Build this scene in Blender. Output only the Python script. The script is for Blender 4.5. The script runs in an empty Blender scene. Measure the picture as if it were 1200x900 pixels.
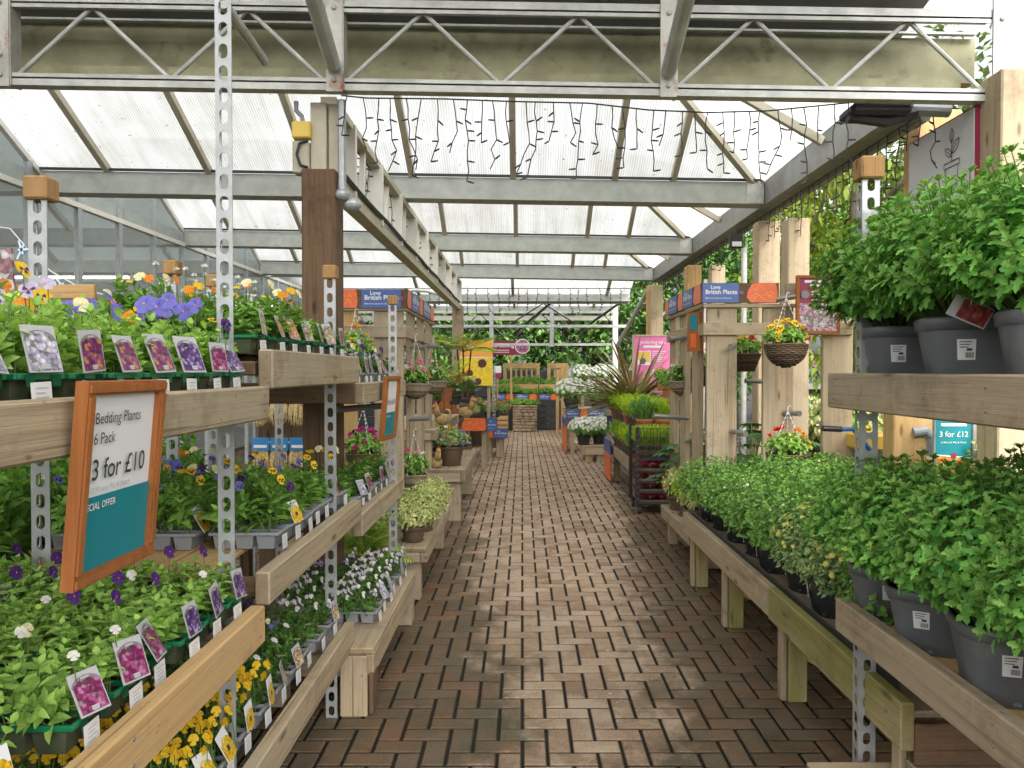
EXPOSURE = 2.27
import bpy, math, random
from mathutils import Vector, Matrix
R = random.Random(7)
C = bpy.context.scene.collection
PI = math.pi
# ---------------------------------------------------------------- photograph geometry
F, CX, CH = 890.0, 612.0, 1.52          # focal length in photo pixels, vanishing column, eye height
PITCH = math.radians(1.0)
cp, sp = math.cos(PITCH), math.sin(PITCH)
def ray(px, py):
    a, b = (px - CX) / F, -(py - 450) / F
    return Vector((a, cp + b * sp, -sp + b * cp))
def P(px, py, Y):
    d = ray(px, py); t = Y / d.y
    return Vector((d.x * t, Y, CH + d.z * t))
def PX(px, py, X):
    d = ray(px, py); t = X / d.x
    return Vector((X, d.y * t, CH + d.z * t))

# ---------------------------------------------------------------- materials
MATS = {}
def nodes(name):
    m = bpy.data.materials.new(name); m.use_nodes = True
    n, l = m.node_tree.nodes, m.node_tree.links
    return m, n, l, n['Principled BSDF']
def N(n, t, **kw):
    x = n.new('ShaderNode' + t)
    for k, v in kw.items():
        if k in x.inputs: x.inputs[k].default_value = v
        else: setattr(x, k, v)
    return x
def ramp(n, stops):
    r = n.new('ShaderNodeValToRGB'); e = r.color_ramp.elements
    while len(e) < len(stops): e.new(0.5)
    for el, (p, c) in zip(e, stops):
        el.position = p; el.color = (c[0], c[1], c[2], 1)
    return r
def mixc(n, l, fac, a, b, mode='MIX'):
    m = n.new('ShaderNodeMix'); m.data_type = 'RGBA'; m.blend_type = mode
    for sock, v in ((m.inputs[0], fac), (m.inputs[6], a), (m.inputs[7], b)):
        if hasattr(v, 'links'): l.new(v, sock)
        elif isinstance(v, (int, float)): sock.default_value = v
        else: sock.default_value = (v[0], v[1], v[2], 1)
    return m.outputs[2]
def math_(n, l, op, a, b=None, clamp=False):
    m = n.new('ShaderNodeMath'); m.operation = op; m.use_clamp = clamp
    for i, v in enumerate((a, b)):
        if v is None: continue
        if hasattr(v, 'links'): l.new(v, m.inputs[i])
        else: m.inputs[i].default_value = v
    return m.outputs[0]
def scl(c, k): return tuple(min(1, max(0, x * k)) for x in c)

def plain(name, col, rough=0.6, metal=0.0, var=0.15, scale=12.0, bump=0.0, transl=0.0, spec=0.5, dirt=None):
    """one colour with soft mottling"""
    if name in MATS: return MATS[name]
    m, n, l, b = nodes(name)
    tc = N(n, 'TexCoord'); oi = N(n, 'ObjectInfo')
    ns = N(n, 'TexNoise', Scale=scale, Detail=5.0, Roughness=0.6)
    ad = n.new('ShaderNodeVectorMath'); ad.operation = 'ADD'
    l.new(tc.outputs['Object'], ad.inputs[0]); l.new(oi.outputs['Random'], ad.inputs[1])
    l.new(ad.outputs[0], ns.inputs['Vector'])
    r = ramp(n, [(0.3, scl(col, 1 - var)), (0.7, scl(col, 1 + var))])
    l.new(ns.outputs['Fac'], r.inputs[0])
    c = r.outputs[0]
    if dirt:
        n2 = N(n, 'TexNoise', Scale=dirt[1], Detail=8.0, Roughness=0.7)
        l.new(ad.outputs[0], n2.inputs['Vector'])
        r2 = ramp(n, [(dirt[2], (0, 0, 0)), (dirt[2] + 0.12, (1, 1, 1))])
        l.new(n2.outputs['Fac'], r2.inputs[0])
        c = mixc(n, l, r2.outputs[0], c, dirt[0])
    l.new(c, b.inputs['Base Color'])
    b.inputs['Roughness'].default_value = rough; b.inputs['Metallic'].default_value = metal
    b.inputs['Specular IOR Level'].default_value = spec
    if bump:
        bp = N(n, 'Bump', Strength=bump, Distance=0.01)
        l.new(ns.outputs['Fac'], bp.inputs['Height']); l.new(bp.outputs[0], b.inputs['Normal'])
    if transl:
        tr = n.new('ShaderNodeBsdfTranslucent'); l.new(c, tr.inputs[0])
        mx = n.new('ShaderNodeMixShader'); mx.inputs[0].default_value = transl
        l.new(b.outputs[0], mx.inputs[1]); l.new(tr.outputs[0], mx.inputs[2])
        l.new(mx.outputs[0], n['Material Output'].inputs[0])
    MATS[name] = m
    return m

def leafm(name, dark, light, transl=0.27, rough=0.58):
    """leaf colour that changes from leaf to leaf"""
    if name in MATS: return MATS[name]
    m, n, l, b = nodes(name)
    g = N(n, 'NewGeometry'); oi = N(n, 'ObjectInfo')
    v = math_(n, l, 'ADD', math_(n, l, 'MULTIPLY', g.outputs['Random Per Island'], 0.8), math_(n, l, 'MULTIPLY', oi.outputs['Random'], 0.2))
    r = ramp(n, [(0.0, dark), (0.75, light), (0.955, scl(light, 1.3)), (0.985, (max(light[0] * 1.9, .3), max(light[1] * 1.2, .26), light[2] * .9))])
    l.new(v, r.inputs[0])
    l.new(r.outputs[0], b.inputs['Base Color'])
    b.inputs['Roughness'].default_value = rough
    b.inputs['Specular IOR Level'].default_value = 0.22
    tr = n.new('ShaderNodeBsdfTranslucent')
    l.new(mixc(n, l, 1.0, r.outputs[0], (1.25, 1.3, 0.7), 'MULTIPLY'), tr.inputs[0])
    mx = n.new('ShaderNodeMixShader'); mx.inputs[0].default_value = transl
    l.new(b.outputs[0], mx.inputs[1]); l.new(tr.outputs[0], mx.inputs[2])
    l.new(mx.outputs[0], n['Material Output'].inputs[0])
    MATS[name] = m
    return m

def wood(tint, axis):
    """sawn softwood, grain along axis 0/1/2"""
    key = 'wood_%s_%d' % (tint, axis)
    if key in MATS: return MATS[key]
    light, dark, grey, moss = {
        'pale':   ((0.47, 0.37, 0.24), (0.27, 0.20, 0.125), (0.36, 0.31, 0.23), 0.0),
        'grey':   ((0.42, 0.33, 0.225), (0.23, 0.17, 0.112), (0.34, 0.29, 0.215), 0.0),
        'mossy':  ((0.40, 0.345, 0.18), (0.24, 0.20, 0.09), (0.225, 0.215, 0.06), 0.85),
        'new':    ((0.62, 0.40, 0.18), (0.45, 0.26, 0.10), (0.55, 0.38, 0.20), 0.0),
        'cream':  ((0.60, 0.475, 0.315), (0.44, 0.33, 0.205), (0.50, 0.42, 0.30), 0.0),
        'brown':  ((0.17, 0.105, 0.06), (0.075, 0.045, 0.027), (0.13, 0.09, 0.06), 0.0),
        'cap':    ((0.44, 0.255, 0.11), (0.28, 0.15, 0.06), (0.38, 0.24, 0.12), 0.0),
        'red':    ((0.40, 0.145, 0.042), (0.28, 0.09, 0.025), (0.34, 0.125, 0.04), 0.0),
    }[tint]
    m, n, l, b = nodes(key)
    tc = N(n, 'TexCoord'); oi = N(n, 'ObjectInfo')
    ad = n.new('ShaderNodeVectorMath'); ad.operation = 'ADD'
    rv = n.new('ShaderNodeVectorMath'); rv.operation = 'SCALE'; rv.inputs[0].default_value = (7, 13, 5)
    l.new(oi.outputs['Random'], rv.inputs['Scale'])
    l.new(tc.outputs['Object'], ad.inputs[0]); l.new(rv.outputs[0], ad.inputs[1])
    def mapped(sa, sc):
        mp = n.new('ShaderNodeMapping'); s = [sc] * 3; s[axis] = sa
        mp.inputs['Scale'].default_value = s
        l.new(ad.outputs[0], mp.inputs['Vector']); return mp.outputs[0]
    g1 = N(n, 'TexNoise', Scale=1.0, Detail=6.0, Roughness=0.65, Distortion=0.6); l.new(mapped(1.3, 38), g1.inputs['Vector'])
    g2 = N(n, 'TexNoise', Scale=1.0, Detail=4.0, Roughness=0.7); l.new(mapped(4, 220), g2.inputs['Vector'])
    g3 = N(n, 'TexNoise', Scale=1.0, Detail=6.0, Roughness=0.6); l.new(mapped(1.5, 5), g3.inputs['Vector'])
    r1 = ramp(n, [(0.28, dark), (0.5, light), (0.75, scl(light, 1.12))]); l.new(g1.outputs['Fac'], r1.inputs[0])
    r2 = ramp(n, [(0.35, (0.72, 0.72, 0.72)), (0.6, (1, 1, 1))]); l.new(g2.outputs['Fac'], r2.inputs[0])
    c = mixc(n, l, 0.7, r1.outputs[0], r2.outputs[0], 'MULTIPLY')
    r3 = ramp(n, [(0.40, (0, 0, 0)), (0.60, (1, 1, 1))]); l.new(g3.outputs['Fac'], r3.inputs[0])
    c = mixc(n, l, math_(n, l, 'MULTIPLY', r3.outputs[0], max(0.55, moss)), c, grey)
    # knots
    vo = N(n, 'TexVoronoi', Scale=1.0); vo.distance = 'EUCLIDEAN'; l.new(mapped(2.6, 9), vo.inputs['Vector'])
    r4 = ramp(n, [(0.05, (1, 1, 1)), (0.14, (0, 0, 0))]); l.new(vo.outputs['Distance'], r4.inputs[0])
    c = mixc(n, l, math_(n, l, 'MULTIPLY', r4.outputs[0], 0.85), c, scl(dark, 0.45))
    # stains
    g5 = N(n, 'TexNoise', Scale=3.1, Detail=9.0, Roughness=0.75); l.new(ad.outputs[0], g5.inputs['Vector'])
    r5 = ramp(n, [(0.52, (0, 0, 0)), (0.70, (1, 1, 1))]); l.new(g5.outputs['Fac'], r5.inputs[0])
    c = mixc(n, l, math_(n, l, 'MULTIPLY', r5.outputs[0], 0.65), c, scl(dark, 0.55))
    g6 = N(n, 'TexNoise', Scale=1.0, Detail=2.0); l.new(mapped(26, 60), g6.inputs['Vector'])
    r6 = ramp(n, [(0.70, (0, 0, 0)), (0.76, (1, 1, 1))]); l.new(g6.outputs['Fac'], r6.inputs[0])
    c = mixc(n, l, math_(n, l, 'MULTIPLY', r6.outputs[0], 0.6), c, scl(dark, 0.35))
    # drying cracks along the grain, darker end grain
    g7 = N(n, 'TexNoise', Scale=1.0, Detail=1.0); l.new(mapped(1.1, 95), g7.inputs['Vector'])
    r7 = ramp(n, [(0.685, (0, 0, 0)), (0.72, (1, 1, 1))]); l.new(g7.outputs['Fac'], r7.inputs[0])
    c = mixc(n, l, math_(n, l, 'MULTIPLY', r7.outputs[0], 0.6), c, scl(dark, 0.4))
    sn = n.new('ShaderNodeSeparateXYZ'); l.new(tc.outputs['Normal'], sn.inputs[0])
    eg = math_(n, l, 'GREATER_THAN', math_(n, l, 'ABSOLUTE', sn.outputs[axis]), 0.8)
    c = mixc(n, l, math_(n, l, 'MULTIPLY', eg, 0.55), c, scl(dark, 0.75))
    l.new(c, b.inputs['Base Color'])
    b.inputs['Roughness'].default_value = 0.78; b.inputs['Specular IOR Level'].default_value = 0.25
    bp = N(n, 'Bump', Strength=0.35, Distance=0.004)
    l.new(math_(n, l, 'ADD', g1.outputs['Fac'], g2.outputs['Fac']), bp.inputs['Height']); l.new(bp.outputs[0], b.inputs['Normal'])
    MATS[key] = m
    return m

def picture(name, cols, scale=60.0, blend=None):
    """a printed photograph of flowers: small patches of several inks"""
    if name in MATS: return MATS[name]
    m, n, l, b = nodes(name)
    tc = N(n, 'TexCoord')
    vo = N(n, 'TexVoronoi', Scale=scale); l.new(tc.outputs['Object'], vo.inputs['Vector'])
    sep = n.new('ShaderNodeSeparateColor'); l.new(vo.outputs['Color'], sep.inputs[0])
    r = ramp(n, [((i + 0.5) / len(cols), c) for i, c in enumerate(cols)]); r.color_ramp.interpolation = 'CONSTANT'
    r.color_ramp.elements[0].position = 0
    l.new(sep.outputs[0], r.inputs[0])
    rd = ramp(n, [(0.2, (1, 1, 1)), (0.75, (0.35, 0.35, 0.35))]); l.new(vo.outputs['Distance'], rd.inputs[0])
    c = mixc(n, l, 0.6, r.outputs[0], rd.outputs[0], 'MULTIPLY')
    l.new(c, b.inputs['Base Color']); b.inputs['Roughness'].default_value = 0.35
    MATS[name] = m
    return m

def emit(name, col, s):
    m, n, l, b = nodes(name)
    b.inputs['Emission Color'].default_value = (*col, 1); b.inputs['Emission Strength'].default_value = s
    b.inputs['Base Color'].default_value = (*col, 1)
    return m

M = dict(
    galv=plain('galvanised_steel', (0.52, 0.53, 0.51), 0.5, 0.15, 0.22, 9, 0.05, dirt=((0.36, 0.21, 0.11), 4.0, 0.66)),
    galvrust=plain('galvanised_rusty', (0.50, 0.49, 0.46), 0.5, 0.2, 0.2, 9, 0.05, dirt=((0.27, 0.10, 0.04), 5.0, 0.56)),
    slot=plain('slotted_steel', (0.42, 0.44, 0.46), 0.42, 0.45, 0.16, 20, 0.03, dirt=((0.30, 0.20, 0.14), 9.0, 0.66)),
    beam=plain('gutter_steel', (0.43, 0.455, 0.43), 0.6, 0.1, 0.16, 7, 0.03, dirt=((0.62, 0.63, 0.6), 22.0, 0.62)),
    eave=plain('eave_steel', (0.30, 0.31, 0.30), 0.55, 0.1, 0.2, 6, 0.03),
    olive=plain('olive_gutter', (0.34, 0.33, 0.205), 0.7, 0.0, 0.25, 5, 0.03, dirt=((0.22, 0.20, 0.12), 6.0, 0.56)),
    darkroof=plain('dark_roof_sheet', (0.15, 0.155, 0.155), 0.6, 0.0, 0.25, 3),
    raft=plain('cream_rafter', (0.50, 0.46, 0.36), 0.6, 0.0, 0.1, 6),
    white=plain('white_paint', (0.78, 0.76, 0.70), 0.5, 0, 0.06, 8, dirt=((0.6, 0.57, 0.48), 6, 0.6)),
    paper=plain('white_paper', (0.80, 0.81, 0.82), 0.4, 0, 0.02, 5),
    grayink=plain('grey_ink', (0.23, 0.23, 0.24), 0.5, 0, 0.02, 5),
    cardgray=plain('card_grey', (0.50, 0.50, 0.52), 0.4, 0, 0.05, 40),
    black=plain('black_plastic', (0.022, 0.022, 0.025), 0.45, 0, 0.1, 10),
    ink=plain('black_ink', (0.03, 0.035, 0.045), 0.5, 0, 0.0, 10),
    wire=plain('dark_wire', (0.025, 0.026, 0.03), 0.5, 0, 0.1, 10),
    potgrey=plain('grey_pot', (0.125, 0.14, 0.155), 0.42, 0, 0.12, 7, 0.02, dirt=((0.20, 0.185, 0.16), 6.0, 0.57)),
    potdark=plain('dark_pot', (0.04, 0.042, 0.046), 0.42, 0, 0.12, 7),
    potbrown=plain('brown_pot', (0.11, 0.075, 0.05), 0.5, 0, 0.15, 9),
    terra=plain('terracotta', (0.42, 0.15, 0.07), 0.7, 0, 0.15, 12),
    soil=plain('soil', (0.035, 0.025, 0.018), 0.95, 0, 0.4, 40, 0.6),
    traygrey=plain('grey_tray', (0.27, 0.285, 0.31), 0.42, 0, 0.08, 10, dirt=((0.18, 0.17, 0.15), 16, 0.6)),
    traygreen=plain('green_tray', (0.012, 0.20, 0.085), 0.3, 0, 0.12, 10, transl=0.15),
    traycell=plain('clear_cells', (0.07, 0.085, 0.05), 0.25, 0, 0.35, 18),
    chain=plain('pale_chain', (0.62, 0.61, 0.58), 0.5, 0.1, 0.1, 10),
    pipe=plain('grey_pipe', (0.27, 0.29, 0.31), 0.4, 0, 0.05, 6),
    peg=plain('steel_peg', (0.28, 0.28, 0.27), 0.4, 0.5, 0.1, 12),
    blue=plain('sign_blue', (0.055, 0.115, 0.36), 0.4, 0, 0.03, 4),
    orange=plain('sign_orange', (0.78, 0.15, 0.04), 0.4, 0, 0.12, 30),
    teal=plain('sign_teal', (0.008, 0.235, 0.28), 0.3, 0, 0.03, 4),
    pink=plain('sign_pink', (0.80, 0.20, 0.46), 0.4, 0, 0.04, 4),
    maroon=plain('sign_maroon', (0.30, 0.022, 0.07), 0.4, 0, 0.04, 4),
    yellow=plain('sign_yellow', (0.92, 0.66, 0.03), 0.4, 0, 0.12, 14),
    amber=plain('sign_amber', (0.86, 0.42, 0.05), 0.4, 0, 0.04, 4),
    fence=plain('dark_fence', (0.035, 0.038, 0.042), 0.6, 0, 0.2, 5),
    slate=plain('grey_board', (0.13, 0.14, 0.15), 0.6, 0, 0.15, 8),
    bluetube=plain('blue_tube', (0.03, 0.16, 0.48), 0.35, 0, 0.05, 8),
    yellowp=plain('yellow_plastic', (0.75, 0.52, 0.10), 0.4, 0, 0.05, 8),
    hen_tan=plain('hen_tan', (0.42, 0.30, 0.13), 0.8, 0, 0.35, 30, 0.3),
    hen_dark=plain('hen_brown', (0.09, 0.03, 0.02), 0.6, 0, 0.2, 30),
    red=plain('red_paint', (0.55, 0.03, 0.03), 0.45, 0, 0.1, 10),
    stem=plain('green_stem', (0.10, 0.17, 0.04), 0.6, 0, 0.2, 10),
    bark=plain('bark', (0.13, 0.105, 0.08), 0.9, 0, 0.35, 14, 0.6),
    straw=plain('straw', (0.62, 0.47, 0.22), 0.85, 0, 0.4, 60, 0.5),
    skyblue=plain('label_blue', (0.02, 0.22, 0.52), 0.4, 0, 0.1, 12),
    stone=plain('dry_stone', (0.30, 0.22, 0.15), 0.85, 0, 0.45, 9, 0.5),
    shopwall=plain('shop_wall', (0.17, 0.18, 0.18), 0.7, 0, 0.35, 1.5),
    green=plain('exit_green', (0.02, 0.32, 0.14), 0.4, 0, 0.02, 5),
)
def wicker_mat(name, col):
    m, n, l, b = nodes(name)
    g = N(n, 'NewGeometry')
    r = ramp(n, [(0, scl(col, 0.55)), (1, scl(col, 1.5))]); l.new(g.outputs['Random Per Island'], r.inputs[0])
    l.new(r.outputs[0], b.inputs['Base Color']); b.inputs['Roughness'].default_value = 0.75
    return m
M['wicker'] = wicker_mat('brown_wicker', (0.105, 0.065, 0.04))
M['wickerpale'] = wicker_mat('pale_wicker', (0.24, 0.19, 0.13))
L = dict(
    bed=leafm('bedding_leaf', (0.091, 0.212, 0.038), (0.258, 0.469, 0.091)),
    bedlight=leafm('pale_bedding_leaf', (0.173, 0.316, 0.058), (0.388, 0.602, 0.144)),
    beddark=leafm('dark_bedding_leaf', (0.039, 0.111, 0.026), (0.130, 0.260, 0.058)),
    mum=leafm('mum_leaf', (0.083, 0.276, 0.060), (0.252, 0.563, 0.118)),
    mumtip=leafm('mum_tip_leaf', (0.119, 0.269, 0.051), (0.219, 0.399, 0.088)),
    small=leafm('small_mum_leaf', (0.075, 0.184, 0.045), (0.220, 0.411, 0.102)),
    greyleaf=leafm('greyish_leaf', (0.135, 0.220, 0.094), (0.338, 0.473, 0.203)),
    heath=leafm('heather_lime', (0.20, 0.33, 0.02), (0.46, 0.62, 0.06)),
    varieg=leafm('variegated_leaf', (0.25, 0.34, 0.10), (0.60, 0.62, 0.30)),
    fern=leafm('fern_frond', (0.22, 0.36, 0.03), (0.42, 0.56, 0.08)),
    fatsia=leafm('fatsia_leaf', (0.036, 0.120, 0.036), (0.120, 0.264, 0.072)),
    strap=leafm('bronze_strap', (0.13, 0.05, 0.035), (0.33, 0.23, 0.13), 0.15),
    straw=leafm('straw_strap', (0.30, 0.27, 0.13), (0.50, 0.45, 0.25), 0.15),
    tree=leafm('evergreen_leaf', (0.043, 0.116, 0.027), (0.163, 0.309, 0.077), 0.2, 0.4),
    tree2=leafm('yellow_green_leaf', (0.072, 0.122, 0.014), (0.238, 0.302, 0.043), 0.35, 0.5),
    tree3=leafm('grey_green_leaf', (0.060, 0.102, 0.042), (0.204, 0.264, 0.120), 0.25, 0.5),
)
PET = {}
def petal(col):
    k = 'petal_' + col
    if k in PET: return PET[k]
    c = dict(purple=(0.09, 0.015, 0.20), violet=(0.19, 0.17, 0.62), lilac=(0.62, 0.52, 0.74), white=(0.85, 0.84, 0.80), yellow=(0.88, 0.60, 0.02),
             orange=(0.86, 0.27, 0.01), cream=(0.86, 0.80, 0.50), pink=(0.78, 0.16, 0.38), red=(0.70, 0.02, 0.02), magenta=(0.55, 0.02, 0.25),
             dark=(0.012, 0.008, 0.018), rose=(0.70, 0.10, 0.22), gold=(0.85, 0.5, 0.01), lemon=(0.85, 0.78, 0.22))[col]
    PET[k] = plain(k, c, 0.55, 0, 0.12, 60, 0, 0.3)
    return PET[k]

# ---------------------------------------------------------------- mesh building
class MB:
    def __init__(s): s.v = []; s.f = []; s.m = []
    def add(s, vs, fs, mi=0):
        o = len(s.v); s.v += [tuple(x) for x in vs]
        for f in fs: s.f.append(tuple(i + o for i in f)); s.m.append(mi)
    def box(s, lo, hi, c=0.004, mi=0):
        """axis aligned box with chamfered edges"""
        lo = list(lo); hi = list(hi)
        for k in range(3):
            if lo[k] > hi[k]: lo[k], hi[k] = hi[k], lo[k]
        d = min(hi[k] - lo[k] for k in range(3)); c = min(c, d * 0.35)
        vs = []; idx = {}
        for a in range(3):
            for sx in (0, 1):
                for sy in (0, 1):
                    for sz in (0, 1):
                        sg = (sx, sy, sz)
                        p = [(hi[k] if sg[k] else lo[k]) for k in range(3)]
                        for k in range(3):
                            if k != a: p[k] += -c if sg[k] else c
                        idx[(a, sg)] = len(vs); vs.append(p)
        fs = []
        for a in range(3):
            b_, c_ = (a + 1) % 3, (a + 2) % 3
            for sgn in (0, 1):
                q = []
                for (u, w) in ((0, 0), (1, 0), (1, 1), (0, 1)):
                    sg = [0, 0, 0]; sg[a] = sgn; sg[b_] = u; sg[c_] = w
                    q.append(idx[(a, tuple(sg))])
                fs.append(q if sgn else q[::-1])
            # edge strips running along axis a
            for u in (0, 1):
                for w in (0, 1):
                    s0 = [0, 0, 0]; s1 = [0, 0, 0]; s1[a] = 1
                    for t in (s0, s1): t[b_] = u; t[c_] = w
                    s0 = tuple(s0); s1 = tuple(s1)
                    q = [idx[(b_, s0)], idx[(b_, s1)], idx[(c_, s1)], idx[(c_, s0)]]
                    fs.append(q if (u == w) else q[::-1])
        for sx in (0, 1):
            for sy in (0, 1):
                for sz in (0, 1):
                    sg = (sx, sy, sz); q = [idx[(0, sg)], idx[(1, sg)], idx[(2, sg)]]
                    fs.append(q if (sx + sy + sz) % 2 else q[::-1])
        s.add(vs, fs, mi)
    def bar(s, a, b, w, h, mi=0, up=(0, 0, 1), c=0.0):
        """rectangular bar from a to b, w across, h in the up direction"""
        a = Vector(a); b = Vector(b); d = (b - a).normalized(); u = Vector(up)
        x = d.cross(u)
        if x.length < 1e-4: x = d.cross(Vector((1, 0, 0)))
        x.normalize(); u = x.cross(d).normalized()
        vs = []
        for p in (a, b):
            for (i, j) in ((-1, -1), (1, -1), (1, 1), (-1, 1)):
                vs.append(p + x * (i * w / 2) + u * (j * h / 2))
        s.add(vs, [(3, 2, 1, 0), (4, 5, 6, 7), (0, 1, 5, 4), (1, 2, 6, 5), (2, 3, 7, 6), (3, 0, 4, 7)], mi)
    def tube(s, pts, r, n=8, mi=0, cap=True):
        pts = [Vector(p) for p in pts]; rs = r if isinstance(r, (list, tuple)) else [r] * len(pts)
        vs = []; fs = []; ref = None
        for i, p in enumerate(pts):
            d = (pts[min(i + 1, len(pts) - 1)] - pts[max(i - 1, 0)])
            d = d.normalized() if d.length > 1e-9 else Vector((0, 0, 1))
            if ref is None: ref = Vector((0, 0, 1)) if abs(d.z) < 0.9 else Vector((1, 0, 0))
            x = d.cross(ref)
            if x.length < 1e-4: x = d.cross(Vector((0, 1, 0.3)))
            x.normalize(); y = x.cross(d).normalized(); ref = y
            for k in range(n):
                a = 2 * PI * k / n
                vs.append(p + x * (math.cos(a) * rs[i]) + y * (math.sin(a) * rs[i]))
        for i in range(len(pts) - 1):
            for k in range(n):
                k2 = (k + 1) % n
                fs.append((i * n + k, i * n + k2, (i + 1) * n + k2, (i + 1) * n + k))
        if cap:
            fs.append(tuple(range(n))[::-1]); fs.append(tuple(range((len(pts) - 1) * n, len(pts) * n)))
        s.add(vs, fs, mi)
    def lathe(s, prof, n=24, at=(0, 0, 0), mi=0, close=False):
        vs = []; fs = []
        for (r, z) in prof:
            for k in range(n):
                a = 2 * PI * k / n; vs.append((at[0] + r * math.cos(a), at[1] + r * math.sin(a), at[2] + z))
        for i in range(len(prof) - 1):
            for k in range(n):
                k2 = (k + 1) % n
                fs.append((i * n + k, i * n + k2, (i + 1) * n + k2, (i + 1) * n + k))
        if close: fs.append(tuple(range((len(prof) - 1) * n, len(prof) * n)))
        s.add(vs, fs, mi)
    def ell(s, c, r, nu=12, nv=8, mi=0, rot=None):
        vs = []; fs = []
        for j in range(nv + 1):
            t = PI * j / nv
            for k in range(nu):
                a = 2 * PI * k / nu
                p = Vector((r[0] * math.sin(t) * math.cos(a), r[1] * math.sin(t) * math.sin(a), -r[2] * math.cos(t)))
                if rot: p = rot @ p
                vs.append(Vector(c) + p)
        for j in range(nv):
            for k in range(nu):
                k2 = (k + 1) % nu
                fs.append((j * nu + k, j * nu + k2, (j + 1) * nu + k2, (j + 1) * nu + k))
        s.add(vs, fs, mi)
    def build(s, name, mats, parent=None, at=None, smooth=False):
        """link as one mesh; 'at' = world position of the parent (vertices are given in world space)"""
        me = bpy.data.meshes.new(name)
        vs = s.v
        if at is not None: vs = [(x - at[0], y - at[1], z - at[2]) for (x, y, z) in vs]
        me.from_pydata(vs, [], s.f)
        if not isinstance(mats, (list, tuple)): mats = [mats]
        for m in mats: me.materials.append(m)
        if len(mats) > 1: me.polygons.foreach_set('material_index', s.m)
        if smooth: me.polygons.foreach_set('use_smooth', [True] * len(me.polygons))
        me.update()
        return obj(name, me, parent)
def obj(name, me, parent=None):
    o = bpy.data.objects.new(name, me); C.objects.link(o)
    if parent is not None: o.parent = parent
    return o
def thing(name, label, cat, loc=(0, 0, 0), rz=0.0, group=None):
    o = bpy.data.objects.new(name, None); C.objects.link(o)
    o.location = loc; o.rotation_euler = (0, 0, rz); o.empty_display_size = 0.1
    return tag(o, label, cat, group)
def tag(o, label=None, cat=None, group=None, kind=None):
    if label: o['label'] = label
    if cat: o['category'] = cat
    if group: o['group'] = group
    if kind: o['kind'] = kind
    return o
KIDS = {}
def copy_tree(o, parent=None):
    c = o.copy(); C.objects.link(c)
    if parent is not None: c.parent = parent
    for ch in o.children: copy_tree(ch, c)
    return c

class Fr:
    """a flat board's frame: origin, right, up, normal"""
    def __init__(s, o, u, v):
        s.o = Vector(o); s.u = Vector(u).normalized(); s.n = s.u.cross(Vector(v)).normalized(); s.v = s.n.cross(s.u)
    def p(s, a, b, c=0): return s.o + s.u * a + s.v * b + s.n * c
    def slab(s, mb, a0, b0, a1, b1, c0, c1, mi=0, ch=0.0):
        vs = [s.p(a, b, c) for c in (c0, c1) for (a, b) in ((a0, b0), (a1, b0), (a1, b1), (a0, b1))]
        mb.add(vs, [(3, 2, 1, 0), (4, 5, 6, 7), (0, 1, 5, 4), (1, 2, 6, 5), (2, 3, 7, 6), (3, 0, 4, 7)], mi)
    def poly(s, mb, pts, c, mi=0):
        mb.add([s.p(a, b, c) for a, b in pts], [tuple(range(len(pts)))], mi)
    def disc(s, mb, a, b, r, c, mi=0, n=20, ry=None):
        s.poly(mb, [(a + r * math.cos(2 * PI * k / n), b + (ry or r) * math.sin(2 * PI * k / n)) for k in range(n)], c, mi)
    def line(s, mb, pts, w, c, mi=0):
        for (x0, y0), (x1, y1) in zip(pts, pts[1:]):
            dx, dy = x1 - x0, y1 - y0; q = math.hypot(dx, dy) or 1; nx, ny = -dy / q * w / 2, dx / q * w / 2
            s.poly(mb, [(x0 + nx, y0 + ny), (x0 - nx, y0 - ny), (x1 - nx, y1 - ny), (x1 + nx, y1 + ny)], c, mi)
    def text(s, mb, body, a, b, size, c, mi=0, bold=0.0, align='LEFT', sx=1.0):
        for vs, fs in [text_mesh(body, bold, align)]:
            mb.add([s.p(a + x * size * sx, b + y * size, c) for x, y in vs], fs, mi)
TXT = {}
def text_mesh(body, bold=0.0, align='LEFT'):
    k = (body, bold, align)
    if k in TXT: return TXT[k]
    cu = bpy.data.curves.new('letters', 'FONT'); cu.body = body; cu.size = 1.0; cu.offset = bold; cu.align_x = align
    cu.resolution_u = 4
    o = bpy.data.objects.new('letters', cu)
    me = o.to_mesh()
    TXT[k] = ([(v.co.x, v.co.y) for v in me.vertices], [tuple(p.vertices) for p in me.polygons])
    o.to_mesh_clear(); bpy.data.objects.remove(o); bpy.data.curves.remove(cu)
    return TXT[k]
ORD = 'first second third fourth fifth sixth seventh eighth ninth tenth eleventh twelfth thirteenth fourteenth'.split()
# ---------------------------------------------------------------- camera, light, sky
scn = bpy.context.scene
cam = bpy.data.cameras.new('camera'); cam_o = bpy.data.objects.new('camera', cam); C.objects.link(cam_o)
cam_o.location = (0, 0, CH); cam_o.rotation_euler = (PI / 2 - PITCH, 0, 0)
cam.sensor_width = 36; cam.lens = 36 * F / 1200; cam.shift_x = (600 - CX) / 1200
cam.clip_start = 0.05; cam.clip_end = 600
scn.camera = cam_o
w = bpy.data.worlds.new('World'); scn.world = w; w.use_nodes = True
wn, wl = w.node_tree.nodes, w.node_tree.links
sky = wn.new('ShaderNodeTexSky'); sky.sky_type = 'NISHITA'; sky.sun_disc = False
SUN_EL, SUN_AZ = math.radians(44), math.radians(170)
sky.sun_elevation = SUN_EL; sky.sun_rotation = SUN_AZ; sky.dust_density = 4.0; sky.ozone_density = 0.6; sky.air_density = 1.0
hs = wn.new('ShaderNodeHueSaturation'); hs.inputs['Saturation'].default_value = 0.22
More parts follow.
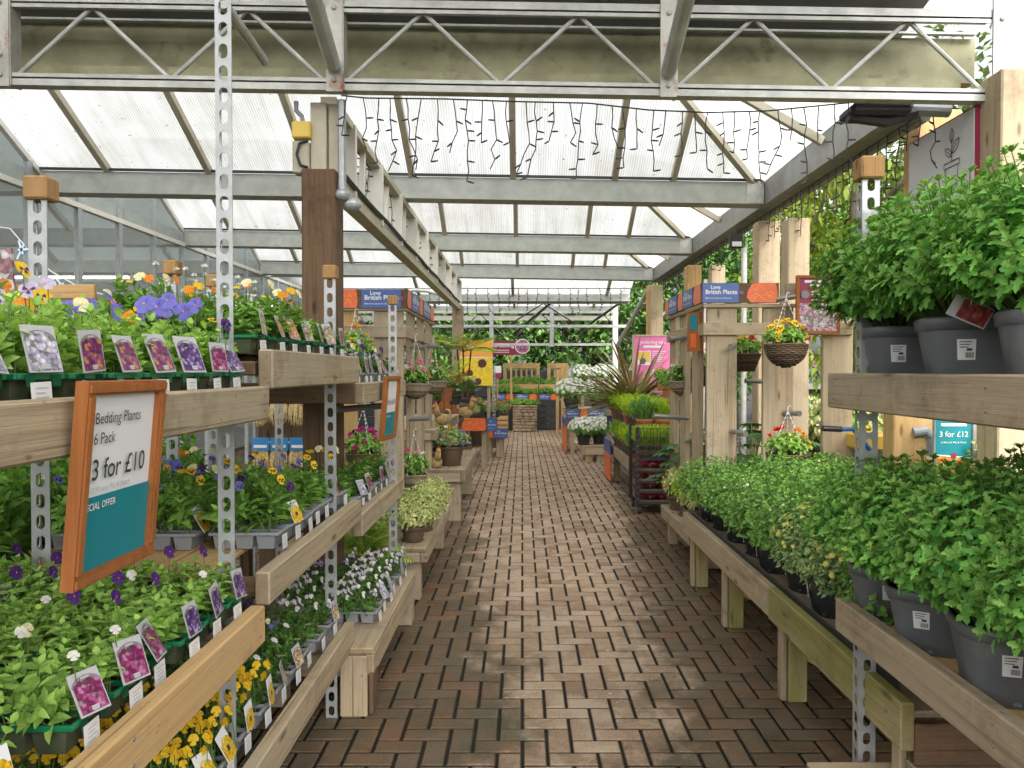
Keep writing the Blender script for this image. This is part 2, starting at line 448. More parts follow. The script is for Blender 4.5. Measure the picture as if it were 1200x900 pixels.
wl.new(sky.outputs[0], hs.inputs['Color']); wl.new(mixc(wn, wl, 1.0, hs.outputs[0], (1.0, 0.98, 0.95), 'MULTIPLY'), wn['Background'].inputs[0])
wn['Background'].inputs[1].default_value = 0.08
sun = bpy.data.lights.new('sun', 'SUN'); sun.energy = 1.35; sun.angle = math.radians(60); sun.color = (1, 0.975, 0.94)
so = bpy.data.objects.new('sun', sun); C.objects.link(so)
sd = Vector((math.sin(SUN_AZ) * math.cos(SUN_EL), math.cos(SUN_AZ) * math.cos(SUN_EL), math.sin(SUN_EL)))
so.rotation_euler = sd.to_track_quat('Z', 'Y').to_euler()
vs_ = scn.view_settings; vs_.view_transform = 'Standard'; vs_.look = 'None'; vs_.gamma = 1; vs_.use_curve_mapping = False
vs_.exposure = EXPOSURE
cy = scn.cycles
cy.use_denoising = True; cy.max_bounces = 10; cy.diffuse_bounces = 5; cy.transparent_max_bounces = 24; cy.transmission_bounces = 6; cy.glossy_bounces = 3
cy.sample_clamp_indirect = 6.0; cy.caustics_reflective = False; cy.caustics_refractive = False

# ---------------------------------------------------------------- ground and paving
def paving_mat():
    m, n, l, b = nodes('clay_pavers')
    g = N(n, 'NewGeometry')
    pos = g.outputs['Position']; sx = n.new('ShaderNodeSeparateXYZ'); l.new(pos, sx.inputs[0])
    base = ramp(n, [(0.0, (0.25, 0.172, 0.115)), (0.35, (0.34, 0.248, 0.174)), (0.7, (0.40, 0.302, 0.218)), (1.0, (0.295, 0.196, 0.128))])
    l.new(g.outputs['Random Per Island'], base.inputs[0])
    f1 = N(n, 'TexNoise', Scale=90.0, Detail=5.0, Roughness=0.7); l.new(pos, f1.inputs['Vector'])
    fr_ = ramp(n, [(0.30, (0.60, 0.60, 0.60)), (0.5, (0.98, 0.98, 0.98)), (0.72, (1.28, 1.26, 1.22))]); l.new(f1.outputs['Fac'], fr_.inputs[0])
    c = mixc(n, l, 1.0, base.outputs[0], fr_.outputs[0], 'MULTIPLY')
    # pale dried deposits in patches
    p1 = N(n, 'TexNoise', Scale=3.4, Detail=10.0, Roughness=0.74, Distortion=0.4); l.new(pos, p1.inputs['Vector'])
    pr = ramp(n, [(0.48, (0, 0, 0)), (0.55, (1, 1, 1))]); l.new(p1.outputs['Fac'], pr.inputs[0])
    c = mixc(n, l, math_(n, l, 'MULTIPLY', pr.outputs[0], 0.5), c, (0.46, 0.375, 0.285))
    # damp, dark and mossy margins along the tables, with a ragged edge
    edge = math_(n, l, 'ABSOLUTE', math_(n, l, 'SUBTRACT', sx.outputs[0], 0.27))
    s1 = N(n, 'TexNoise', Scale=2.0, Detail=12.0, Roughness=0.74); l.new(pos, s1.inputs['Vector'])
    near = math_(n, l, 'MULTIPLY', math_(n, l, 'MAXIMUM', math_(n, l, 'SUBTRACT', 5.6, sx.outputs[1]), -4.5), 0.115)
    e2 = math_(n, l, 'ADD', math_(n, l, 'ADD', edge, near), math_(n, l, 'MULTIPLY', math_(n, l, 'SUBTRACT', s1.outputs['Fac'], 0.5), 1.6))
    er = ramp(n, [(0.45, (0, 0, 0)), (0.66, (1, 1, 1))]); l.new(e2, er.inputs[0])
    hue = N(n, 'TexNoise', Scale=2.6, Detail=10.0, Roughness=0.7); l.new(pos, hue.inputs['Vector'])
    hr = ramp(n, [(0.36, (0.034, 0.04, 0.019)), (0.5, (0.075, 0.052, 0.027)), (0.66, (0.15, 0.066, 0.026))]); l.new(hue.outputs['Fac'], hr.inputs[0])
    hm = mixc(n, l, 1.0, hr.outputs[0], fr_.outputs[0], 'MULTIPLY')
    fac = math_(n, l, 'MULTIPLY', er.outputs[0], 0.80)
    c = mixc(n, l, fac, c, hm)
    # darker trodden patches
    d1 = N(n, 'TexNoise', Scale=1.6, Detail=11.0, Roughness=0.72); l.new(pos, d1.inputs['Vector'])
    dr = ramp(n, [(0.5, (0, 0, 0)), (0.66, (1, 1, 1))]); l.new(d1.outputs['Fac'], dr.inputs[0])
    c = mixc(n, l, math_(n, l, 'MULTIPLY', dr.outputs[0], 0.5), c, (0.15, 0.10, 0.066))
    # packed dirt and sand in the joints
    jd = n.new('ShaderNodeMapRange'); jd.inputs[1].default_value = -0.0015; jd.inputs[2].default_value = -0.0065; l.new(sx.outputs[2], jd.inputs[0])
    c = mixc(n, l, jd.outputs[0], c, (0.03, 0.026, 0.02))
    l.new(c, b.inputs['Base Color'])
    rr = ramp(n, [(0.0, (0.8, 0.8, 0.8)), (1.0, (0.36, 0.36, 0.36))]); l.new(fac, rr.inputs[0]); l.new(rr.outputs[0], b.inputs['Roughness'])
    b.inputs['Specular IOR Level'].default_value = 0.16
    bp = N(n, 'Bump', Strength=0.6, Distance=0.005); l.new(f1.outputs['Fac'], bp.inputs['Height']); l.new(bp.outputs[0], b.inputs['Normal'])
    return m
mb = MB()
rp = random.Random(3)
def paver(x0, y0, x1, y1):
    jx = 0.0056; j = 0.0050; c = 0.0055
    x0 += jx; y0 += j; x1 -= jx; y1 -= j
    dz = [rp.uniform(-0.0016, 0.0016) for _ in range(4)]
    b0 = -0.03
    vs = [(x0, y0, b0), (x1, y0, b0), (x1, y1, b0), (x0, y1, b0)]
    vs += [(x0, y0, -c), (x1, y0, -c), (x1, y1, -c), (x0, y1, -c)]
    vs += [(x0 + c, y0 + c, dz[0]), (x1 - c, y0 + c, dz[1]), (x1 - c, y1 - c, dz[2]), (x0 + c, y1 - c, dz[3])]
    fs = [(8, 9, 10, 11)]
    for a in (0, 4):
        for k in range(4):
            k2 = (k + 1) % 4; fs.append((a + k, a + k2, a + 4 + k2, a + 4 + k))
    mb.add(vs, fs)
u = 0.1
for i in range(-54, 44):
    for j in range(9, 200):
        k = (i - j) % 4
        if k == 0: paver(i * u, j * u, i * u + 2 * u, j * u + u)
        elif k == 3: paver(i * u, j * u, i * u + u, j * u + 2 * u)
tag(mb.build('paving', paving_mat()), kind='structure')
mb = MB(); mb.add([(-250, -250, -0.016), (250, -250, -0.016), (250, 250, -0.016), (-250, 250, -0.016)], [(0, 1, 2, 3)])
tag(mb.build('ground', plain('joint_soil', (0.022, 0.02, 0.016), 0.95, 0, 0.35, 30)), kind='structure')

# ---------------------------------------------------------------- canopy
def poly_mat(name, tint, axis=0):
    m, n, l, b = nodes(name)
    tc = N(n, 'TexCoord')
    sx = n.new('ShaderNodeSeparateXYZ'); l.new(tc.outputs['Object'], sx.inputs[0])
    wv = math_(n, l, 'SINE', math_(n, l, 'MULTIPLY', sx.outputs[axis], 2 * PI / 0.022))
    wr = ramp(n, [(0.0, scl(tint, 0.70)), (0.5, tint)]); l.new(math_(n, l, 'ADD', math_(n, l, 'MULTIPLY', wv, 0.5), 0.5), wr.inputs[0])
    # lichen specks and grime
    v = N(n, 'TexNoise', Scale=24.0, Detail=2.0, Roughness=0.5); l.new(tc.outputs['Object'], v.inputs['Vector'])
    vr = ramp(n, [(0.705, (1, 1, 1)), (0.73, (0.25, 0.24, 0.22))]); l.new(v.outputs['Fac'], vr.inputs[0])
    c = mixc(n, l, 0.8, wr.outputs[0], vr.outputs[0], 'MULTIPLY')
    g = N(n, 'TexNoise', Scale=1.1, Detail=7.0, Roughness=0.6); l.new(tc.outputs['Object'], g.inputs['Vector'])
    gr = ramp(n, [(0.36, (1, 1, 1)), (0.55, (0.86, 0.86, 0.83)), (0.75, (0.66, 0.65, 0.58))]); l.new(g.outputs['Fac'], gr.inputs[0])
    c = mixc(n, l, 1.0, c, gr.outputs[0], 'MULTIPLY')
    mp = n.new('ShaderNodeMapping'); mp.inputs['Scale'].default_value = (9, 0.7, 0.7) if axis == 0 else (0.7, 9, 0.7); l.new(tc.outputs['Object'], mp.inputs['Vector'])
    st = N(n, 'TexNoise', Scale=1.0, Detail=5.0, Roughness=0.65); l.new(mp.outputs[0], st.inputs['Vector'])
    sr_ = ramp(n, [(0.42, (1, 1, 1)), (0.72, (0.72, 0.71, 0.66))]); l.new(st.outputs['Fac'], sr_.inputs[0])
    c = mixc(n, l, 0.9, c, sr_.outputs[0], 'MULTIPLY')
    tr = n.new('ShaderNodeBsdfTransparent'); l.new(c, tr.inputs[0])
    tl = n.new('ShaderNodeBsdfTranslucent'); l.new(c, tl.inputs[0])
    mx = n.new('ShaderNodeMixShader'); mx.inputs[0].default_value = 0.86
    l.new(tr.outputs[0], mx.inputs[1]); l.new(tl.outputs[0], mx.inputs[2]); l.new(mx.outputs[0], n['Material Output'].inputs[0])
    return m
PC = poly_mat('ribbed_polycarbonate', (0.72, 0.73, 0.735), 0)
PCY = poly_mat('ribbed_polycarbonate_hip', (0.74, 0.75, 0.755), 1)
SL = 0.0165                                     # the gutters fall this much per metre towards the aisle's open side
GZ = 3.11                                       # underside of the gutters on the aisle axis
def zt(x, z): return z - SL * x
def panel(t, pts, mat, name='roof_panel', th=0.010):
    mb = MB(); pts = [Vector(p) for p in pts]
    nn = (pts[1] - pts[0]).cross(pts[2] - pts[0]).normalized() * th
    k = len(pts)
    mb.add(pts + [p + nn for p in pts], [tuple(range(k))[::-1], tuple(range(k, 2 * k))] + [(i, (i + 1) % k, k + (i + 1) % k, k + i) for i in range(k)])
    # only the lower skin plus edges: a twin wall sheet reads as one layer
    mb.f = mb.f[:1] + mb.f[2:]; mb.m = mb.m[:1] + mb.m[2:]
    return mb.build(name, mat, t)
def part(t, name, mats, fn, at=None, smooth=False):
    mb = MB(); fn(mb); return mb.build(name, mats, t, at, smooth)
XE, XL = 2.25, -4.5
YG = [4.25, 7.2, 10.2, 13.15]
RH = 0.80
RX = [-3.86 + 0.944 * k for k in range(7)]       # rafter lines, clear of the hips
def canopy_bay(t, y0, y1, xl, xr, hip=True, rx=RX, first=False):
    ym = (y0 + y1) / 2; zg = GZ + 0.20; zr = zg + RH; hx = xr - 1.45 if hip else xr
    z = zt
    a0, a1 = (xl, y0, z(xl, zg)), (xr, y0, z(xr, zg)); r0, r1 = (xl, ym, z(xl, zr)), (hx, ym, z(hx, zr))
    if first: a0, a1 = (xl, 4.62, z(xl, zg + RH * .25)), (xr - .03, 4.62, z(xr, zg + .02))
    b0, b1 = (xl, y1, z(xl, zg)), (xr, y1, z(xr, zg))
    panel(t, [a0, a1, r1, r0], PC)
    panel(t, [r0, r1, b1, b0], PC)
    if hip: panel(t, [a1, b1, r1], PCY)
    for x in rx:
        if x < xl or x > hx + 0.08: continue
        for (yy) in ((y1,) if first else (y0, y1)):
            part(t, 'rafter', M['raft'], lambda mb: mb.bar((x, ym, z(x, zr) - 0.035), (x, yy, z(x, zg) - 0.035), 0.055, 0.06))
    if hip:
        for p in ((a1, b1) if not first else (b1,)):
            part(t, 'rafter', M['raft'], lambda mb: mb.bar(Vector(r1) - Vector((0, 0, .035)), Vector(p) - Vector((0.02, 0, .035)), 0.055, 0.06))
        xm = (xr + hx) / 2
        part(t, 'rafter', M['raft'], lambda mb: mb.bar((hx, ym, r1[2] - 0.035), (xr, ym, z(xr, zg) - 0.035), 0.05, 0.06))
        # two short jack rafters from the hip to the far gutter
        for k in (0.42,):
            xx = hx + (xr - hx) * k; yy = ym + (y1 - ym) * k; zz = zr - RH * k
            part(t, 'rafter', M['raft'], lambda mb: mb.bar((xx, yy, z(xx, zz) - 0.035), (xx, y1, z(xx, zg) - 0.035), 0.05, 0.055))
    part(t, 'ridge_bar', M['raft'], lambda mb: mb.bar((xl, ym, z(xl, zr)), (hx, ym, z(hx, zr)), 0.06, 0.05))
can = thing('plant_canopy', 'translucent ridged canopy roof on grey steel gutters covering the paved aisle', 'canopy roof')
for i in range(3): canopy_bay(can, YG[i], YG[i + 1], XL, XE, True, RX, i == 0)
for y in YG[1:]:
    def gut(mb):
        mb.bar((XL, y, zt(XL, GZ + 0.10)), (XE, y, zt(XE, GZ + 0.10)), 0.20, 0.20)
    part(can, 'gutter_beam', M['beam'], gut)
    part(can, 'gutter_lip', M['wire'], lambda mb: mb.bar((XL, y - 0.115, zt(XL, GZ + 0.215)), (XE, y - 0.115, zt(XE, GZ + 0.215)), 0.03, 0.02))
    part(can, 'cleat', M['galv'], lambda mb: mb.bar((XE - 0.16, y - 0.104, zt(XE, GZ + 0.10)), (XE - 0.02, y - 0.104, zt(XE, GZ + 0.10)), 0.006, 0.19))
part(can, 'eave_beam', M['eave'], lambda mb: (mb.bar((XE + 0.09, 4.62, 3.19), (XE + 0.09, 13.4, 3.19), 0.16, 0.24), mb.tube([(XE + 0.19, 4.62, 3.06), (XE + 0.19, 13.4, 3.06)], 0.035)))
part(can, 'eave_beam', M['beam'], lambda mb: mb.bar((XL - 0.06, 4.3, 3.28), (XL - 0.06, 13.3, 3.28), 0.10, 0.16))
# olive box gutter behind the first truss, dark sheet over the entrance
part(can, 'box_gutter', M['olive'], lambda mb: (mb.bar((-6.2, 4.50, zt(-6.2, 3.355)), (2.62, 4.50, zt(2.62, 3.355)), 0.14, 0.255), mb.bar((-6.2, 4.46, zt(-6.2, 3.19)), (2.5, 4.46, zt(2.5, 3.19)), 0.20, 0.06)))
part(can, 'flashing', M['galv'], lambda mb: mb.bar((-6.2, 4.40, zt(-6.2, 3.495)), (2.60, 4.40, zt(2.6, 3.495)), 0.03, 0.012))
part(can, 'roof_sheet', M['darkroof'], lambda mb: mb.add([(-6.2, 4.56, zt(-6.2, 3.53)), (2.25, 4.56, zt(2.25, 3.53)), (2.45, 3.5, zt(2.45, 4.045)), (-6.2, 3.5, zt(-6.2, 4.045)),
     (-6.2, 4.56, zt(-6.2, 3.55)), (2.25, 4.56, zt(2.25, 3.55)), (2.45, 3.5, zt(2.45, 4.065)), (-6.2, 3.5, zt(-6.2, 4.065))], [(3, 2, 1, 0), (4, 5, 6, 7), (0, 1, 5, 4), (1, 2, 6, 5), (2, 3, 7, 6), (3, 0, 4, 7)]))
shade_can = thing('unseen_shade_canopy', 'unseen translucent canopy bays added over the camera to soften sun on the front', 'canopy roof', (0, 0, 0))  # added out of view to filter direct sun off the front plants
for (ya, yb) in ((-5.6, -2.6), (-2.6, .4), (.4, 3.4)):
    ym = (ya + yb) / 2
    for q in ([(-6.2, ya, 4.1), (2.9, ya, 4.1), (2.9, ym, 4.9), (-6.2, ym, 4.9)], [(-6.2, ym, 4.9), (2.9, ym, 4.9), (2.9, yb, 4.1), (-6.2, yb, 4.1)]): panel(shade_can, q, PC)
    part(shade_can, 'gutter_beam', M['beam'], lambda mb: mb.box((-6.2, ya - .1, 3.88), (2.9, ya + .1, 4.07)))
for (x, y) in ((-6.1, -5.6), (2.85, -5.6), (-6.1, .4), (2.85, .4)): part(shade_can, 'column', M['galv'], lambda mb: mb.box((x - .05, y - .05, 0), (x + .05, y + .05, 3.87)))
# ---- lattice truss across the entrance
YT = 4.2
tr = thing('roof_truss', 'galvanised lattice truss spanning the aisle entrance above the fairy lights', 'truss', (0, YT, 0))
def tpart(name, mat, fn): return part(tr, name, mat, fn, (0, YT, 0))
XA, XB = -4.8, 2.56
for (zc, h) in ((3.055, 0.045), (3.50, 0.05)):
    tpart('chord', M['galv'], lambda mb: mb.bar((XA, YT, zt(XA, zc)), (XB, YT, zt(XB, zc)), 0.07, h))
    tpart('chord', M['galv'], lambda mb: mb.bar((XA, YT - 0.031, zt(XA, zc + 0.028 if zc < 3.2 else zc - 0.03)), (XB, YT - 0.031, zt(XB, zc + 0.028 if zc < 3.2 else zc - 0.03)), 0.008, 0.03))
xs_post = [-2.83, -1.02, 0.795, 2.60]
for x in xs_post:
    tpart('upright', M['galvrust'], lambda mb: (mb.bar((x, YT - 0.045, zt(x, 3.02)), (x, YT - 0.045, zt(x, 3.60)), 0.09, 0.012, up=(0, 1, 0)), mb.bar((x + 0.045, YT, zt(x, 3.03)), (x + 0.045, YT, zt(x, 3.6)), 0.012, 0.09, up=(0, 1, 0)),
          [mb.ell((x, YT - 0.055, zt(x, zz)), (0.014, 0.01, 0.014), 8, 6) for zz in (3.08, 3.19, 3.47)]))
for a, b in zip(xs_post, xs_post[1:]):
    a += 0.05; b -= 0.06; q = (b - a) / 4
    for k in range(4):
        z0, z1 = (3.085, 3.475) if k % 2 == 0 else (3.475, 3.085)
        tpart('lattice_rod', M['galv'], lambda mb: mb.tube([(a + q * k, YT, zt(a + q * k, z0)), (a + q * (k + 1), YT, zt(a + q * (k + 1), z1))], 0.0125, 8))
for x in (-4.45,):
    for k in range(4):
        z0, z1 = (3.085, 3.475) if k % 2 == 0 else (3.475, 3.085)
        tpart('lattice_rod', M['galv'], lambda mb: mb.tube([(x + .4 * k, YT, z0 + .07), (x + .4 * (k + 1), YT, z1 + .06)], 0.0125, 8))
for (x, dx, y0, z1) in ((-1.02, 0.0, 4.14, 3.95), (0.79, 0.02, 4.14, 3.95), (-2.9, 0.03, 4.14, 4.0)):
    tpart('brace_pipe', M['galv'], lambda mb: mb.tube([(x, YT - 0.075, zt(x, 3.15)), (x + dx, YT - 1.35, zt(x, 3.72))], 0.042, 12))
tpart('brace_pipe', M['galv'], lambda mb: mb.tube([P(310, 72, 3.6), P(262, 4, 3.1)], 0.022, 10))
# column and gutter outlet at the truss end
dk = thing('gutter_hopper', 'dark rainwater hopper hanging under the truss at the canopy corner', 'hopper', P(1030, 130, 4.3))
g0 = P(1030, 130, 4.3)
part(dk, 'hopper', M['wire'], lambda mb: (mb.box((g0.x - .17, 4.25, g0.z - .03), (g0.x + .17, 4.45, g0.z + .035), .02), mb.tube([(g0.x - .16, 4.33, g0.z - .02), (g0.x + .05, 4.33, g0.z - .05), (g0.x + .22, 4.33, g0.z)], .035)), g0)
part(dk, 'outlet', M['pipe'], lambda mb: mb.tube([(g0.x + .2, 4.35, g0.z + .03), (g0.x + .42, 4.35, g0.z + .02)], .04, 12), g0)

# ---- timber posts that carry the canopy
def post(label, x, y, wd, z0, z1, tint, dp=None, loc_z=0.0, name='timber_post', cat='post', grp=None):
    dp = dp or wd
    t = thing(name, label, cat, (x, y, 0), 0, grp)
    part(t, 'shaft', wood(tint, 2), lambda mb: mb.box((-wd / 2, -dp / 2, z0), (wd / 2, dp / 2, z1), .008))
    return t
bp_ = post('dark brown square timber post rising behind the bedding plants under the truss', -1.13, 4.32, 0.19, 0, 2.64, 'brown')
part(bp_, 'steel_extension', M['raft'], lambda mb: (mb.box((-.055, -.05, 2.64), (.035, .05, 3.02), .004), mb.box((.04, -.03, 2.60), (.10, .03, 3.02), .004)))
part(bp_, 'isolator_box', M['yellowp'], lambda mb: mb.box((-.15, -.09, 2.81), (-.045, -.03, 2.905), .008))
part(bp_, 'isolator_box', M['raft'], lambda mb: mb.box((-.15, -.075, 2.62), (-.057, 0, 2.80), .008))
part(bp_, 'conduit', M['pipe'], lambda mb: mb.tube([(-.13, -.06, 3.02), (-.13, -.06, 2.97), (-.10, -.06, 2.94), (-.09, -.06, 2.9)], .013))
part(bp_, 'cable_loop', M['wire'], lambda mb: mb.tube([(-.06, -.08, 2.8), (-.105, -.09, 2.78), (-.12, -.09, 2.72), (-.10, -.09, 2.66), (-.06, -.08, 2.65)], .008))
part(bp_, 'down_pipe', M['slot'], lambda mb: (mb.tube([(.13, -.08, 3.02), (.13, -.08, 2.5)], .022, 10), mb.ell((.13, -.08, 2.5), (.04, .035, .035)), mb.ell((.18, -.05, 2.45), (.05, .04, .04))))
post('weathered timber post carrying the far end of the white ladder girder', -1.13, 13.35, 0.19, 0, 2.66, 'grey')
for (px, wpx, Y, ytop, tint, lab) in ((812, 17, 8.7, 312, 'new', 'orange toned timber post behind the header boards beside the floodlight'),
        (840, 16, 9.6, 312, 'cream', 'pale grey timber post with a loop of wire on it'),
        (898, 25, 7.4, 261, 'cream', 'broad pale timber post between the floodlight and the white framed poster'),
        (932, 25, 6.6, 258, 'cream', 'pale timber post above the maroon framed poster'),
        (1093, 50, 5.02, 134, 'new', 'golden timber post behind the white plant pot board'),
        (1182, 42, 4.12, 88, 'cream', 'tall knotty timber post at the canopy corner by the big mums'),
        (1055, 28, 5.0, 480, 'new', 'short golden timber post beside the yellow tray under the mum shelf'),
        (1168, 40, 4.9, 440, 'cream', 'pale timber post beside the teal offer poster under the mum shelf'),
        (760, 5, 12.1, 335, 'new', 'thin golden timber post beside the pink poster'),
        (769, 14, 12.0, 335, 'cream', 'bleached timber post directly above the pink poster')):
    p0 = P(px, ytop, Y); wd = wpx * Y / F
    post(lab, p0.x, Y, wd, 0, p0.z, tint, min(wd, .2))
part(thing('steel_bracket', 'steel angle bracket bolted to the truss end by the tall post', 'bracket', (2.7, 4.2, 3.0)), 'bracket', M['galv'], lambda mb: (mb.bar((-.05, -.12, .08), (.5, -.6, .3), .05, .07), mb.bar((0, -.02, -.0), (0, -.02, .5), .11, .012, up=(0, 1, 0))))
sp_ = thing('steel_post', 'white painted steel post at the far end beside the evergreens', 'post', (2.2, 18, 0))
part(sp_, 'shaft', M['white'], lambda mb: mb.box((-.06, -.06, 0), (.06, .06, 3.2)))
sp_ = thing('steel_post', 'thin white steel post leaning beside the far header boards', 'post', (P(823, 330, 9).x, 9, 0))
part(sp_, 'shaft', M['white'], lambda mb: mb.tube([(0, 0, 0), (.02, 0, 1.9), (.04, 0, 2.6)], .022, 10))
sp_ = thing('steel_post', 'pale blue-grey steel pipe between the timber posts under the floodlight', 'post', (P(872, 330, 8.2).x, 8.2, 0))
part(sp_, 'shaft', M['galv'], lambda mb: mb.tube([(0, 0, 0), (0, 0, 2.85)], .03, 10))
# ---- white ladder girder along the aisle
gd = thing('ladder_girder', 'white painted ladder girder running along the aisle under the gutters', 'girder', (-1.13, 4.5, 2.63))
gz0, gz1 = 2.63, 3.09
def gp(name, mat, fn): return part(gd, name, mat, fn, (-1.13, 4.5, 2.63))
gp('chord', M['raft'], lambda mb: mb.bar((-1.13, 4.45, gz0), (-1.13, 13.45, gz0), .10, .09))
gp('chord', M['raft'], lambda mb: mb.bar((-1.13, 4.45, gz1), (-1.13, 13.45, gz1), .09, .05))
y = 4.9; k = 0
while y < 13.4:
    if k % 2 == 0: gp('strut', M['white'], lambda mb: mb.bar((-1.13, y, gz0), (-1.13, y, gz1), .05, .13))
    else: gp('strut', M['white'], lambda mb: mb.bar((-1.13, y, gz0), (-1.13, y + .04, gz1), .035, .05))
    y += 0.47; k += 1
gp('cable', M['wire'], lambda mb: mb.tube([(-1.07, 4.5 + .5 * i, gz0 + .065 - .012 * math.sin(i * 2.2) ** 2) for i in range(18)], .018, 6))

# ---- glazed wall of the shop and what lies behind it
def glass_mat():
    m, n, l, b = nodes('greenhouse_glass')
    b.inputs['Base Color'].default_value = (0.72, 0.78, 0.78, 1); b.inputs['Roughness'].default_value = 0.08
    tr_ = n.new('ShaderNodeBsdfTransparent'); tr_.inputs[0].default_value = (0.88, 0.92, 0.92, 1)
    mx = n.new('ShaderNodeMixShader'); mx.inputs[0].default_value = 0.28
    l.new(tr_.outputs[0], mx.inputs[1]); l.new(b.outputs[0], mx.inputs[2]); l.new(mx.outputs[0], n['Material Output'].inputs[0])
    return m
GL = glass_mat()
gw = thing('glazed_wall', 'tall glass wall with slim grey mullions along the shop side', 'glass wall', (XL, 4.5, 0))
ys = [4.6 + 0.78 * k for k in range(20)]
def ztop(y):
    for a, b in zip(YG, YG[1:]):
        if a <= y <= b: return GZ + 0.17 + RH * (1 - abs(y - (a + b) / 2) / ((b - a) / 2))
    return GZ + 0.15
for y in ys: part(gw, 'mullion', M['slot'], lambda mb: mb.bar((XL, y, 0), (XL, y, ztop(y)), .05, .07, up=(0, 1, 0)), (XL, 4.5, 0))
for a, b in zip(ys, ys[1:]):
    part(gw, 'pane', GL, lambda mb: mb.add([(XL + .004, a, .3), (XL + .004, b, .3), (XL + .004, b, 3.17), (XL + .004, a, 3.17), (XL - .004, a, .3), (XL - .004, b, .3), (XL - .004, b, 3.17), (XL - .004, a, 3.17)], [(0, 1, 2, 3)]), (XL, 4.5, 0))
part(gw, 'rail', M['white'], lambda mb: mb.bar((XL, 4.5, 3.19), (XL, 19.4, 3.19), .06, .05), (XL, 4.5, 0))
for a, b in zip(YG, YG[1:]):
    ym = (a + b) / 2
    part(gw, 'gable_trim', M['white'], lambda mb: (mb.bar((XL, a, GZ + .2), (XL, ym, GZ + .2 + RH), .05, .05), mb.bar((XL, ym, GZ + .2 + RH), (XL, b, GZ + .2), .05, .05)), (XL, 4.5, 0))
    part(gw, 'gable_pane', GL, lambda mb: mb.add([(XL + .01, a, 3.22), (XL + .01, b, 3.22), (XL + .01, ym, GZ + .17 + RH)], [(0, 1, 2)]), (XL, 4.5, 0))
SHOPROOF = plain('hazed_roof', (0.33, 0.38, 0.375), 0.5, 0, 0.15, 2, 0, 0.30)
sh = thing('garden_shop', 'garden shop interior with grey walls and strip lights beyond the glass', 'shop building', (-8, 10, 0))
def sp2(name, mat, fn): return part(sh, name, mat, fn, (-8, 10, 0))
sp2('wall', M['shopwall'], lambda mb: mb.box((-14, 20.4, 0), (XL - .1, 20.6, 4.4)))
sp2('wall', M['shopwall'], lambda mb: mb.box((-14.2, 2, 0), (-14, 20.4, 4.4)))
for y in YG[1:] + [16.2, 19.2]: sp2('gutter_beam', M['beam'], lambda mb: mb.box((-14, y - .1, GZ + .08), (XL - .12, y + .1, GZ + .3)))
for i, (a, b) in enumerate(zip(YG + [16.2], YG[1:] + [16.2, 19.2])):
    ym = (a + b) / 2; zg = GZ + .28
    for q in ([(-14, a, zg), (XL - .06, a, zg), (XL - .06, ym, zg + RH), (-14, ym, zg + RH)], [(-14, ym, zg + RH), (XL - .06, ym, zg + RH), (XL - .06, b, zg), (-14, b, zg)]):
        panel(sh, [(x + 8, y - 10, z) for x, y, z in q], SHOPROOF)
    for x in (-6, -8, -10, -12): sp2('rafter', M['raft'], lambda mb: mb.bar((x, ym, zg + RH - .04), (x, b, zg - .04), .06, .07))
for (z, tint) in ((2.35, 'new'), (0.9, 'grey')): sp2('shelf', wood(tint, 1), lambda mb: mb.box((-13.6, 7, z), (-13.2, 19, z + .25)))
tb = emit('tube_glow', (1.0, 0.93, 0.80), 3.0)
for (y, x0, x1, z, lab) in ((12.0, -8.6, -6.2, 3.02, 'fluorescent strip light glowing inside the shop, closer one'), (16.5, -8.2, -5.4, 2.95, 'fluorescent strip light glowing deep inside the shop')):
    sl_ = thing('strip_light', lab, 'strip light', (x0, y, z))
    part(sl_, 'tube', tb, lambda mb: mb.tube([(0, 0, -.03), (x1 - x0, 0, -.03)], .018, 10))
    part(sl_, 'housing', M['slate'], lambda mb: mb.box((0, -.05, 0), (x1 - x0, .05, .045)))
    part(sl_, 'hanger', M['wire'], lambda mb: (mb.tube([(.2, 0, .06), (.2, 0, .5)], .008), mb.tube([(x1 - x0 - .2, 0, .06), (x1 - x0 - .2, 0, .5)], .008)))
e0 = P(266, 327, 14.5)
ex = thing('exit_sign', 'small green and white exit sign inside the shop glass', 'sign', e0)
fx = Fr((-.14, 0, -.11), (1, 0, 0), (0, 0, 1))
def exs(mb):
    fx.slab(mb, 0, 0, .28, .26, -.03, 0, 0); fx.poly(mb, [(.02, .02), (.02, .24), (.14, .24), (.14, .02)][::-1], .003, 1)
    fx.poly(mb, [(.06, .06), (.09, .06), (.10, .20), (.06, .20)], .006, 0); fx.poly(mb, [(.17, .10), (.22, .15), (.17, .20)], .003, 1); fx.poly(mb, [(.20, .13), (.26, .13), (.26, .17), (.20, .17)], .003, 1)
part(ex, 'panel', [M['paper'], M['green']], exs)
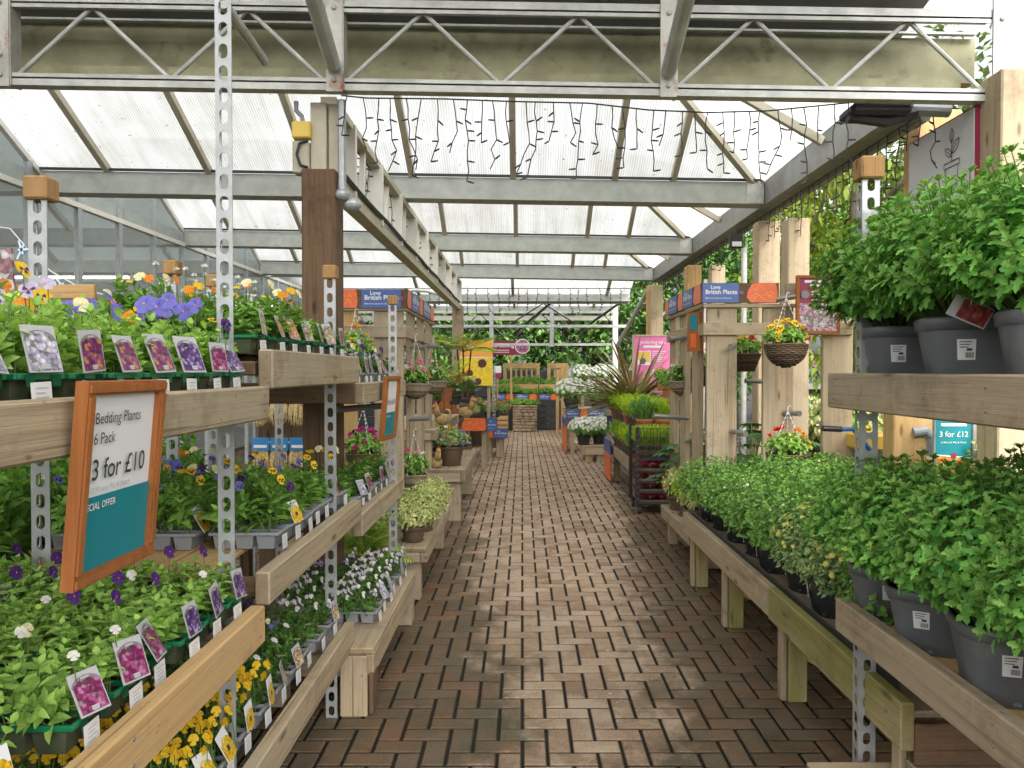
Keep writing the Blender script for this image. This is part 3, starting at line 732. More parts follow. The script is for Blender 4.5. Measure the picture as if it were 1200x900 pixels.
# bunting with blue and white flags inside the shop
bt = thing('bunting', 'string of blue and white pennants hanging inside the shop glass', 'bunting', P(12, 268, 4.4))
b0 = P(12, 268, 4.4)
cord = [P(x, y, 4.4) for x, y in ((-30, 262), (12, 268), (24, 282), (38, 298), (60, 318), (90, 335), (120, 345))]
part(bt, 'cord', M['paper'], lambda mb: mb.tube(cord, .004, 5), b0)
def flag(mb, a, b, c):
    a, b, c = P(*a, 4.4), P(*b, 4.4), P(*c, 4.4); n_ = Vector((0, -.003, 0))
    mb.add([a, b, c, a + n_, b + n_, c + n_], [(0, 1, 2), (5, 4, 3), (0, 3, 4, 1), (1, 4, 5, 2), (2, 5, 3, 0)], 0)
    m_ = (a + b + c) / 3
    for q in (a, b, c, (a + b) / 2, (b + c) / 2, (a + c) / 2):
        d = (q - m_); s_ = Vector((-d.z, 0, d.x)).normalized() * .006
        mb.add([m_ + s_ + n_ * 1.6, m_ - s_ + n_ * 1.6, m_ + d * .92 - s_ + n_ * 1.6, m_ + d * .92 + s_ + n_ * 1.6], [(0, 1, 2, 3)], 1)
part(bt, 'pennant', [M['skyblue'], M['paper']], lambda mb: flag(mb, (22, 281), (35, 292), (20, 305)), b0)
part(bt, 'pennant', [M['skyblue'], M['paper']], lambda mb: flag(mb, (66, 326), (84, 336), (70, 342)), b0)
d0 = P(0, 300, 4.2)
db = thing('display_banner', 'tall photo banner of pink heather standing behind the bedding plants', 'banner', (d0.x, 4.2, 1.2))
part(db, 'sheet', [picture('heather_photo', [(.4, .2, .24), (.62, .52, .54), (.28, .12, .14), (.7, .68, .68), (.36, .3, .3)], 26), M['slate']], lambda mb: Fr((-.22, 0, .2), (1, 0, .05), (0, 0, 1)).slab(mb, 0, 0, .32, .78, -.02, 0))
part(db, 'stand', wood('new', 0), lambda mb: (mb.box((-.3, .03, .72), (.5, .06, .80)), mb.box((-.25, .03, -1.2), (-.2, .06, .8))))

# ---------------------------------------------------------------- far canopy, girders, back of the yard
fc = thing('far_canopy', 'low white roofed canopy on dark lattice frames at the far end', 'canopy roof', (0, 16, 0))
def fp(name, mat, fn): return part(fc, name, mat, fn, (0, 16, 0))
for (a, b) in ((13.4, 16.3), (16.3, 19.3)):
    ym = (a + b) / 2; zg = 3.16
    for q in ([(-6.5, a, zg), (2.3, a, zg), (2.3, ym, zg + .5), (-6.5, ym, zg + .5)], [(-6.5, ym, zg + .5), (2.3, ym, zg + .5), (2.3, b, zg), (-6.5, b, zg)]):
        panel(fc, [(x, y - 16, z) for x, y, z in q], PC)
    fp('gutter_beam', M['beam'], lambda mb: mb.box((-6.5, b - .08, 3.0), (2.3, b + .08, 3.15)))
    for x in (-4.2, -2.2, -.2, 1.8): fp('rafter', M['raft'], lambda mb: mb.bar((x, ym, zg + .46), (x, b, zg - .04), .06, .07))
fp('fascia', M['white'], lambda mb: mb.box((-6.5, 19.35, 2.80), (2.4, 19.42, 2.92)))
for (Y, z0, z1) in ((16.4, 2.45, 3.02), (18.6, 2.13, 2.98)):
    fp('chord', M['galv'], lambda mb: (mb.box((-6.5, Y - .03, z0), (2.3, Y + .03, z0 + .06)), mb.box((-6.5, Y - .03, z1 - .06), (2.3, Y + .03, z1))))
    x = -6.3; k = 0
    while x < 2.2:
        if Y > 17 or k % 2 == 0:
            fp('lattice_rod', M['wire'], lambda mb: mb.tube([(x, Y, z0 + .05), (x + .75, Y, z1 - .05), (x + 1.5, Y, z0 + .05)], .016, 6))
        x += 1.5; k += 1
for x in (-.75, .72, -3.6): fp('stanchion', M['slot'], lambda mb: mb.box((x - .05, 18.5, 2.1), (x + .05, 18.6, 3.2)))
for (x0, x1) in ((-.2, .7), (1.2, 2.2)): fp('knee_brace', M['wire'], lambda mb: mb.tube([(x0, 17.2, 2.35), (x1, 16.4, 3.05)], .03))
fp('knee_brace', M['galv'], lambda mb: mb.tube([(2.2, 17.6, 2.1), (2.25, 13.4, 3.0)], .045))
fp('arch', M['galv'], lambda mb: mb.tube([P(445 + 42 * (1 - math.cos(a)), 360 - 20 * math.sin(a), 15) for a in [PI * k / 10 for k in range(11)]], .035))
fl = thing('floodlight', 'small black floodlight on a bracket among the posts', 'floodlight', P(862, 284, 7.2))
part(fl, 'body', M['black'], lambda mb: (mb.box((-.06, -.04, -.06), (.06, .03, .07), .01), mb.tube([(0, 0, .06), (0.02, .05, .15)], .01)))
part(fl, 'lens', M['paper'], lambda mb: mb.box((-.045, -.047, -.045), (.045, -.042, .0), .002))

# dark slatted fence at the back
fn_ = thing('slatted_fence', 'dark charcoal slatted fence in front of the far evergreens', 'fence', (0, 20.6, 0))
for k in range(6): part(fn_, 'slat', M['fence'], lambda mb: mb.box((-8, -.02, .05 + .25 * k), (5, .02, .285 + .25 * k), .01))
for x in (-6, -3.5, -1, 1.5, 4): part(fn_, 'fence_post', M['fence'], lambda mb: mb.box((x - .05, .03, 0), (x + .05, .12, 1.60)))

# ---------------------------------------------------------------- icicle lights
def icicles(label, pts, nstr, lens, group='icicle light strings', rr=0.0032, seed=1):
    r_ = random.Random(seed); pts = [Vector(p) for p in pts]; o = pts[0]
    t = thing('icicle_lights', label, 'fairy lights', o, 0, group)
    part(t, 'cable', M['wire'], lambda mb: mb.tube(pts, rr * 1.35, 5), o)
    cum = [0]
    for a, b in zip(pts, pts[1:]): cum.append(cum[-1] + (b - a).length)
    for i in range(nstr):
        s = cum[-1] * (i + .5 + r_.uniform(-.2, .2)) / nstr
        k = max(j for j in range(len(pts) - 1) if cum[j] <= s)
        p = pts[k].lerp(pts[k + 1], (s - cum[k]) / (cum[k + 1] - cum[k]))
        ln = r_.choice(lens) * r_.uniform(.85, 1.15); n_ = max(3, int(ln / .05)); mb = MB(); q = [p]; x = 0; yv = 0
        kink = r_.random() < .3
        for j in range(1, n_ + 1):
            x += r_.uniform(-.011, .011) + (.02 * r_.choice((-1, 1)) if kink and j > n_ * .7 else 0); yv += r_.uniform(-.008, .008)
            q.append(p + Vector((x, yv, -ln * j / n_)))
            if j % 2 == 0 or r_.random() < .3:
                a = r_.choice((-1, 1)) * r_.uniform(.4, 1.2); c = q[-1]
                d = Vector((math.sin(a), r_.uniform(-.5, .5), r_.uniform(-.5, .3))).normalized()
                mb.tube([c, c + d * .014, c + d * .04], [rr * .9, rr * 1.7, rr * 1.2], 5)
        mb.tube(q, rr, 5)
        mb.build('strand', M['wire'], t, o)
icicles('icicle lights hanging in front of the translucent roof from the entrance truss', [P(400, 112, 4.12), P(430, 115, 4.12), P(520, 116, 4.12), P(600, 119, 4.12), P(690, 121, 4.12), P(760, 129, 4.15), P(830, 132, 4.2), P(900, 130, 4.25), P(960, 124, 4.25), P(1000, 120, 4.25)], 36, (.2, .3, .42, .38, .26, .34), seed=4)
icicles('icicle lights hanging along the eave beam beside the outdoor trees', [(XE + .12, 4.35 + .5 * i, 3.045) for i in range(18)], 62, (.2, .3, .38, .26), seed=9, rr=.0036)
icicles('icicle lights tangled inside the white ladder girder over the aisle', [(-1.16, 4.8 + .6 * i, 3.06) for i in range(15)], 38, (.3, .4, .25), seed=11, rr=.0036)
icicles('icicle lights strung along the far lattice frame before the evergreens', [P(x, 338, 15.8) for x in (400, 480, 560, 640, 700, 755)], 30, (.35, .5, .6), seed=13, rr=.006)
# ---------------------------------------------------------------- leaves, flowers
OV = [(0.0, 0.05), (0.18, 0.30), (0.45, 0.50), (0.75, 0.34), (1.0, 0.02)]             # ovate
LOBE = [(0.0, 0.05), (0.16, 0.10), (0.32, 0.42), (0.36, 0.20), (0.58, 0.60), (0.64, 0.24), (0.84, 0.30), (1.0, 0.02)]   # lobed
SIMPLE = [(0.0, 0.06), (0.45, 0.5), (1.0, 0.02)]
def leaf(mb, p, d, up, ln, wd, shape=OV, bend=0.25, fold=0.18, mi=0):
    d = d.normalized(); x = d.cross(up)
    if x.length < 1e-4: x = d.cross(Vector((1, 0.2, 0)))
    x.normalize(); n_ = x.cross(d).normalized()
    vs = []
    for t, w_ in shape:
        c = p + d * (ln * t) - n_ * (bend * ln * t * t)
        e = x * (w_ * wd)
        vs += [c - e + n_ * (fold * w_ * wd), c, c + e + n_ * (fold * w_ * wd)]
    fs = []
    for i in range(len(shape) - 1):
        a = i * 3; fs += [(a, a + 1, a + 4, a + 3), (a + 1, a + 2, a + 5, a + 4)]
    mb.add(vs, fs, mi)
def rdir(r_, zlo=-1, zhi=1):
    z = r_.uniform(zlo, zhi); a = r_.uniform(0, 2 * PI); q = math.sqrt(max(0, 1 - z * z))
    return Vector((q * math.cos(a), q * math.sin(a), z))
UP = Vector((0, 0, 1))
def pansy(mb, p, face, r_, s=0.03, mi=(0, 1, 2)):
    """five overlapping petals; slots: petal, blotch, eye"""
    f = face.normalized(); x = f.cross(UP)
    if x.length < 1e-3: x = Vector((1, 0, 0))
    x.normalize(); y = x.cross(f).normalized(); x = -x
    for k, (a, l_, w_, off) in enumerate(((62, 1.0, .95, -.10), (118, 1.0, .95, -.06), (5, .95, .9, .0), (175, .95, .9, .03), (270, 1.05, 1.2, .06))):
        a = math.radians(a + r_.uniform(-8, 8)); d = x * math.cos(a) + y * math.sin(a); e = x * -math.sin(a) + y * math.cos(a)
        c = p + f * (off * s)
        pts = [c]
        for (t, ww) in ((.45, -.42), (.85, -.5), (1.05, -.22), (1.05, .22), (.85, .5), (.45, .42)):
            pts.append(c + d * (t * l_ * s) + e * (ww * w_ * s) + f * (s * .12 * math.sin(t * 3 + k) + s * r_.uniform(-.06, .06)))
        mb.add(pts, [(0, i, i + 1) for i in range(1, 6)], mi[0])
        if mi[1] is not None and k >= 2:
            c2 = c + f * (.05 * s)
            mb.add([c2, c2 + d * (.52 * s) - e * (.24 * s) + f * (.06 * s), c2 + d * (.62 * s) + f * (.08 * s), c2 + d * (.52 * s) + e * (.24 * s) + f * (.06 * s)], [(0, 1, 2, 3)], mi[1])
    c = p + f * (.14 * s)
    mb.add([c + (x * math.cos(2 * PI * k / 6) + y * math.sin(2 * PI * k / 6)) * (.11 * s) for k in range(6)], [tuple(range(6))], mi[2])
def ruffle(mb, p, r_, s, mi=0, n=10):
    """a rounded double flower head of loose petals"""
    for k in range(n):
        d = rdir(r_, -.1, 1); e = d.orthogonal().normalized(); g = d.cross(e); c = p + d * (s * .55)
        mb.add([p + d * s * .1, c + e * s * .42, p + d * s * r_.uniform(.85, 1.1), c - e * s * .42 + g * s * .1], [(0, 1, 2, 3)], mi)
def daisy(mb, p, f, r_, s, mi=0):
    f = f.normalized(); x = f.orthogonal().normalized(); y = f.cross(x); n = 9
    for ring, rr_, hh in ((0, 1.0, 0.0), (1, .62, .28)):
        vs = [p + f * (hh * s)]
        for k in range(n):
            a = 2 * PI * (k + ring * .5) / n; b_ = 2 * PI * (k + .32 + ring * .5) / n; c_ = 2 * PI * (k + .68 + ring * .5) / n
            q = rr_ * s * r_.uniform(.88, 1.1)
            vs += [p + f * (hh * s) + (x * math.cos(a) + y * math.sin(a)) * (q * .5), p + f * ((hh + .1) * s) + (x * math.cos(b_) + y * math.sin(b_)) * q, p + f * ((hh + .1) * s) + (x * math.cos(c_) + y * math.sin(c_)) * q]
        fs = []
        for k in range(n):
            i = 1 + 3 * k; j = 1 + 3 * ((k + 1) % n)
            fs += [(0, i, j), (i, i + 1, i + 2, j)]
        mb.add(vs, fs, mi)

def me_of(mb, name, mats, smooth=False):
    me = bpy.data.meshes.new(name); me.from_pydata(mb.v, [], mb.f)
    for m in mats: me.materials.append(m)
    me.polygons.foreach_set('material_index', mb.m)
    if smooth: me.polygons.foreach_set('use_smooth', [True] * len(me.polygons))
    me.update(); return me
def stemmy(mb, r_, base, tip, leaves, ln, wd, shape, mi=0, mtip=None, stem_mi=1, sr=.0022, start=.35, bend=.3, tips=4):
    """a stem with alternate leaves and a small rosette at its end"""
    base = Vector(base); tip = Vector(tip); mid = base.lerp(tip, .5) + Vector((0, 0, .12 * (tip - base).length))
    pts = [base, mid, tip]; mb.tube(pts, [sr, sr * .8, sr * .5], 4, stem_mi, cap=False)
    def at(t): return (base.lerp(mid, t * 2) if t < .5 else mid.lerp(tip, t * 2 - 1))
    axis = (tip - mid).normalized(); a = r_.uniform(0, 6.28)
    for i in range(leaves):
        t = start + (1 - start) * (i + r_.uniform(0, .7)) / leaves; a += 2.4
        e = axis.orthogonal().normalized(); g = axis.cross(e)
        rad = e * math.cos(a) + g * math.sin(a)
        s = 1.12 - .45 * t
        d = rad + axis * r_.uniform(.1, .7) + UP * .12
        leaf(mb, at(t), d, axis + rad * .2, ln * s * r_.uniform(.6, 1.28), wd * s * r_.uniform(.7, 1.2), shape, bend * r_.uniform(.4, 1.6), .2, mi)
    for k in range(tips):
        a += 2.0; e = axis.orthogonal().normalized(); g = axis.cross(e); rad = e * math.cos(a) + g * math.sin(a)
        leaf(mb, tip, rad * .8 + axis * r_.uniform(.5, 1.2), axis, ln * .5 * r_.uniform(.8, 1.2), wd * .5, shape, .1, .3, mi if mtip is None else mtip)

# ---- bedding tray foliage: local x 0 (front) .. -D, y 0..W, z 0 = rim
def bed_mesh(seed, D=.24, W=.135, h=.12, ln=.05, wd=.032, n=6, per=7, mats=None, stems=4, splay=.05):
    r_ = random.Random(seed); mb = MB()
    rows = max(2, round(n / 2))
    for i in range(rows):
        for j in range(2):
            c = Vector((-D * (i + .5) / rows, W * (j + .5) / 2, -.015))
            for k in range(stems):
                tip = c + Vector((min(r_.gauss(0, splay), -.035 - c.x), r_.gauss(0, splay * .8), h * r_.uniform(.45, 1.1)))
                stemmy(mb, r_, c + Vector((r_.uniform(-.012, .012), r_.uniform(-.012, .012), 0)), tip, per, ln, wd, OV, 0, None, 1, .0018, .2, .35, 3)
    return me_of(mb, 'foliage', mats or [L['bed'], M['stem']])
BEDS = {}
def bed(kind):
    spec = dict(
        light=dict(h=.115, ln=.04, wd=.026, mats=[L['bedlight'], M['stem']], stems=5, per=8),
        mid=dict(h=.13, ln=.043, wd=.026, mats=[L['bed'], M['stem']], stems=5, per=8),
        tall=dict(h=.20, ln=.062, wd=.03, mats=[L['bed'], M['stem']], stems=5, per=9),
        dark=dict(h=.09, ln=.04, wd=.026, mats=[L['beddark'], M['stem']]),
        viola=dict(h=.085, ln=.03, wd=.018, mats=[L['beddark'], M['stem']], stems=6, per=8),
    )[kind]
    if kind not in BEDS: BEDS[kind] = [bed_mesh(hash_(kind) + i, **spec) for i in range(3)]
    return BEDS[kind]
def hash_(s): return sum((i + 3) * ord(ch) for i, ch in enumerate(s)) % 9973
FLO = {}
def blooms(cols, n, s, h, D=.24, W=.135, face=(0.8, -.6, .35), blotch='dark', seed=0, style='pansy'):
    k = (tuple(cols), n, s, h, D, W, blotch, seed, style)
    if k in FLO: return FLO[k]
    r_ = random.Random(hash_(str(k))); mb = MB(); mats = []
    for c in cols: mats.append(petal(c))
    nb = len(mats); mats += [petal(blotch or 'dark'), petal('gold'), M['stem']]
    for i in range(n):
        p = Vector((-D * r_.uniform(.02, .95), W * r_.uniform(.02, .98), h * r_.uniform(.72, 1.18)))
        f = Vector(face) + Vector((r_.gauss(0, .5), r_.gauss(0, .5), r_.uniform(-.1, .6)))
        ci = r_.randrange(len(cols))
        if style == 'pansy': pansy(mb, p, f, r_, s * r_.uniform(.8, 1.12), (ci, nb if blotch else None, nb + 1))
        else: ruffle(mb, p, r_, s * r_.uniform(.8, 1.15), ci)
        mb.tube([Vector((p.x + r_.uniform(-.02, .02), p.y + r_.uniform(-.02, .02), 0)), p - Vector((0, 0, .02)), p - f.normalized() * .004], .0013, 4, nb + 2, cap=False)
    FLO[k] = me_of(mb, 'blossoms', mats)
    return FLO[k]

# ---- six-pack tray body, picture card and price ticket
def tray_mesh(green, D=.24, W=.135, H=.055):
    mb = MB(); g = .003
    # rim with a rolled edge
    for (a, b, c, d) in ((-D, g, 0, g + .010), (-D, W - .010 - g, 0, W - g), (-.010, g + .010, 0, W - g - .010), (-D, g + .010, -D + .010, W - g - .010), (-D + .01, W / 2 - .004, -.010, W / 2 + .004)):
        mb.box((a, b, -.008), (c, d, .003), .002, 0)
    for i in range(3):
        for j in range(2):
            x0, x1 = -D + .012 + (D - .02) * i / 3, -D + .008 + (D - .02) * (i + 1) / 3 - .004
            y0, y1 = g + .009 + (W - .02) * j / 2, g + .007 + (W - .02) * (j + 1) / 2
            t = .007
            vs = [(x0, y0, -.004), (x1, y0, -.004), (x1, y1, -.004), (x0, y1, -.004), (x0 + t, y0 + t, -H), (x1 - t, y0 + t, -H), (x1 - t, y1 - t, -H), (x0 + t, y1 - t, -H)]
            mb.add(vs, [(0, 1, 5, 4), (1, 2, 6, 5), (2, 3, 7, 6), (3, 0, 4, 7), (4, 5, 6, 7)], 1)
            mb.add([(x0, y0, -.010), (x1, y0, -.010), (x1, y1, -.010), (x0, y1, -.010)], [(0, 1, 2, 3)], 2)
    if green:
        for yy in (W * .28, W * .78):
            mb.add([(0.0015, yy - .014, .001), (0.0015, yy + .014, .001), (0.0025, yy + .010, -.020), (0.0025, yy - .010, -.020)], [(0, 1, 2, 3), (3, 2, 1, 0)], 0)
    return me_of(mb, 'tray', [M['traygreen'], M['traycell'], M['soil']] if green else [M['traygrey'], M['traygrey'], M['soil']])
TRAY = {True: tray_mesh(True), False: tray_mesh(False)}
CARD = {}
CPIC = dict(
    lilac=[(.62, .58, .74), (.42, .38, .55), (.8, .78, .85), (.2, .22, .2), (.52, .46, .66)],
    plum=[(.22, .025, .15), (.34, .07, .24), (.12, .015, .09), (.55, .28, .07), (.28, .04, .21)],
    magenta=[(.30, .025, .14), (.44, .08, .25), (.18, .015, .09), (.50, .22, .36), (.13, .08, .09)],
    violet=[(.08, .03, .17), (.15, .06, .26), (.38, .28, .48), (.04, .02, .08)],
    yellow=[(.85, .52, .02), (.92, .68, .05), (.70, .34, .01), (.9, .8, .3)],
    orange=[(.75, .22, .03), (.85, .42, .1), (.5, .1, .03), (.8, .7, .6)],
    mixed=[(.5, .1, .1), (.75, .6, .2), (.25, .3, .12), (.7, .65, .6), (.35, .15, .25)],
)
def card_mesh(kind, w_=.072, h_=.088):
    """a picture card standing at the front rim, facing +x"""
    if kind in CARD: return CARD[kind]
    mb = MB(); fr = Fr((0, -w_ / 2, -.008), (0, 1, 0), (-.22, 0, 1))
    fr.slab(mb, 0, 0, w_, h_, -.0015, 0, 0)
    if kind == 'yellow':
        fr.poly(mb, [(.002, .002), (w_ - .002, .002), (w_ - .002, h_ * .62), (.002, h_ * .62)], .0012, 2)
        for k in range(7):
            a = 2 * PI * k / 7; fr.disc(mb, w_ * .5 + .019 * math.cos(a), h_ * .36 + .021 * math.sin(a), .017, .0018 + .0001 * k, 1, 10)
        fr.disc(mb, w_ * .5, h_ * .36, .009, .0028, 4, 8)
    else:
        arch = [(.004, .004), (w_ - .004, .004), (w_ - .004, h_ * .66)] + [(w_ / 2 + (w_ / 2 - .004) * math.cos(PI * k / 8), h_ * .66 + h_ * .16 * math.sin(PI * k / 8)) for k in range(1, 8)] + [(.004, h_ * .66)]
        fr.poly(mb, [(w_ / 2 + (w_ / 2 - .001) * math.cos(PI * k / 10), h_ * .66 + h_ * .24 * math.sin(PI * k / 10)) for k in range(11)], .0010, 3)
        fr.poly(mb, arch, .0016, 1)
        fr.line(mb, [(w_ * .36, h_ * .84), (w_ * .64, h_ * .84)], .004, .0022, 0)
        fr.poly(mb, [(w_ * .38, .006), (w_ * .62, .006), (w_ * .62, h_ * .17), (w_ * .38, h_ * .17)], .0024, 0)
        for k in range(4): fr.line(mb, [(w_ * .42 + .004 * k, .009), (w_ * .42 + .004 * k, h_ * .12)], .0016, .0028, 3)
    CARD[kind] = me_of(mb, 'picture_card', [M['cardgray'] if kind != 'yellow' else M['paper'], picture('card_photo_' + kind, CPIC[kind], 120), picture('card_photo_base_' + kind, CPIC[kind], 90), M['grayink'], M['ink']])
    return CARD[kind]
def ticket_mesh():
    mb = MB(); fr = Fr((.006, -.026, -.062), (0, 1, 0), (-.05, 0, 1))
    fr.slab(mb, 0, 0, .052, .050, -.001, 0, 0)
    for k in range(4): fr.line(mb, [(.010, .040 - .008 * k), (.042 - (k % 2) * .008, .040 - .008 * k)], .0022, .0012, 1)
    return me_of(mb, 'price_ticket', [M['paper'], M['cardgray']])
TICKET = ticket_mesh()
TRAYN = [0]
def tray(label, group, loc, rz=0.0, green=True, leaf_='light', flowers=None, card=None, ticket=True, sc=1.0, name='bedding_tray', H=1.0, skip=0.0):
    i = TRAYN[0]; TRAYN[0] += 1; r_ = random.Random(i * 17 + 5)
    t = thing(name, label, 'plant tray', loc, rz + r_.uniform(-.05, .05), group); t.scale = (sc, sc, sc)
    obj('tray', TRAY[green], t)
    f = obj('foliage', bed(leaf_)[i % 3], t); f.scale.z = H * r_.uniform(.88, 1.12)
    if flowers: obj('blossoms', flowers, t)
    if card and not (r_.random() < skip):
        c = obj('picture_card', card_mesh(card), t); c.location = (.012, .0675 + r_.uniform(-.015, .015), .012); c.rotation_euler = (r_.uniform(-.14, .14), r_.uniform(-.3, .12), r_.uniform(-.35, .2)); c.scale = [r_.uniform(.85, 1.08)] * 3
    if ticket:
        c = obj('price_ticket', TICKET, t); c.location = (0, .0675 + r_.uniform(-.01, .01), 0); c.rotation_euler = (r_.uniform(-.05, .05), 0, 0)
    return t

# ---- big lobed chrysanthemums in grey pots
def mum_mesh(seed, rad, h, stems, per, ln, wd, shape, mats, low=-.25, extra=None, sr=.003, core=.55):
    r_ = random.Random(seed); mb = MB()
    for k in range(stems):
        u_ = (k + .5) / stems; z = 1 - u_ * (1 - low); a = k * 2.39996 + r_.uniform(-.3, .3)
        q = math.sqrt(max(0, 1 - z * z)); s = r_.uniform(.86, 1.08)
        tip = Vector((rad * q * math.cos(a) * s, rad * q * math.sin(a) * s, h * .42 + h * .58 * z * s if z > 0 else h * (.42 + .42 * z)))
        base = Vector((tip.x * .22, tip.y * .22, 0))
        stemmy(mb, r_, base, tip, per, ln, wd, shape, 0, 1, 2, sr, .42, .35, 5)
    for k in range(int(stems * core)):   # inner shade leaves that close the plant
        d = rdir(r_, -.1, 1); p = Vector((d.x * rad * .6, d.y * rad * .6, h * .35 + d.z * h * .35))
        leaf(mb, p, d + rdir(r_) * .6, UP, ln * 1.2, wd * 1.2, SIMPLE, .3, .1, 0)
    if extra: extra(mb, r_)
    return me_of(mb, 'foliage', mats)
def pot_mesh(r1, r0, h, mat, square=0):
    mb = MB()
    mb.lathe([(r0 * .96, 0), (r0, .004), (r1 - .004, h - .035), (r1 - .004, h - .034), (r1 + .004, h - .032), (r1 + .007, h - .004), (r1 + .004, h), (r1 - .004, h), (r1 - .007, h - .03)], 36, (0, 0, 0), 0)
    mb.lathe([(r1 - .007, h - .03), (0.001, h - .022)], 36, (0, 0, 0), 1)
    for k in range(8):
        a = 2 * PI * k / 8; p = (r0 * .985 * math.cos(a), r0 * .985 * math.sin(a), .012)
        mb.ell(p, (.014, .014, .008), 6, 4, 0)
    if square:      # tapered pot of rounded-square plan
        for i, (x, y, z) in enumerate(mb.v):
            a = math.atan2(y, x); c_, s_ = abs(math.cos(a)), abs(math.sin(a)); q = (c_ ** square + s_ ** square) ** (-1 / square)
            mb.v[i] = (x * q * .95, y * q * .95, z)
    return me_of(mb, 'pot', [mat, M['soil']], True)
def sticker_mesh(r, ang, z, wd=.045, hg=.055, square=0):
    """price sticker wrapped round the pot at angle ang"""
    mb = MB(); vs = []; fs = []; n = 6
    for k in range(n + 1):
        a = ang + (k / n - .5) * wd / r
        for (zz, rr_) in ((z, r), (z + hg, r * (1 + .10 * hg / .1))): vs.append((rr_ * math.cos(a), rr_ * math.sin(a), zz))
    for k in range(n): fs.append((2 * k, 2 * k + 2, 2 * k + 3, 2 * k + 1))
    mb.add(vs, fs, 0)
    r2 = r * 1.008
    def rect(u0, u1, v0, v1, mi):
        q = []
        for (u_, v) in ((u0, v0), (u1, v0), (u1, v1), (u0, v1)):
            a = ang + (u_ - .5) * wd / r; rr_ = r2 * (1 + .10 * hg * v / .1); q.append((rr_ * math.cos(a), rr_ * math.sin(a), z + hg * v))
        mb.add(q, [(0, 1, 2, 3)], mi)
    for k in range(9): rect(.42 + .055 * k, .42 + .055 * k + (.03 if k % 3 else .018), .1, .36, 1)
    for k in range(3): rect(.12, .8 - .1 * k, .86 - .13 * k, .90 - .13 * k, 1)
    rect(.5, .8, .44, .56, 1)
    if square:
        for i, (x, y, zz) in enumerate(mb.v):
            a = math.atan2(y, x); q = (abs(math.cos(a)) ** square + abs(math.sin(a)) ** square) ** (-1 / square)
            rr_ = ((.094 + .030 * zz / .165) * q * .95 + .0012) + max(0, math.hypot(x, y) - r * (1 + .10 * (zz - z) / .1)) * .8
            mb.v[i] = (rr_ * math.cos(a), rr_ * math.sin(a), zz)
    return me_of(mb, 'price_sticker', [M['paper'], M['ink']])
MUMS = [mum_mesh(41 + k, .27, .43, 300, 9, .052, .034, LOBE, [L['mum'], L['mumtip'], M['stem']], -.36) for k in range(3)]
BIGPOT = pot_mesh(.128, .094, .20, M['potgrey'], 4)
BIGSTICK = [sticker_mesh(.1175, a, .085, .045, .055, 4) for a in (-1.72, -1.80, -1.5)]
def redtag():
    mb = MB(); fr = Fr((0, 0, 0), (1, 0, 0), (0, .35, 1))
    fr.slab(mb, 0, 0, .10, .055, -.0015, 0, 0); fr.poly(mb, [(.022, .004), (.096, .004), (.096, .051), (.022, .051)], .0015, 1)
    return me_of(mb, 'care_tag', [M['cardgray'], picture('red_mum_photo', [(.34, .06, .05), (.22, .03, .03), (.42, .12, .08), (.3, .05, .06)], 90)])
REDTAG = redtag()
def big_mum(label, loc, k, rz, sc=1.0, tagged=None, stick=0):
    t = thing('potted_chrysanthemum', label, 'potted plant', loc, 0, 'big leafy chrysanthemums in grey pots'); t.scale = (sc, sc, sc)
    p_ = obj('pot', BIGPOT, t); obj('price_sticker', BIGSTICK[stick], p_)
    f = obj('foliage', MUMS[k % 3], t); f.location = (0, 0, .16); f.rotation_euler = (0, 0, rz); p_.rotation_euler = (0, 0, -.28 - .09 * k)
    if tagged:
        c = obj('care_tag', REDTAG, t); c.location = tagged; c.rotation_euler = (0.55, .42, -.1)
    return t
# ---- small bushy chrysanthemums on the bench
def buds(col, n, rad, h, s=.009):
    def fn(mb, r_):
        for k in range(n):
            d = rdir(r_, .15, 1); p = Vector((d.x * rad * 1.03, d.y * rad * 1.03, h * .42 + d.z * h * .62)); daisy(mb, p, d, r_, s * r_.uniform(.6, 1.3), 3)
    return fn
SM = [mum_mesh(60 + k, .185, .25, 190, 6, .036, .024, SIMPLE, [L['small'], L['mumtip'] if k < 2 else L['small'], M['stem'], petal('cream')], -.35, buds('cream', 26, .185, .25, .006) if k == 1 else None, .0018, .8) for k in range(2)]
SM.append(mum_mesh(70, .185, .26, 170, 6, .034, .017, SIMPLE, [L['greyleaf'], L['greyleaf'], M['stem'], petal('lemon')], -.35, buds('lemon', 130, .19, .27, .0095), .0018, .8))
SMPOT = pot_mesh(.098, .075, .15, M['potdark'])
SMSTICK = sticker_mesh(.093, 2.9, .06, .04, .05)
def small_mum(label, loc, k, rz, sc=1.0):
    t = thing('potted_chrysanthemum', label, 'potted plant', loc, 0, 'bushy chrysanthemums on the long low bench'); t.scale = (sc, sc, sc)
    p_ = obj('pot', SMPOT, t); obj('price_sticker', SMSTICK, p_)
    f = obj('foliage', SM[k], t); f.location = (0, 0, .10); f.rotation_euler = (0, 0, rz); f.scale = (1.22, 1.22, 1.14)
    return t

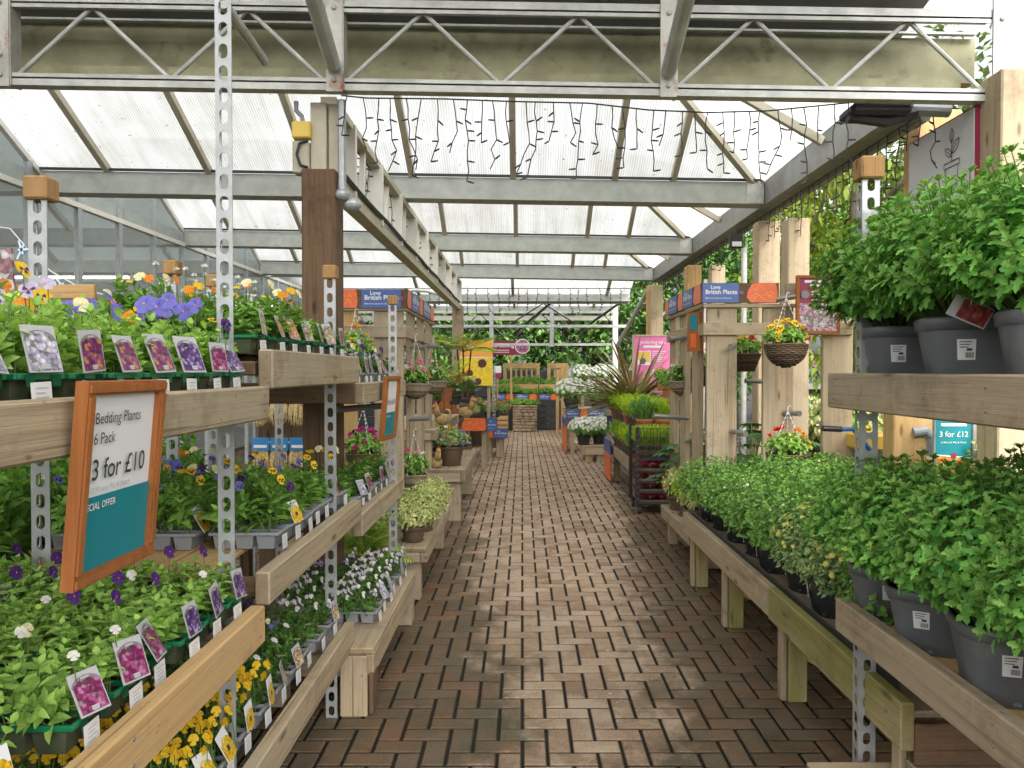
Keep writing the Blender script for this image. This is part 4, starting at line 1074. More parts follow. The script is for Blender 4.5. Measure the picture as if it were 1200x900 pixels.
# ---- trees
def crown_mesh(seed, rx, ry, rz_, clumps, per, ls, mat, droop=0.0):
    r_ = random.Random(seed); mb = MB()
    for c in range(clumps):
        d = rdir(r_); q = r_.random() ** .42; lump = .78 + .3 * math.sin(d.x * 5 + seed) * math.sin(d.z * 6 + d.y * 4)
        cpos = Vector((d.x * rx * q * lump, d.y * ry * q * lump, d.z * rz_ * q * lump)); cr = r_.uniform(.18, .42) * min(rx, ry) * .6
        for k in range(per):
            e = rdir(r_); p = cpos + e * (cr * r_.random() ** .5)
            d2 = (e + rdir(r_) * .7 + Vector((0, 0, -droop)))
            s = ls * r_.uniform(.6, 1.3)
            leaf(mb, p, d2, UP + rdir(r_) * .6, s, s * .55, SIMPLE, .25, .15, 0)
    return me_of(mb, 'crown', [mat])
CROWN = dict(
    far=[crown_mesh(80 + k, 1.7, 1.3, 3.4, 230, 26, .17, L['tree']) for k in range(2)],
    yel=[crown_mesh(90, 1.3, 1.3, 2.0, 170, 26, .12, L['tree2'], .6)],
    grey=[crown_mesh(95, 1.3, 1.3, 2.2, 200, 28, .10, L['tree3'])],
)
def trunk_mesh(h, r, seed, limbs=6):
    r_ = random.Random(seed); mb = MB()
    mb.tube([(0, 0, -.02), (.03, .02, h * .3), (-.02, .03, h * .65), (.02, 0, h)], [r * 1.25, r, r * .75, r * .3], 10)
    for k in range(limbs):
        z = h * (.35 + .55 * k / limbs); a = k * 2.4; l_ = h * .24
        mb.tube([(0, 0, z), (math.cos(a) * l_ * .6, math.sin(a) * l_ * .6, z + l_ * .4), (math.cos(a) * l_, math.sin(a) * l_, z + l_ * .9)], [r * .45, r * .3, r * .08], 6)
    return me_of(mb, 'trunk', [M['bark']], True)
TRUNK = [trunk_mesh(5.4, .17, 3), trunk_mesh(4.2, .09, 4)]
def tree(label, x, y, kind, k, zc, sc=(1, 1, 1), tk=0, name='evergreen_tree', grp=None):
    t = thing(name, label, 'tree', (x, y, 0), R.uniform(0, 6), grp)
    o = obj('trunk', TRUNK[tk], t)
    c = obj('crown', CROWN[kind][k % len(CROWN[kind])], t); c.location = (0, 0, zc); c.scale = sc
    return t
pos_txt = ['behind the glass shop corner', 'behind the far timber post', 'behind the yellow sunflower poster', 'behind the maroon gardening sign', 'behind the slatted seats', 'behind the white chrysanthemums', 'behind the bronze spiky plant', 'behind the white steel post', 'behind the pink poster']
for i, x in enumerate((-9.0, -6.4, -4.4, -2.3, -.4, 1.4, 3.2, 5.2, 7.4)):
    tree('dark dense evergreen tree ' + pos_txt[i] + ', beyond the charcoal fence', x, 22.6 + (i % 3) * .6, 'far', i, 3.5, (1.0, 1, 1.0 + .1 * (i % 2)), 0, grp='evergreens beyond the charcoal fence')
for i, x in enumerate((-5.3, -3.0, -1.2, .6, 2.4, 4.2, 6.2)):
    tree('tall evergreen in the second row, ' + ['between shop and timber post', 'between post and sunflower poster', 'over the sunflower poster', 'over the round flower sign', 'over the spiky plant', 'beyond the white steel post', 'beyond the pink poster'][i], x, 25.2, 'far', i + 1, 4.6, (1.1, 1, 1.3), 0, grp='evergreens beyond the charcoal fence')
for i, (x, y, k_, txt) in enumerate(((6.6, 4.6, 'far', 'behind the big mums'), (7.6, 7.4, 'far', 'behind the cut-off white board'), (6.4, 10.8, 'far', 'behind the blue header board'), (8.6, 12.6, 'far', 'behind the orange toned post'), (5.2, 19.0, 'far', 'behind the bleached far posts'), (4.9, 5.4, 'grey', 'low behind the teal offer poster'))):
    tree('dark green garden tree beyond the plant table, ' + txt, x, y, k_, i, 2.9 if k_ == 'far' else 1.6, (1.0, 1.1, .85), 0 if k_ == 'far' else 1, 'garden_tree', 'trees along the open outdoor side')
tree('yellow-green weeping tree behind the pale posts over the blue header board', 4.1, 10.8, 'yel', 0, 2.6, (1, 1, 1.2), 1, 'garden_tree')
tree('yellow-green tree showing between the floodlight and the broad pale post', 3.6, 8.2, 'yel', 0, 2.5, (.75, .8, 1.1), 1, 'garden_tree')
tree('grey-green twiggy tree behind the eave lights and the post cap', 5.0, 8.6, 'grey', 0, 3.2, (1.25, 1.2, 1.2), 1, 'garden_tree')
tree('grey-green bush-like tree behind the white plant pot board', 5.6, 6.4, 'grey', 0, 2.6, (1.1, 1.2, 1.2), 1, 'garden_tree')
tree('dark leafy tree outside beyond the floodlight', 5.6, 13.5, 'far', 1, 3.4, (.9, 1, .8), 0, 'garden_tree')
tree('dark leafy tree outside beyond the bleached posts', 4.3, 16.5, 'far', 0, 3.3, (.8, .8, .9), 0, 'garden_tree')
tree('dark leafy tree outside beyond the maroon framed poster', 7.2, 9.5, 'far', 0, 3.4, (1, 1, .8), 0, 'garden_tree')
# ---------------------------------------------------------------- slotted steel shelving with timber fronts
def slot_flange(mb, o, u, n_, z0, z1, w=.055, th=.0035, pitch=.062, sl=.042, sw=.026):
    """perforated strip: o = corner at z 0, u = across, n_ = through the thickness"""
    o, u, n_ = Vector(o), Vector(u), Vector(n_)
    cnt = max(1, round((z1 - z0) / pitch)); p = (z1 - z0) / cnt
    for k in range(cnt):
        za = z0 + p * k; zm = za + p / 2; c = w * .5
        hs_, hw = sl / 2, sw / 2; n_i = 16; inner = []; outer = []
        for q in range(n_i):
            a = -3 * PI / 4 + 2 * PI * q / n_i; ca, sa = math.cos(a), math.sin(a)
            inner.append((c + hw * ca, zm + hw * sa + (hs_ - hw) * (1 if sa > 1e-6 else -1 if sa < -1e-6 else 0)))
            m_ = max(abs(ca), abs(sa)); outer.append((c + w / 2 * ca / m_, zm + p / 2 * sa / m_))
        vs = [o + u * a + Vector((0, 0, z)) for a, z in outer + inner]; vs += [v + n_ * th for v in vs]
        fs = []
        for i in range(16):
            j = (i + 1) % 16
            fs += [(i, j, 16 + j, 16 + i), (32 + j, 32 + i, 48 + i, 48 + j), (16 + i, 16 + j, 48 + j, 48 + i)]
            if i in (4, 5, 6, 7, 12, 13, 14, 15): fs.append((i, 32 + i, 32 + j, j))
        mb.add(vs, fs)
def slot_post(t, at, x, y, z0, z1, sx=1, sy=1, w=.055, cap=None, name='slotted_post'):
    mb = MB()
    slot_flange(mb, (x, y, 0), (sx, 0, 0), (0, sy, 0), z0, z1, w)
    slot_flange(mb, (x, y + sy * .004, 0), (0, sy, 0), (sx, 0, 0), z0, z1, w * .7)
    o = mb.build(name, M['slot'], t, at)
    if cap:
        mb = MB(); c = cap / 2; cx, cy_ = x + sx * w / 2, y + sy * w * .35
        mb.box((cx - c, cy_ - c, z1 - .012), (cx + c, cy_ + c, z1 + cap * .8), .006)
        mb.build('cap', wood('cap', 2), o, None if at is None else at)
    return o
def plank(t, at, lo, hi, tint, axis, name='plank', c=.005):
    mb = MB(); mb.box(lo, hi, c)
    if name in ('front_plank', 'side_rail'):      # screw heads near both ends of the aisle face
        xf = max(lo[0], hi[0]) if hi[0] < 0 else min(lo[0], hi[0]); h_ = hi[2] - lo[2]
        for yy in (lo[1] + .05, hi[1] - .045, (lo[1] + hi[1]) / 2):
            for f_ in (.28, .74): mb.ell((xf, yy + .006 * f_, lo[2] + h_ * f_), (.0022, .0055, .0055), 8, 5, 1)
        return mb.build(name, [wood(tint, axis), M['peg']], t, at)
    return mb.build(name, wood(tint, axis), t, at)

SA = (-1.1, 1.6, 0)
A = thing('display_shelf', 'two tier timber and slotted steel shelf holding green six packs at the aisle entrance', 'shelf', SA)
plank(A, SA, (-.80, .70, 1.376), (-.755, 2.27, 1.474), 'pale', 1, 'front_plank')
plank(A, SA, (-.80, .70, .722), (-.755, 2.22, .832), 'new', 1, 'front_plank')
for i, x in enumerate((-.96, -1.14, -1.32, -1.50)):
    plank(A, SA, (x - .16, .7, 1.435), (x, 2.25, 1.455), 'pale', 1, 'shelf_board')
    plank(A, SA, (x - .16, .7, .795), (x, 2.22, .815), 'pale', 1, 'shelf_board')
for z in (1.38, .74): plank(A, SA, (-1.62, 2.12, z), (-.81, 2.165, z + .052), 'grey', 0, 'bearer')
plank(A, SA, (-1.62, .9, 1.38), (-.81, .945, 1.432), 'grey', 0, 'bearer')
slot_post(A, SA, -.872, 2.17, 0, 2.58, 1, 1, .047)
slot_post(A, SA, -1.44, 2.22, 0, 2.03, 1, 1, .055, .070)
slot_post(A, SA, -.86, .82, 0, 2.4, 1, 1, .055)
mb = MB(); mb.box((-1.6, 2.19, .30), (-.85, 2.215, .33), .002); mb.build('cross_rail', M['slot'], A, SA)

SB = (-1.1, 2.9, 0)
B = thing('display_shelf', 'three tier timber shelf on slotted posts in front of the brown timber post', 'shelf', SB)
plank(B, SB, (-.80, 2.30, 1.465), (-.755, 3.52, 1.585), 'pale', 1, 'front_plank')
plank(B, SB, (-.80, 2.26, .818), (-.755, 3.55, .918), 'pale', 1, 'front_plank')
plank(B, SB, (-.80, 1.55, .28), (-.755, 3.40, .392), 'pale', 1, 'front_plank')
for x in (-.96, -1.13, -1.30, -1.47):
    plank(B, SB, (x - .155, 2.28, 1.552), (x, 3.5, 1.572), 'brown', 1, 'shelf_board')
    plank(B, SB, (x - .155, 2.26, .888), (x, 3.52, .906), 'new', 1, 'shelf_board')
    plank(B, SB, (x - .155, 1.55, .358), (x, 3.38, .376), 'grey', 1, 'shelf_board')
for z in (1.505, .84): plank(B, SB, (-1.62, 2.30, z), (-.81, 2.345, z + .044), 'brown', 0, 'bearer')
for z in (1.505, .84): plank(B, SB, (-1.62, 3.36, z), (-.81, 3.405, z + .044), 'brown', 0, 'bearer')
slot_post(B, SB, -.86, 3.30, 0, 1.93, 1, 1, .05, .06)
slot_post(B, SB, -1.48, 3.15, 0, 1.93, 1, 1, .05, .06)
slot_post(B, SB, -1.50, 3.62, 0, 1.93, 1, 1, .05, .06)
SC_ = (-1.1, 4.2, 0)
Cc = thing('display_shelf', 'third timber shelf bay under the first blue header board, grey trays on it', 'shelf', SC_)
plank(Cc, SC_, (-.80, 3.62, 1.362), (-.755, 4.92, 1.462), 'pale', 1, 'front_plank')
plank(Cc, SC_, (-.80, 3.58, .735), (-.755, 4.82, .845), 'pale', 1, 'front_plank')
plank(Cc, SC_, (-1.55, 3.62, 1.362), (-.80, 3.66, 1.462), 'brown', 0, 'end_plank')
for x in (-.80, -.98, -1.16, -1.34):
    plank(Cc, SC_, (x - .17, 3.67, 1.43), (x, 4.9, 1.448), 'grey', 1, 'shelf_board')
    plank(Cc, SC_, (x - .17, 3.6, .81), (x, 4.8, .828), 'grey', 1, 'shelf_board')
slot_post(Cc, SC_, -.81, 4.60, 0, 1.93, 1, 1, .05, .058)
slot_post(Cc, SC_, -1.5, 4.60, 0, 1.93, 1, 1, .05)
mb = MB(); mb.tube([(-1.0, 4.1, 1.31), (-.74, 4.3, 1.325)], .018, 10); mb.build('peg_rail', M['peg'], Cc, SC_)

def ticked(tint): return tint
# ---- rows of bedding plants
FL = dict(
    a=blooms(['lilac', 'white', 'cream', 'violet'], 4, .0165, .185, blotch=None, seed=1), b=blooms(['orange', 'orange', 'gold'], 7, .018, .175, blotch=None, seed=2),
    c=blooms(['violet', 'violet', 'violet', 'lilac'], 5, .024, .165, blotch=None, seed=3, face=(.9, -.7, .2)), d=blooms(['yellow', 'gold', 'cream'], 4, .018, .18, blotch=None, seed=4),
    e=blooms(['dark', 'purple', 'yellow'], 4, .017, .17, seed=5), f=blooms(['lilac', 'white', 'yellow'], 5, .017, .18, blotch='purple', seed=6),
    g=blooms(['pink', 'white', 'white', 'cream'], 3, .0125, .12, blotch=None, seed=7), h=blooms(['purple', 'purple'], 2, .016, .13, blotch=None, seed=8),
    i=blooms(['yellow', 'gold', 'yellow'], 34, .0135, .115, blotch=None, seed=9), j=blooms(['lilac', 'white', 'white', 'lilac'], 24, .0105, .09, blotch=None, seed=10),
    k=blooms(['yellow', 'gold', 'yellow', 'violet'], 4, .020, .21, seed=11, face=(1, -.8, .1)), l=blooms(['orange'], 2, .022, .18, blotch=None, seed=12),
    m=blooms(['yellow', 'cream', 'violet', 'yellow', 'white'], 9, .0125, .10, blotch=None, seed=13), n=blooms(['white'], 14, .014, .24, seed=14, style='ruffle', blotch=None),
    o=blooms(['purple', 'dark', 'lilac'], 5, .016, .12, seed=15),
)
FLN = dict(a='lilac and white pansies', b='orange pansies', c='large violet-blue pansies', d='yellow pansies', e='dark and purple pansies', f='pale lilac and yellow pansies', g='pink and white violas',
           h='deep purple violas', i='bright yellow violas', j='lilac and white violas', k='yellow black-faced pansies', l='leafy plants with orange blooms', m='mixed colour violas', n='white stocks', o='purple violas')
def row(codes, x, y0, dy, z, rowtxt, green, leaf_, cards, grp, H=1.0, sc=1.0, skip=0.0, ticket=True):
    for i, cd in enumerate(codes):
        if cd == ' ': continue
        fl = FL.get(cd); nm = FLN.get(cd, 'leafy seedlings without blooms')
        lab = '%s tray of %s, %s %s' % ('green' if green else 'grey', nm, ORD[i], rowtxt)
        lf = leaf_[i % len(leaf_)] if isinstance(leaf_, (list, tuple)) else leaf_
        cdn = cards[i % len(cards)] if cards else None
        tray(lab, grp, (x + R.uniform(-.008, .008), y0 + dy * i, z), 0, green, lf, fl, cdn, ticket, sc, H=H, skip=skip)
G1 = 'six packs on the upper shelves'; G2 = 'six packs on the middle shelves'; G3 = 'six packs on the lowest shelves'
row('---fa-cce', -.815, .93, .145, 1.513, 'on the entrance upper shelf front', True, 'light', ['lilac', 'lilac', 'lilac', 'plum', 'plum', 'plum', 'violet', 'magenta', 'violet'], G1, 1.15)
row('e-f-ab-cb', -1.09, .93, .145, 1.513, 'in entrance upper shelf second line', True, 'light', None, G1, 1.5, ticket=False)
row('-e-abdb', -1.36, 1.22, .145, 1.513, 'in entrance upper shelf back line', True, 'mid', None, G1, 1.5, ticket=False)
row('-dbd---', -.825, 2.36, .165, 1.63, 'on the brown-post upper shelf front', True, ['mid', 'tall', 'tall', 'tall', 'mid', 'mid', 'dark'], ['mixed', 'orange', 'orange', 'mixed', 'plum', 'mixed', 'plum'], G1, .72)
row('dbnbnn-', -1.10, 2.36, .165, 1.63, 'on the brown-post upper shelf back', True, ['tall', 'mid', 'tall'], None, G1, .95, ticket=False)
row('oeaoeao', -.815, 3.70, .175, 1.506, 'on the third upper shelf front', False, 'dark', ['mixed', 'plum', 'violet'], G1)
row('dndadn', -1.09, 3.75, .19, 1.506, 'on the third upper shelf back', False, 'mid', None, G1, ticket=False)
row('ke-k-kd', -.825, 2.58, .138, .964, 'on the middle shelf front', False, ['tall', 'tall', 'mid', 'tall', 'mid', 'mid', 'dark', 'mid', 'dark'], ['mixed', 'yellow', 'mixed', 'mixed', 'magenta', 'plum', 'lilac', 'mixed', 'plum'], G2, .85, skip=.45)
row('kdkek-', -1.10, 2.56, .15, .964, 'in the middle shelf second line', False, ['tall', 'mid'], ['yellow', None, None], G2, .9, ticket=False)
row('kakcld', -1.37, 2.56, .16, .964, 'in the middle shelf back line', False, ['tall', 'mid'], None, G2, .95, ticket=False)
row('-------', -.81, 3.62, .168, .886, 'on the third middle shelf front', False, ['mid', 'dark', 'dark'], ['magenta', 'lilac', 'plum', 'mixed', 'plum', 'mixed', 'plum'], G2, .9, skip=.3)
row('------', -1.08, 3.62, .185, .886, 'on the third middle shelf back', False, ['dark', 'mid'], None, G2, ticket=False)
row('gghhgh', -.815, 1.36, .142, .873, 'on the entrance lower shelf front', True, 'light', ['magenta', 'magenta', 'magenta', 'violet', 'violet', 'violet'], G3, .85)
tray('green tray of pale leafy seedlings with a yellow pansy card, entrance lower shelf corner', G3, (-.83, 1.10, .845), 0, True, 'light', None, 'yellow')
row('-gg-ghhh', -1.085, 1.13, .145, .873, 'in entrance lower shelf second line', True, 'light', None, G3, .9, ticket=False)
row('-ghg-hh', -1.355, 1.2, .15, .873, 'in entrance lower shelf back line', True, ['light', 'mid'], ['violet', None, None, 'violet', None], G3, .9, ticket=False)
row('-iiiimmm-j', -.825, 1.72, .165, .434, 'on the lowest bench front', False, ['viola'], ['yellow', 'yellow', 'yellow', 'yellow', 'yellow', 'mixed', 'mixed', None, None, 'mixed'], G3)
row('-iiimmm-ee', -1.10, 1.72, .165, .434, 'on the lowest bench back', False, ['viola'], None, G3, ticket=False)
row('jjjjjj', -.70, 3.62, .158, .359, 'on the short bench front', False, ['viola'], [None, 'lilac', 'lilac', None, 'lilac', 'lilac'], G3)
row('jjojj', -.97, 3.72, .165, .359, 'on the short bench back', False, ['viola'], None, G3, ticket=False)
# trays across the next shop aisle, seen under the upper plank
S5 = (-1.95, 3.0, 0)
D = thing('display_shelf', 'far side shelf of seedlings seen beneath the entrance upper plank', 'shelf', S5)
for z in (.78, .16): plank(D, S5, (-2.35, 1.6, z), (-1.62, 4.6, z + .03), 'pale', 1, 'shelf_board')
for (x, y) in ((-1.66, 1.62), (-2.34, 1.62), (-1.66, 4.55), (-2.34, 4.55)): plank(D, S5, (x - .03, y - .03, 0), (x + .03, y + .03, .78), 'brown', 2, 'leg')
row('--l-d-b---', -1.66, 1.9, .21, .87, 'on the far side shelf front', False, 'tall', None, G2, 1.4, 1.25, ticket=False)
row('-b--l-d--', -1.98, 1.95, .21, .87, 'on the far side shelf back', False, 'tall', None, G2, 1.7, 1.25, ticket=False)

# ---- bench at floor level with stout legs
def bench(label, x0, x1, y0, y1, z, tint, rail=.11, legs=None, name='display_bench', lt=None, lw=.09, boards=True, cross=True):
    at = ((x0 + x1) / 2, (y0 + y1) / 2, 0)
    t = thing(name, label, 'bench', at)
    n_ = max(2, round((x1 - x0) / .19)); q = (x1 - x0) / n_
    for k in range(n_): plank(t, at, (x0 + q * k + .003, y0, z - .028), (x0 + q * (k + 1) - .003, y1, z), tint, 1, 'top_board')
    for x in (x0 + .006, x1 - .05): plank(t, at, (x, y0 + .006, z - .03 - rail), (x + .044, y1 - .006, z - .031), tint, 1, 'side_rail')
    for y in (y0 + .006, y1 - .05): plank(t, at, (x0 + .052, y, z - .03 - rail), (x1 - .052, y + .044, z - .031), tint, 0, 'end_rail')
    for (x, y) in legs or ((x0 + .055, y0 + .055), (x1 - .055 - lw, y0 + .055), (x0 + .055, y1 - .055 - lw), (x1 - .055 - lw, y1 - .055 - lw)):
        plank(t, at, (x, y, 0), (x + lw, y + lw, z - .032), lt or tint, 2, 'leg')
    return t
bb = bench('short low weathered bench of lilac violas with a thick cracked leg', -1.30, -.65, 3.32, 4.62, .30, 'pale', .10, ((-.80, 3.305), (-1.2, 3.4), (-.78, 4.50), (-1.2, 4.45)), lw=.12)
plank(bb, (-.975, 3.97, 0), (-.675, 3.31, .01), (-.655, 3.42, .19), 'brown', 2, 'leg_cheek')
bench('low plank bench under the variegated plants beside the header board frame', -1.6, -.62, 4.95, 6.6, .36, 'grey', .07)

# ---- one A4 offer stand clipped on the plank
def offer(label, o, u, v, lines, ht=.30, wd_=.205, teal=.42, rim=.022):
    t = thing('offer_sign', label, 'sign', o)
    f = Fr((0, 0, 0), u, v); mb = MB()
    r_ = rim
    for (a0, b0, a1, b1) in ((-r_, -r_, wd_ + r_, 0), (-r_, ht, wd_ + r_, ht + r_), (-r_, 0, 0, ht), (wd_, 0, wd_ + r_, ht)):
        f.slab(mb, a0, b0, a1, b1, -.012, .010)
        f.slab(mb, a0 + .004, b0 + .004, a1 - .004, b1 - .004, .010, .014)
    mb.build('frame', wood('red', 2), t)
    mb = MB(); f.slab(mb, 0, 0, wd_, ht, -.008, -.001, 0); f.poly(mb, [(0, 0), (wd_, 0), (wd_, ht * teal), (0, ht * teal)], .0015, 1); mb.build('poster', [M['paper'], M['teal']], t)
    for (txt, a, b, s, mi, bold, sx) in lines:
        mb = MB(); f.text(mb, txt, a, b, s, .004, 0, bold, 'LEFT', sx); mb.build('lettering', (M['ink'], M['paper'], M['cardgray'])[mi], t)
    return t
a0 = PX(82, 690, -.712)
offer('orange-brown framed offer sign reading 3 for £10 on the entrance upper plank', PX(78, 695, -.752) + Vector((.002, .022, .022)), (0, 1, 0), (.03, 0, .34),
      [('Bedding Plants', .016, .255, .0285, 0, .0, .92), ('6 Pack', .016, .220, .0285, 0, 0, .92), ('3 for £10', .017, .158, .052, 0, .004, .92), ('£3.99 each Mix & Match', .016, .136, .0145, 2, 0, .92), ('SPECIAL OFFER', -.006, .106, .0175, 1, .012, .92)], .306, .228)
o2 = Vector((-.742, 4.02, 1.17))
offer('dark framed offer sign seen nearly edge on below the blue header board', o2, (.12, 1, 0), (.08, -.06, 1), [('3 for £10', .02, .17, .04, 0, .01, 1), ('SPECIAL OFFER', .01, .10, .014, 1, .01, 1)], .30, .2)

# ---------------------------------------------------------------- the big mum shelf and the long low bench opposite
SR = (1.5, 2.3, 0)
E = thing('display_shelf', 'grey slotted steel shelf with thick timber fronts holding large chrysanthemums', 'shelf', SR)
plank(E, SR, (1.085, .85, 1.39), (1.13, 2.70, 1.512), 'grey', 1, 'front_plank')
plank(E, SR, (1.085, .85, .622), (1.13, 2.62, .735), 'grey', 1, 'front_plank')
for x in (1.14, 1.31, 1.48, 1.65, 1.82):
    plank(E, SR, (x, .85, 1.44), (x + .155, 2.68, 1.463), 'pale', 1, 'shelf_board')
    plank(E, SR, (x, .85, .665), (x + .155, 2.60, .69), 'new', 1, 'shelf_board')
plank(E, SR, (1.13, 2.66, 1.385), (2.0, 2.70, 1.432), 'grey', 0, 'bearer')
plank(E, SR, (1.13, 2.56, .60), (2.0, 2.60, .66), 'grey', 0, 'bearer')
plank(E, SR, (.95, 2.38, .185), (2.0, 2.52, .212), 'pale', 0, 'foot_board')
slot_post(E, SR, 1.133, 2.54, 0, 2.17, 1, 1, .058, .078)
slot_post(E, SR, 1.95, 2.54, 0, 2.17, 1, 1, .058)
slot_post(E, SR, 1.133, .95, 0, 2.17, 1, 1, .058)
slot_post(E, SR, 1.95, .95, 0, 2.17, 1, 1, .058)
big_mum('large leafy chrysanthemum in a grey pot at the far end of the upper mum shelf', (1.265, 2.54, 1.463), 0, .3, 1.0, (-.02, -.19, .20), 1)
big_mum('large leafy chrysanthemum in a grey pot, second on the upper mum shelf', (1.265, 2.165, 1.463), 1, 1.4, 1.02, (-.17, -.20, .20), 0)
big_mum('large leafy chrysanthemum cut by the photo edge on the upper mum shelf', (1.28, 1.82, 1.463), 2, 2.0, 1.0, None, 2)
big_mum('large chrysanthemum behind the second one on the upper mum shelf', (1.72, 2.35, 1.463), 2, 4.0, 1.05)
big_mum('large chrysanthemum behind the end one on the upper mum shelf', (1.75, 1.9, 1.463), 0, 5.0, 1.05)
big_mum('large chrysanthemum in a grey pot at the far end of the lower mum shelf', (1.23, 2.57, .69), 1, 5.1, .9, None, 2)
big_mum('large chrysanthemum with a white price sticker, second on the lower mum shelf', (1.225, 2.27, .69), 2, .9, .95, None, 1)
big_mum('large chrysanthemum in the closest full grey pot on the lower mum shelf', (1.235, 1.93, .69), 0, 2.6, 1.0, (.0, -.2, .19), 0)
big_mum('large chrysanthemum half out of the frame on the lower mum shelf', (1.25, 1.58, .69), 1, 3.3, .95)
big_mum('large chrysanthemum behind the slotted post on the lower mum shelf', (1.66, 2.40, .69), 0, 4.4, .98)
big_mum('large chrysanthemum in the inner line of the lower mum shelf', (1.70, 1.98, .69), 2, 3.9, 1.0)
LB = (1.7, 3.9, 0)
F_ = thing('long_bench', 'long low timber bench with a mossy green front holding bushy chrysanthemums', 'bench', LB)
for k in range(5): plank(F_, LB, (1.20 + .2 * k, 2.34, .44), (1.394 + .2 * k, 5.42, .462), 'grey', 1, 'top_board')
plank(F_, LB, (1.155, 2.30, .355), (1.199, 3.55, .505), 'mossy', 1, 'side_rail')
plank(F_, LB, (1.157, 3.555, .36), (1.199, 5.46, .505), 'pale', 1, 'side_rail')
plank(F_, LB, (1.20, 2.30, .31), (2.2, 2.338, .44), 'brown', 0, 'end_rail')
plank(F_, LB, (1.20, 2.28, .26), (2.2, 2.36, .305), 'grey', 0, 'end_rail')
plank(F_, LB, (1.20, 5.425, .34), (2.2, 5.46, .47), 'grey', 0, 'end_rail')
for (x, y) in ((1.22, 2.36), (1.22, 3.45), (1.22, 4.45), (1.22, 5.3), (2.08, 2.36), (2.08, 3.45), (2.08, 4.45), (2.08, 5.3)):
    plank(F_, LB, (x, y, 0), (x + .085, y + .085, .44), 'mossy', 2, 'leg')
    plank(F_, LB, (x - .03, y + .015, .0), (x - .002, y + .07, .43), 'pale', 2, 'leg_cheek')
    mb = MB(); mb.bar((x + .10, y + .04, .18), (x + .24, y + .04, .43), .05, .06); mb.build('brace', wood('new', 2), F_, LB)
mb = MB(); mb.box((1.2, 2.4, .464), (1.206, 5.4, .53), .002); mb.build('liner', M['black'], F_, LB)
k = 0
rowt = ['front', 'middle', 'inner']
for j, x in enumerate((1.37, 1.72, 2.06)):
    for i in range(9):
        y = 2.62 + .345 * i + (.12 if j == 1 else 0)
        if y > 5.4: continue
        kind = 2 if (j == 0 and i in (1, 2)) or (j == 1 and i == 1) else (1 if (i + j) % 3 == 0 else 0)
        nm = {2: 'yellow-budded greyish', 1: 'cream-budded green', 0: 'plain green'}[kind]
        small_mum('%s bushy chrysanthemum, %s in the %s line of the long low bench' % (nm, ORD[i], rowt[j]), (x + R.uniform(-.02, .02), y + R.uniform(-.03, .03), .462), kind, R.uniform(0, 6), R.uniform(1.02, 1.14) * (1.03 if j == 0 else 1.15)); k += 1
# ---------------------------------------------------------------- header board frames either side of the aisle
def blue_board(mb, f, a, b, w_, h, mi):
    f.slab(mb, a, b, a + w_, b + h, .001, .006, mi)
def header(t, at, f, spec, h=.15):
    """spec: list of (kind, start, width) along a backing rail"""
    mb = MB()
    a0 = min(s[1] for s in spec) - .01; a1 = max(s[1] + s[2] for s in spec) + .01
    f.slab(mb, a0, 0, a1, h, -.02, 0, 0)
    for kind, a, w_ in spec:
        if kind == 'blue':
            f.slab(mb, a, .002, a + w_, h - .002, .001, .006, 1)
            k = w_ / .30; mt = MB()
            f.text(mt, 'Love', a + .065 * k, h * .70, .042 * k, .008, 0, .012)
            f.text(mt, 'British Plants', a + .022 * k, h * .44, .050 * k, .008, 0, .016)
            f.text(mt, '98% of our plants are UK grown', a + .022 * k, h * .20, .0165 * k, .008, 0, .004)
            mt.build('lettering', [M['paper']], t, at)
        elif kind == 'orange':
            q = [(.0, .25), (.04, .62), (.16, .93), (.22, .99), (.93, .99), (.97, .8), (1, .35), (.95, .02), (.12, .02), (.08, .12)]
            f.poly(mb, [(a + x * w_, y * h) for x, y in q], .004, 2)
            r_ = random.Random(int(a * 1000) & 255)
            for i in range(9):
                x0, y0 = r_.uniform(.2, .8), r_.uniform(.2, .75)
                f.line(mb, [(a + (x0 + .06 * j * r_.uniform(.6, 1)) * w_ * .92, (y0 + .08 * math.sin(j * 1.4 + i)) * h) for j in range(4)], .0035, .0055 + i * .0002, 3)
        elif kind == 'badge':
            f.disc(mb, a + w_ / 2, h * .5, w_ * .5, .010, 4, 18); f.poly(mb, [(a, h * .46), (a + w_, h * .46), (a + w_, h * .56), (a, h * .56)], .0125, 5)
    mb.build('header_board', [wood('brown', 0), M['blue'], M['orange'], M['amber'], M['red'], M['blue']], t, at)
def pegs(t, at, lst):
    for (p, d, ln) in lst:
        p = Vector(p); d = Vector(d).normalized()
        part(t, 'peg', M['peg'], lambda mb: (mb.tube([p, p + d * ln], .019, 12), mb.tube([p + d * ln, p + d * (ln + .012)], [.019, .023], 12)), at)
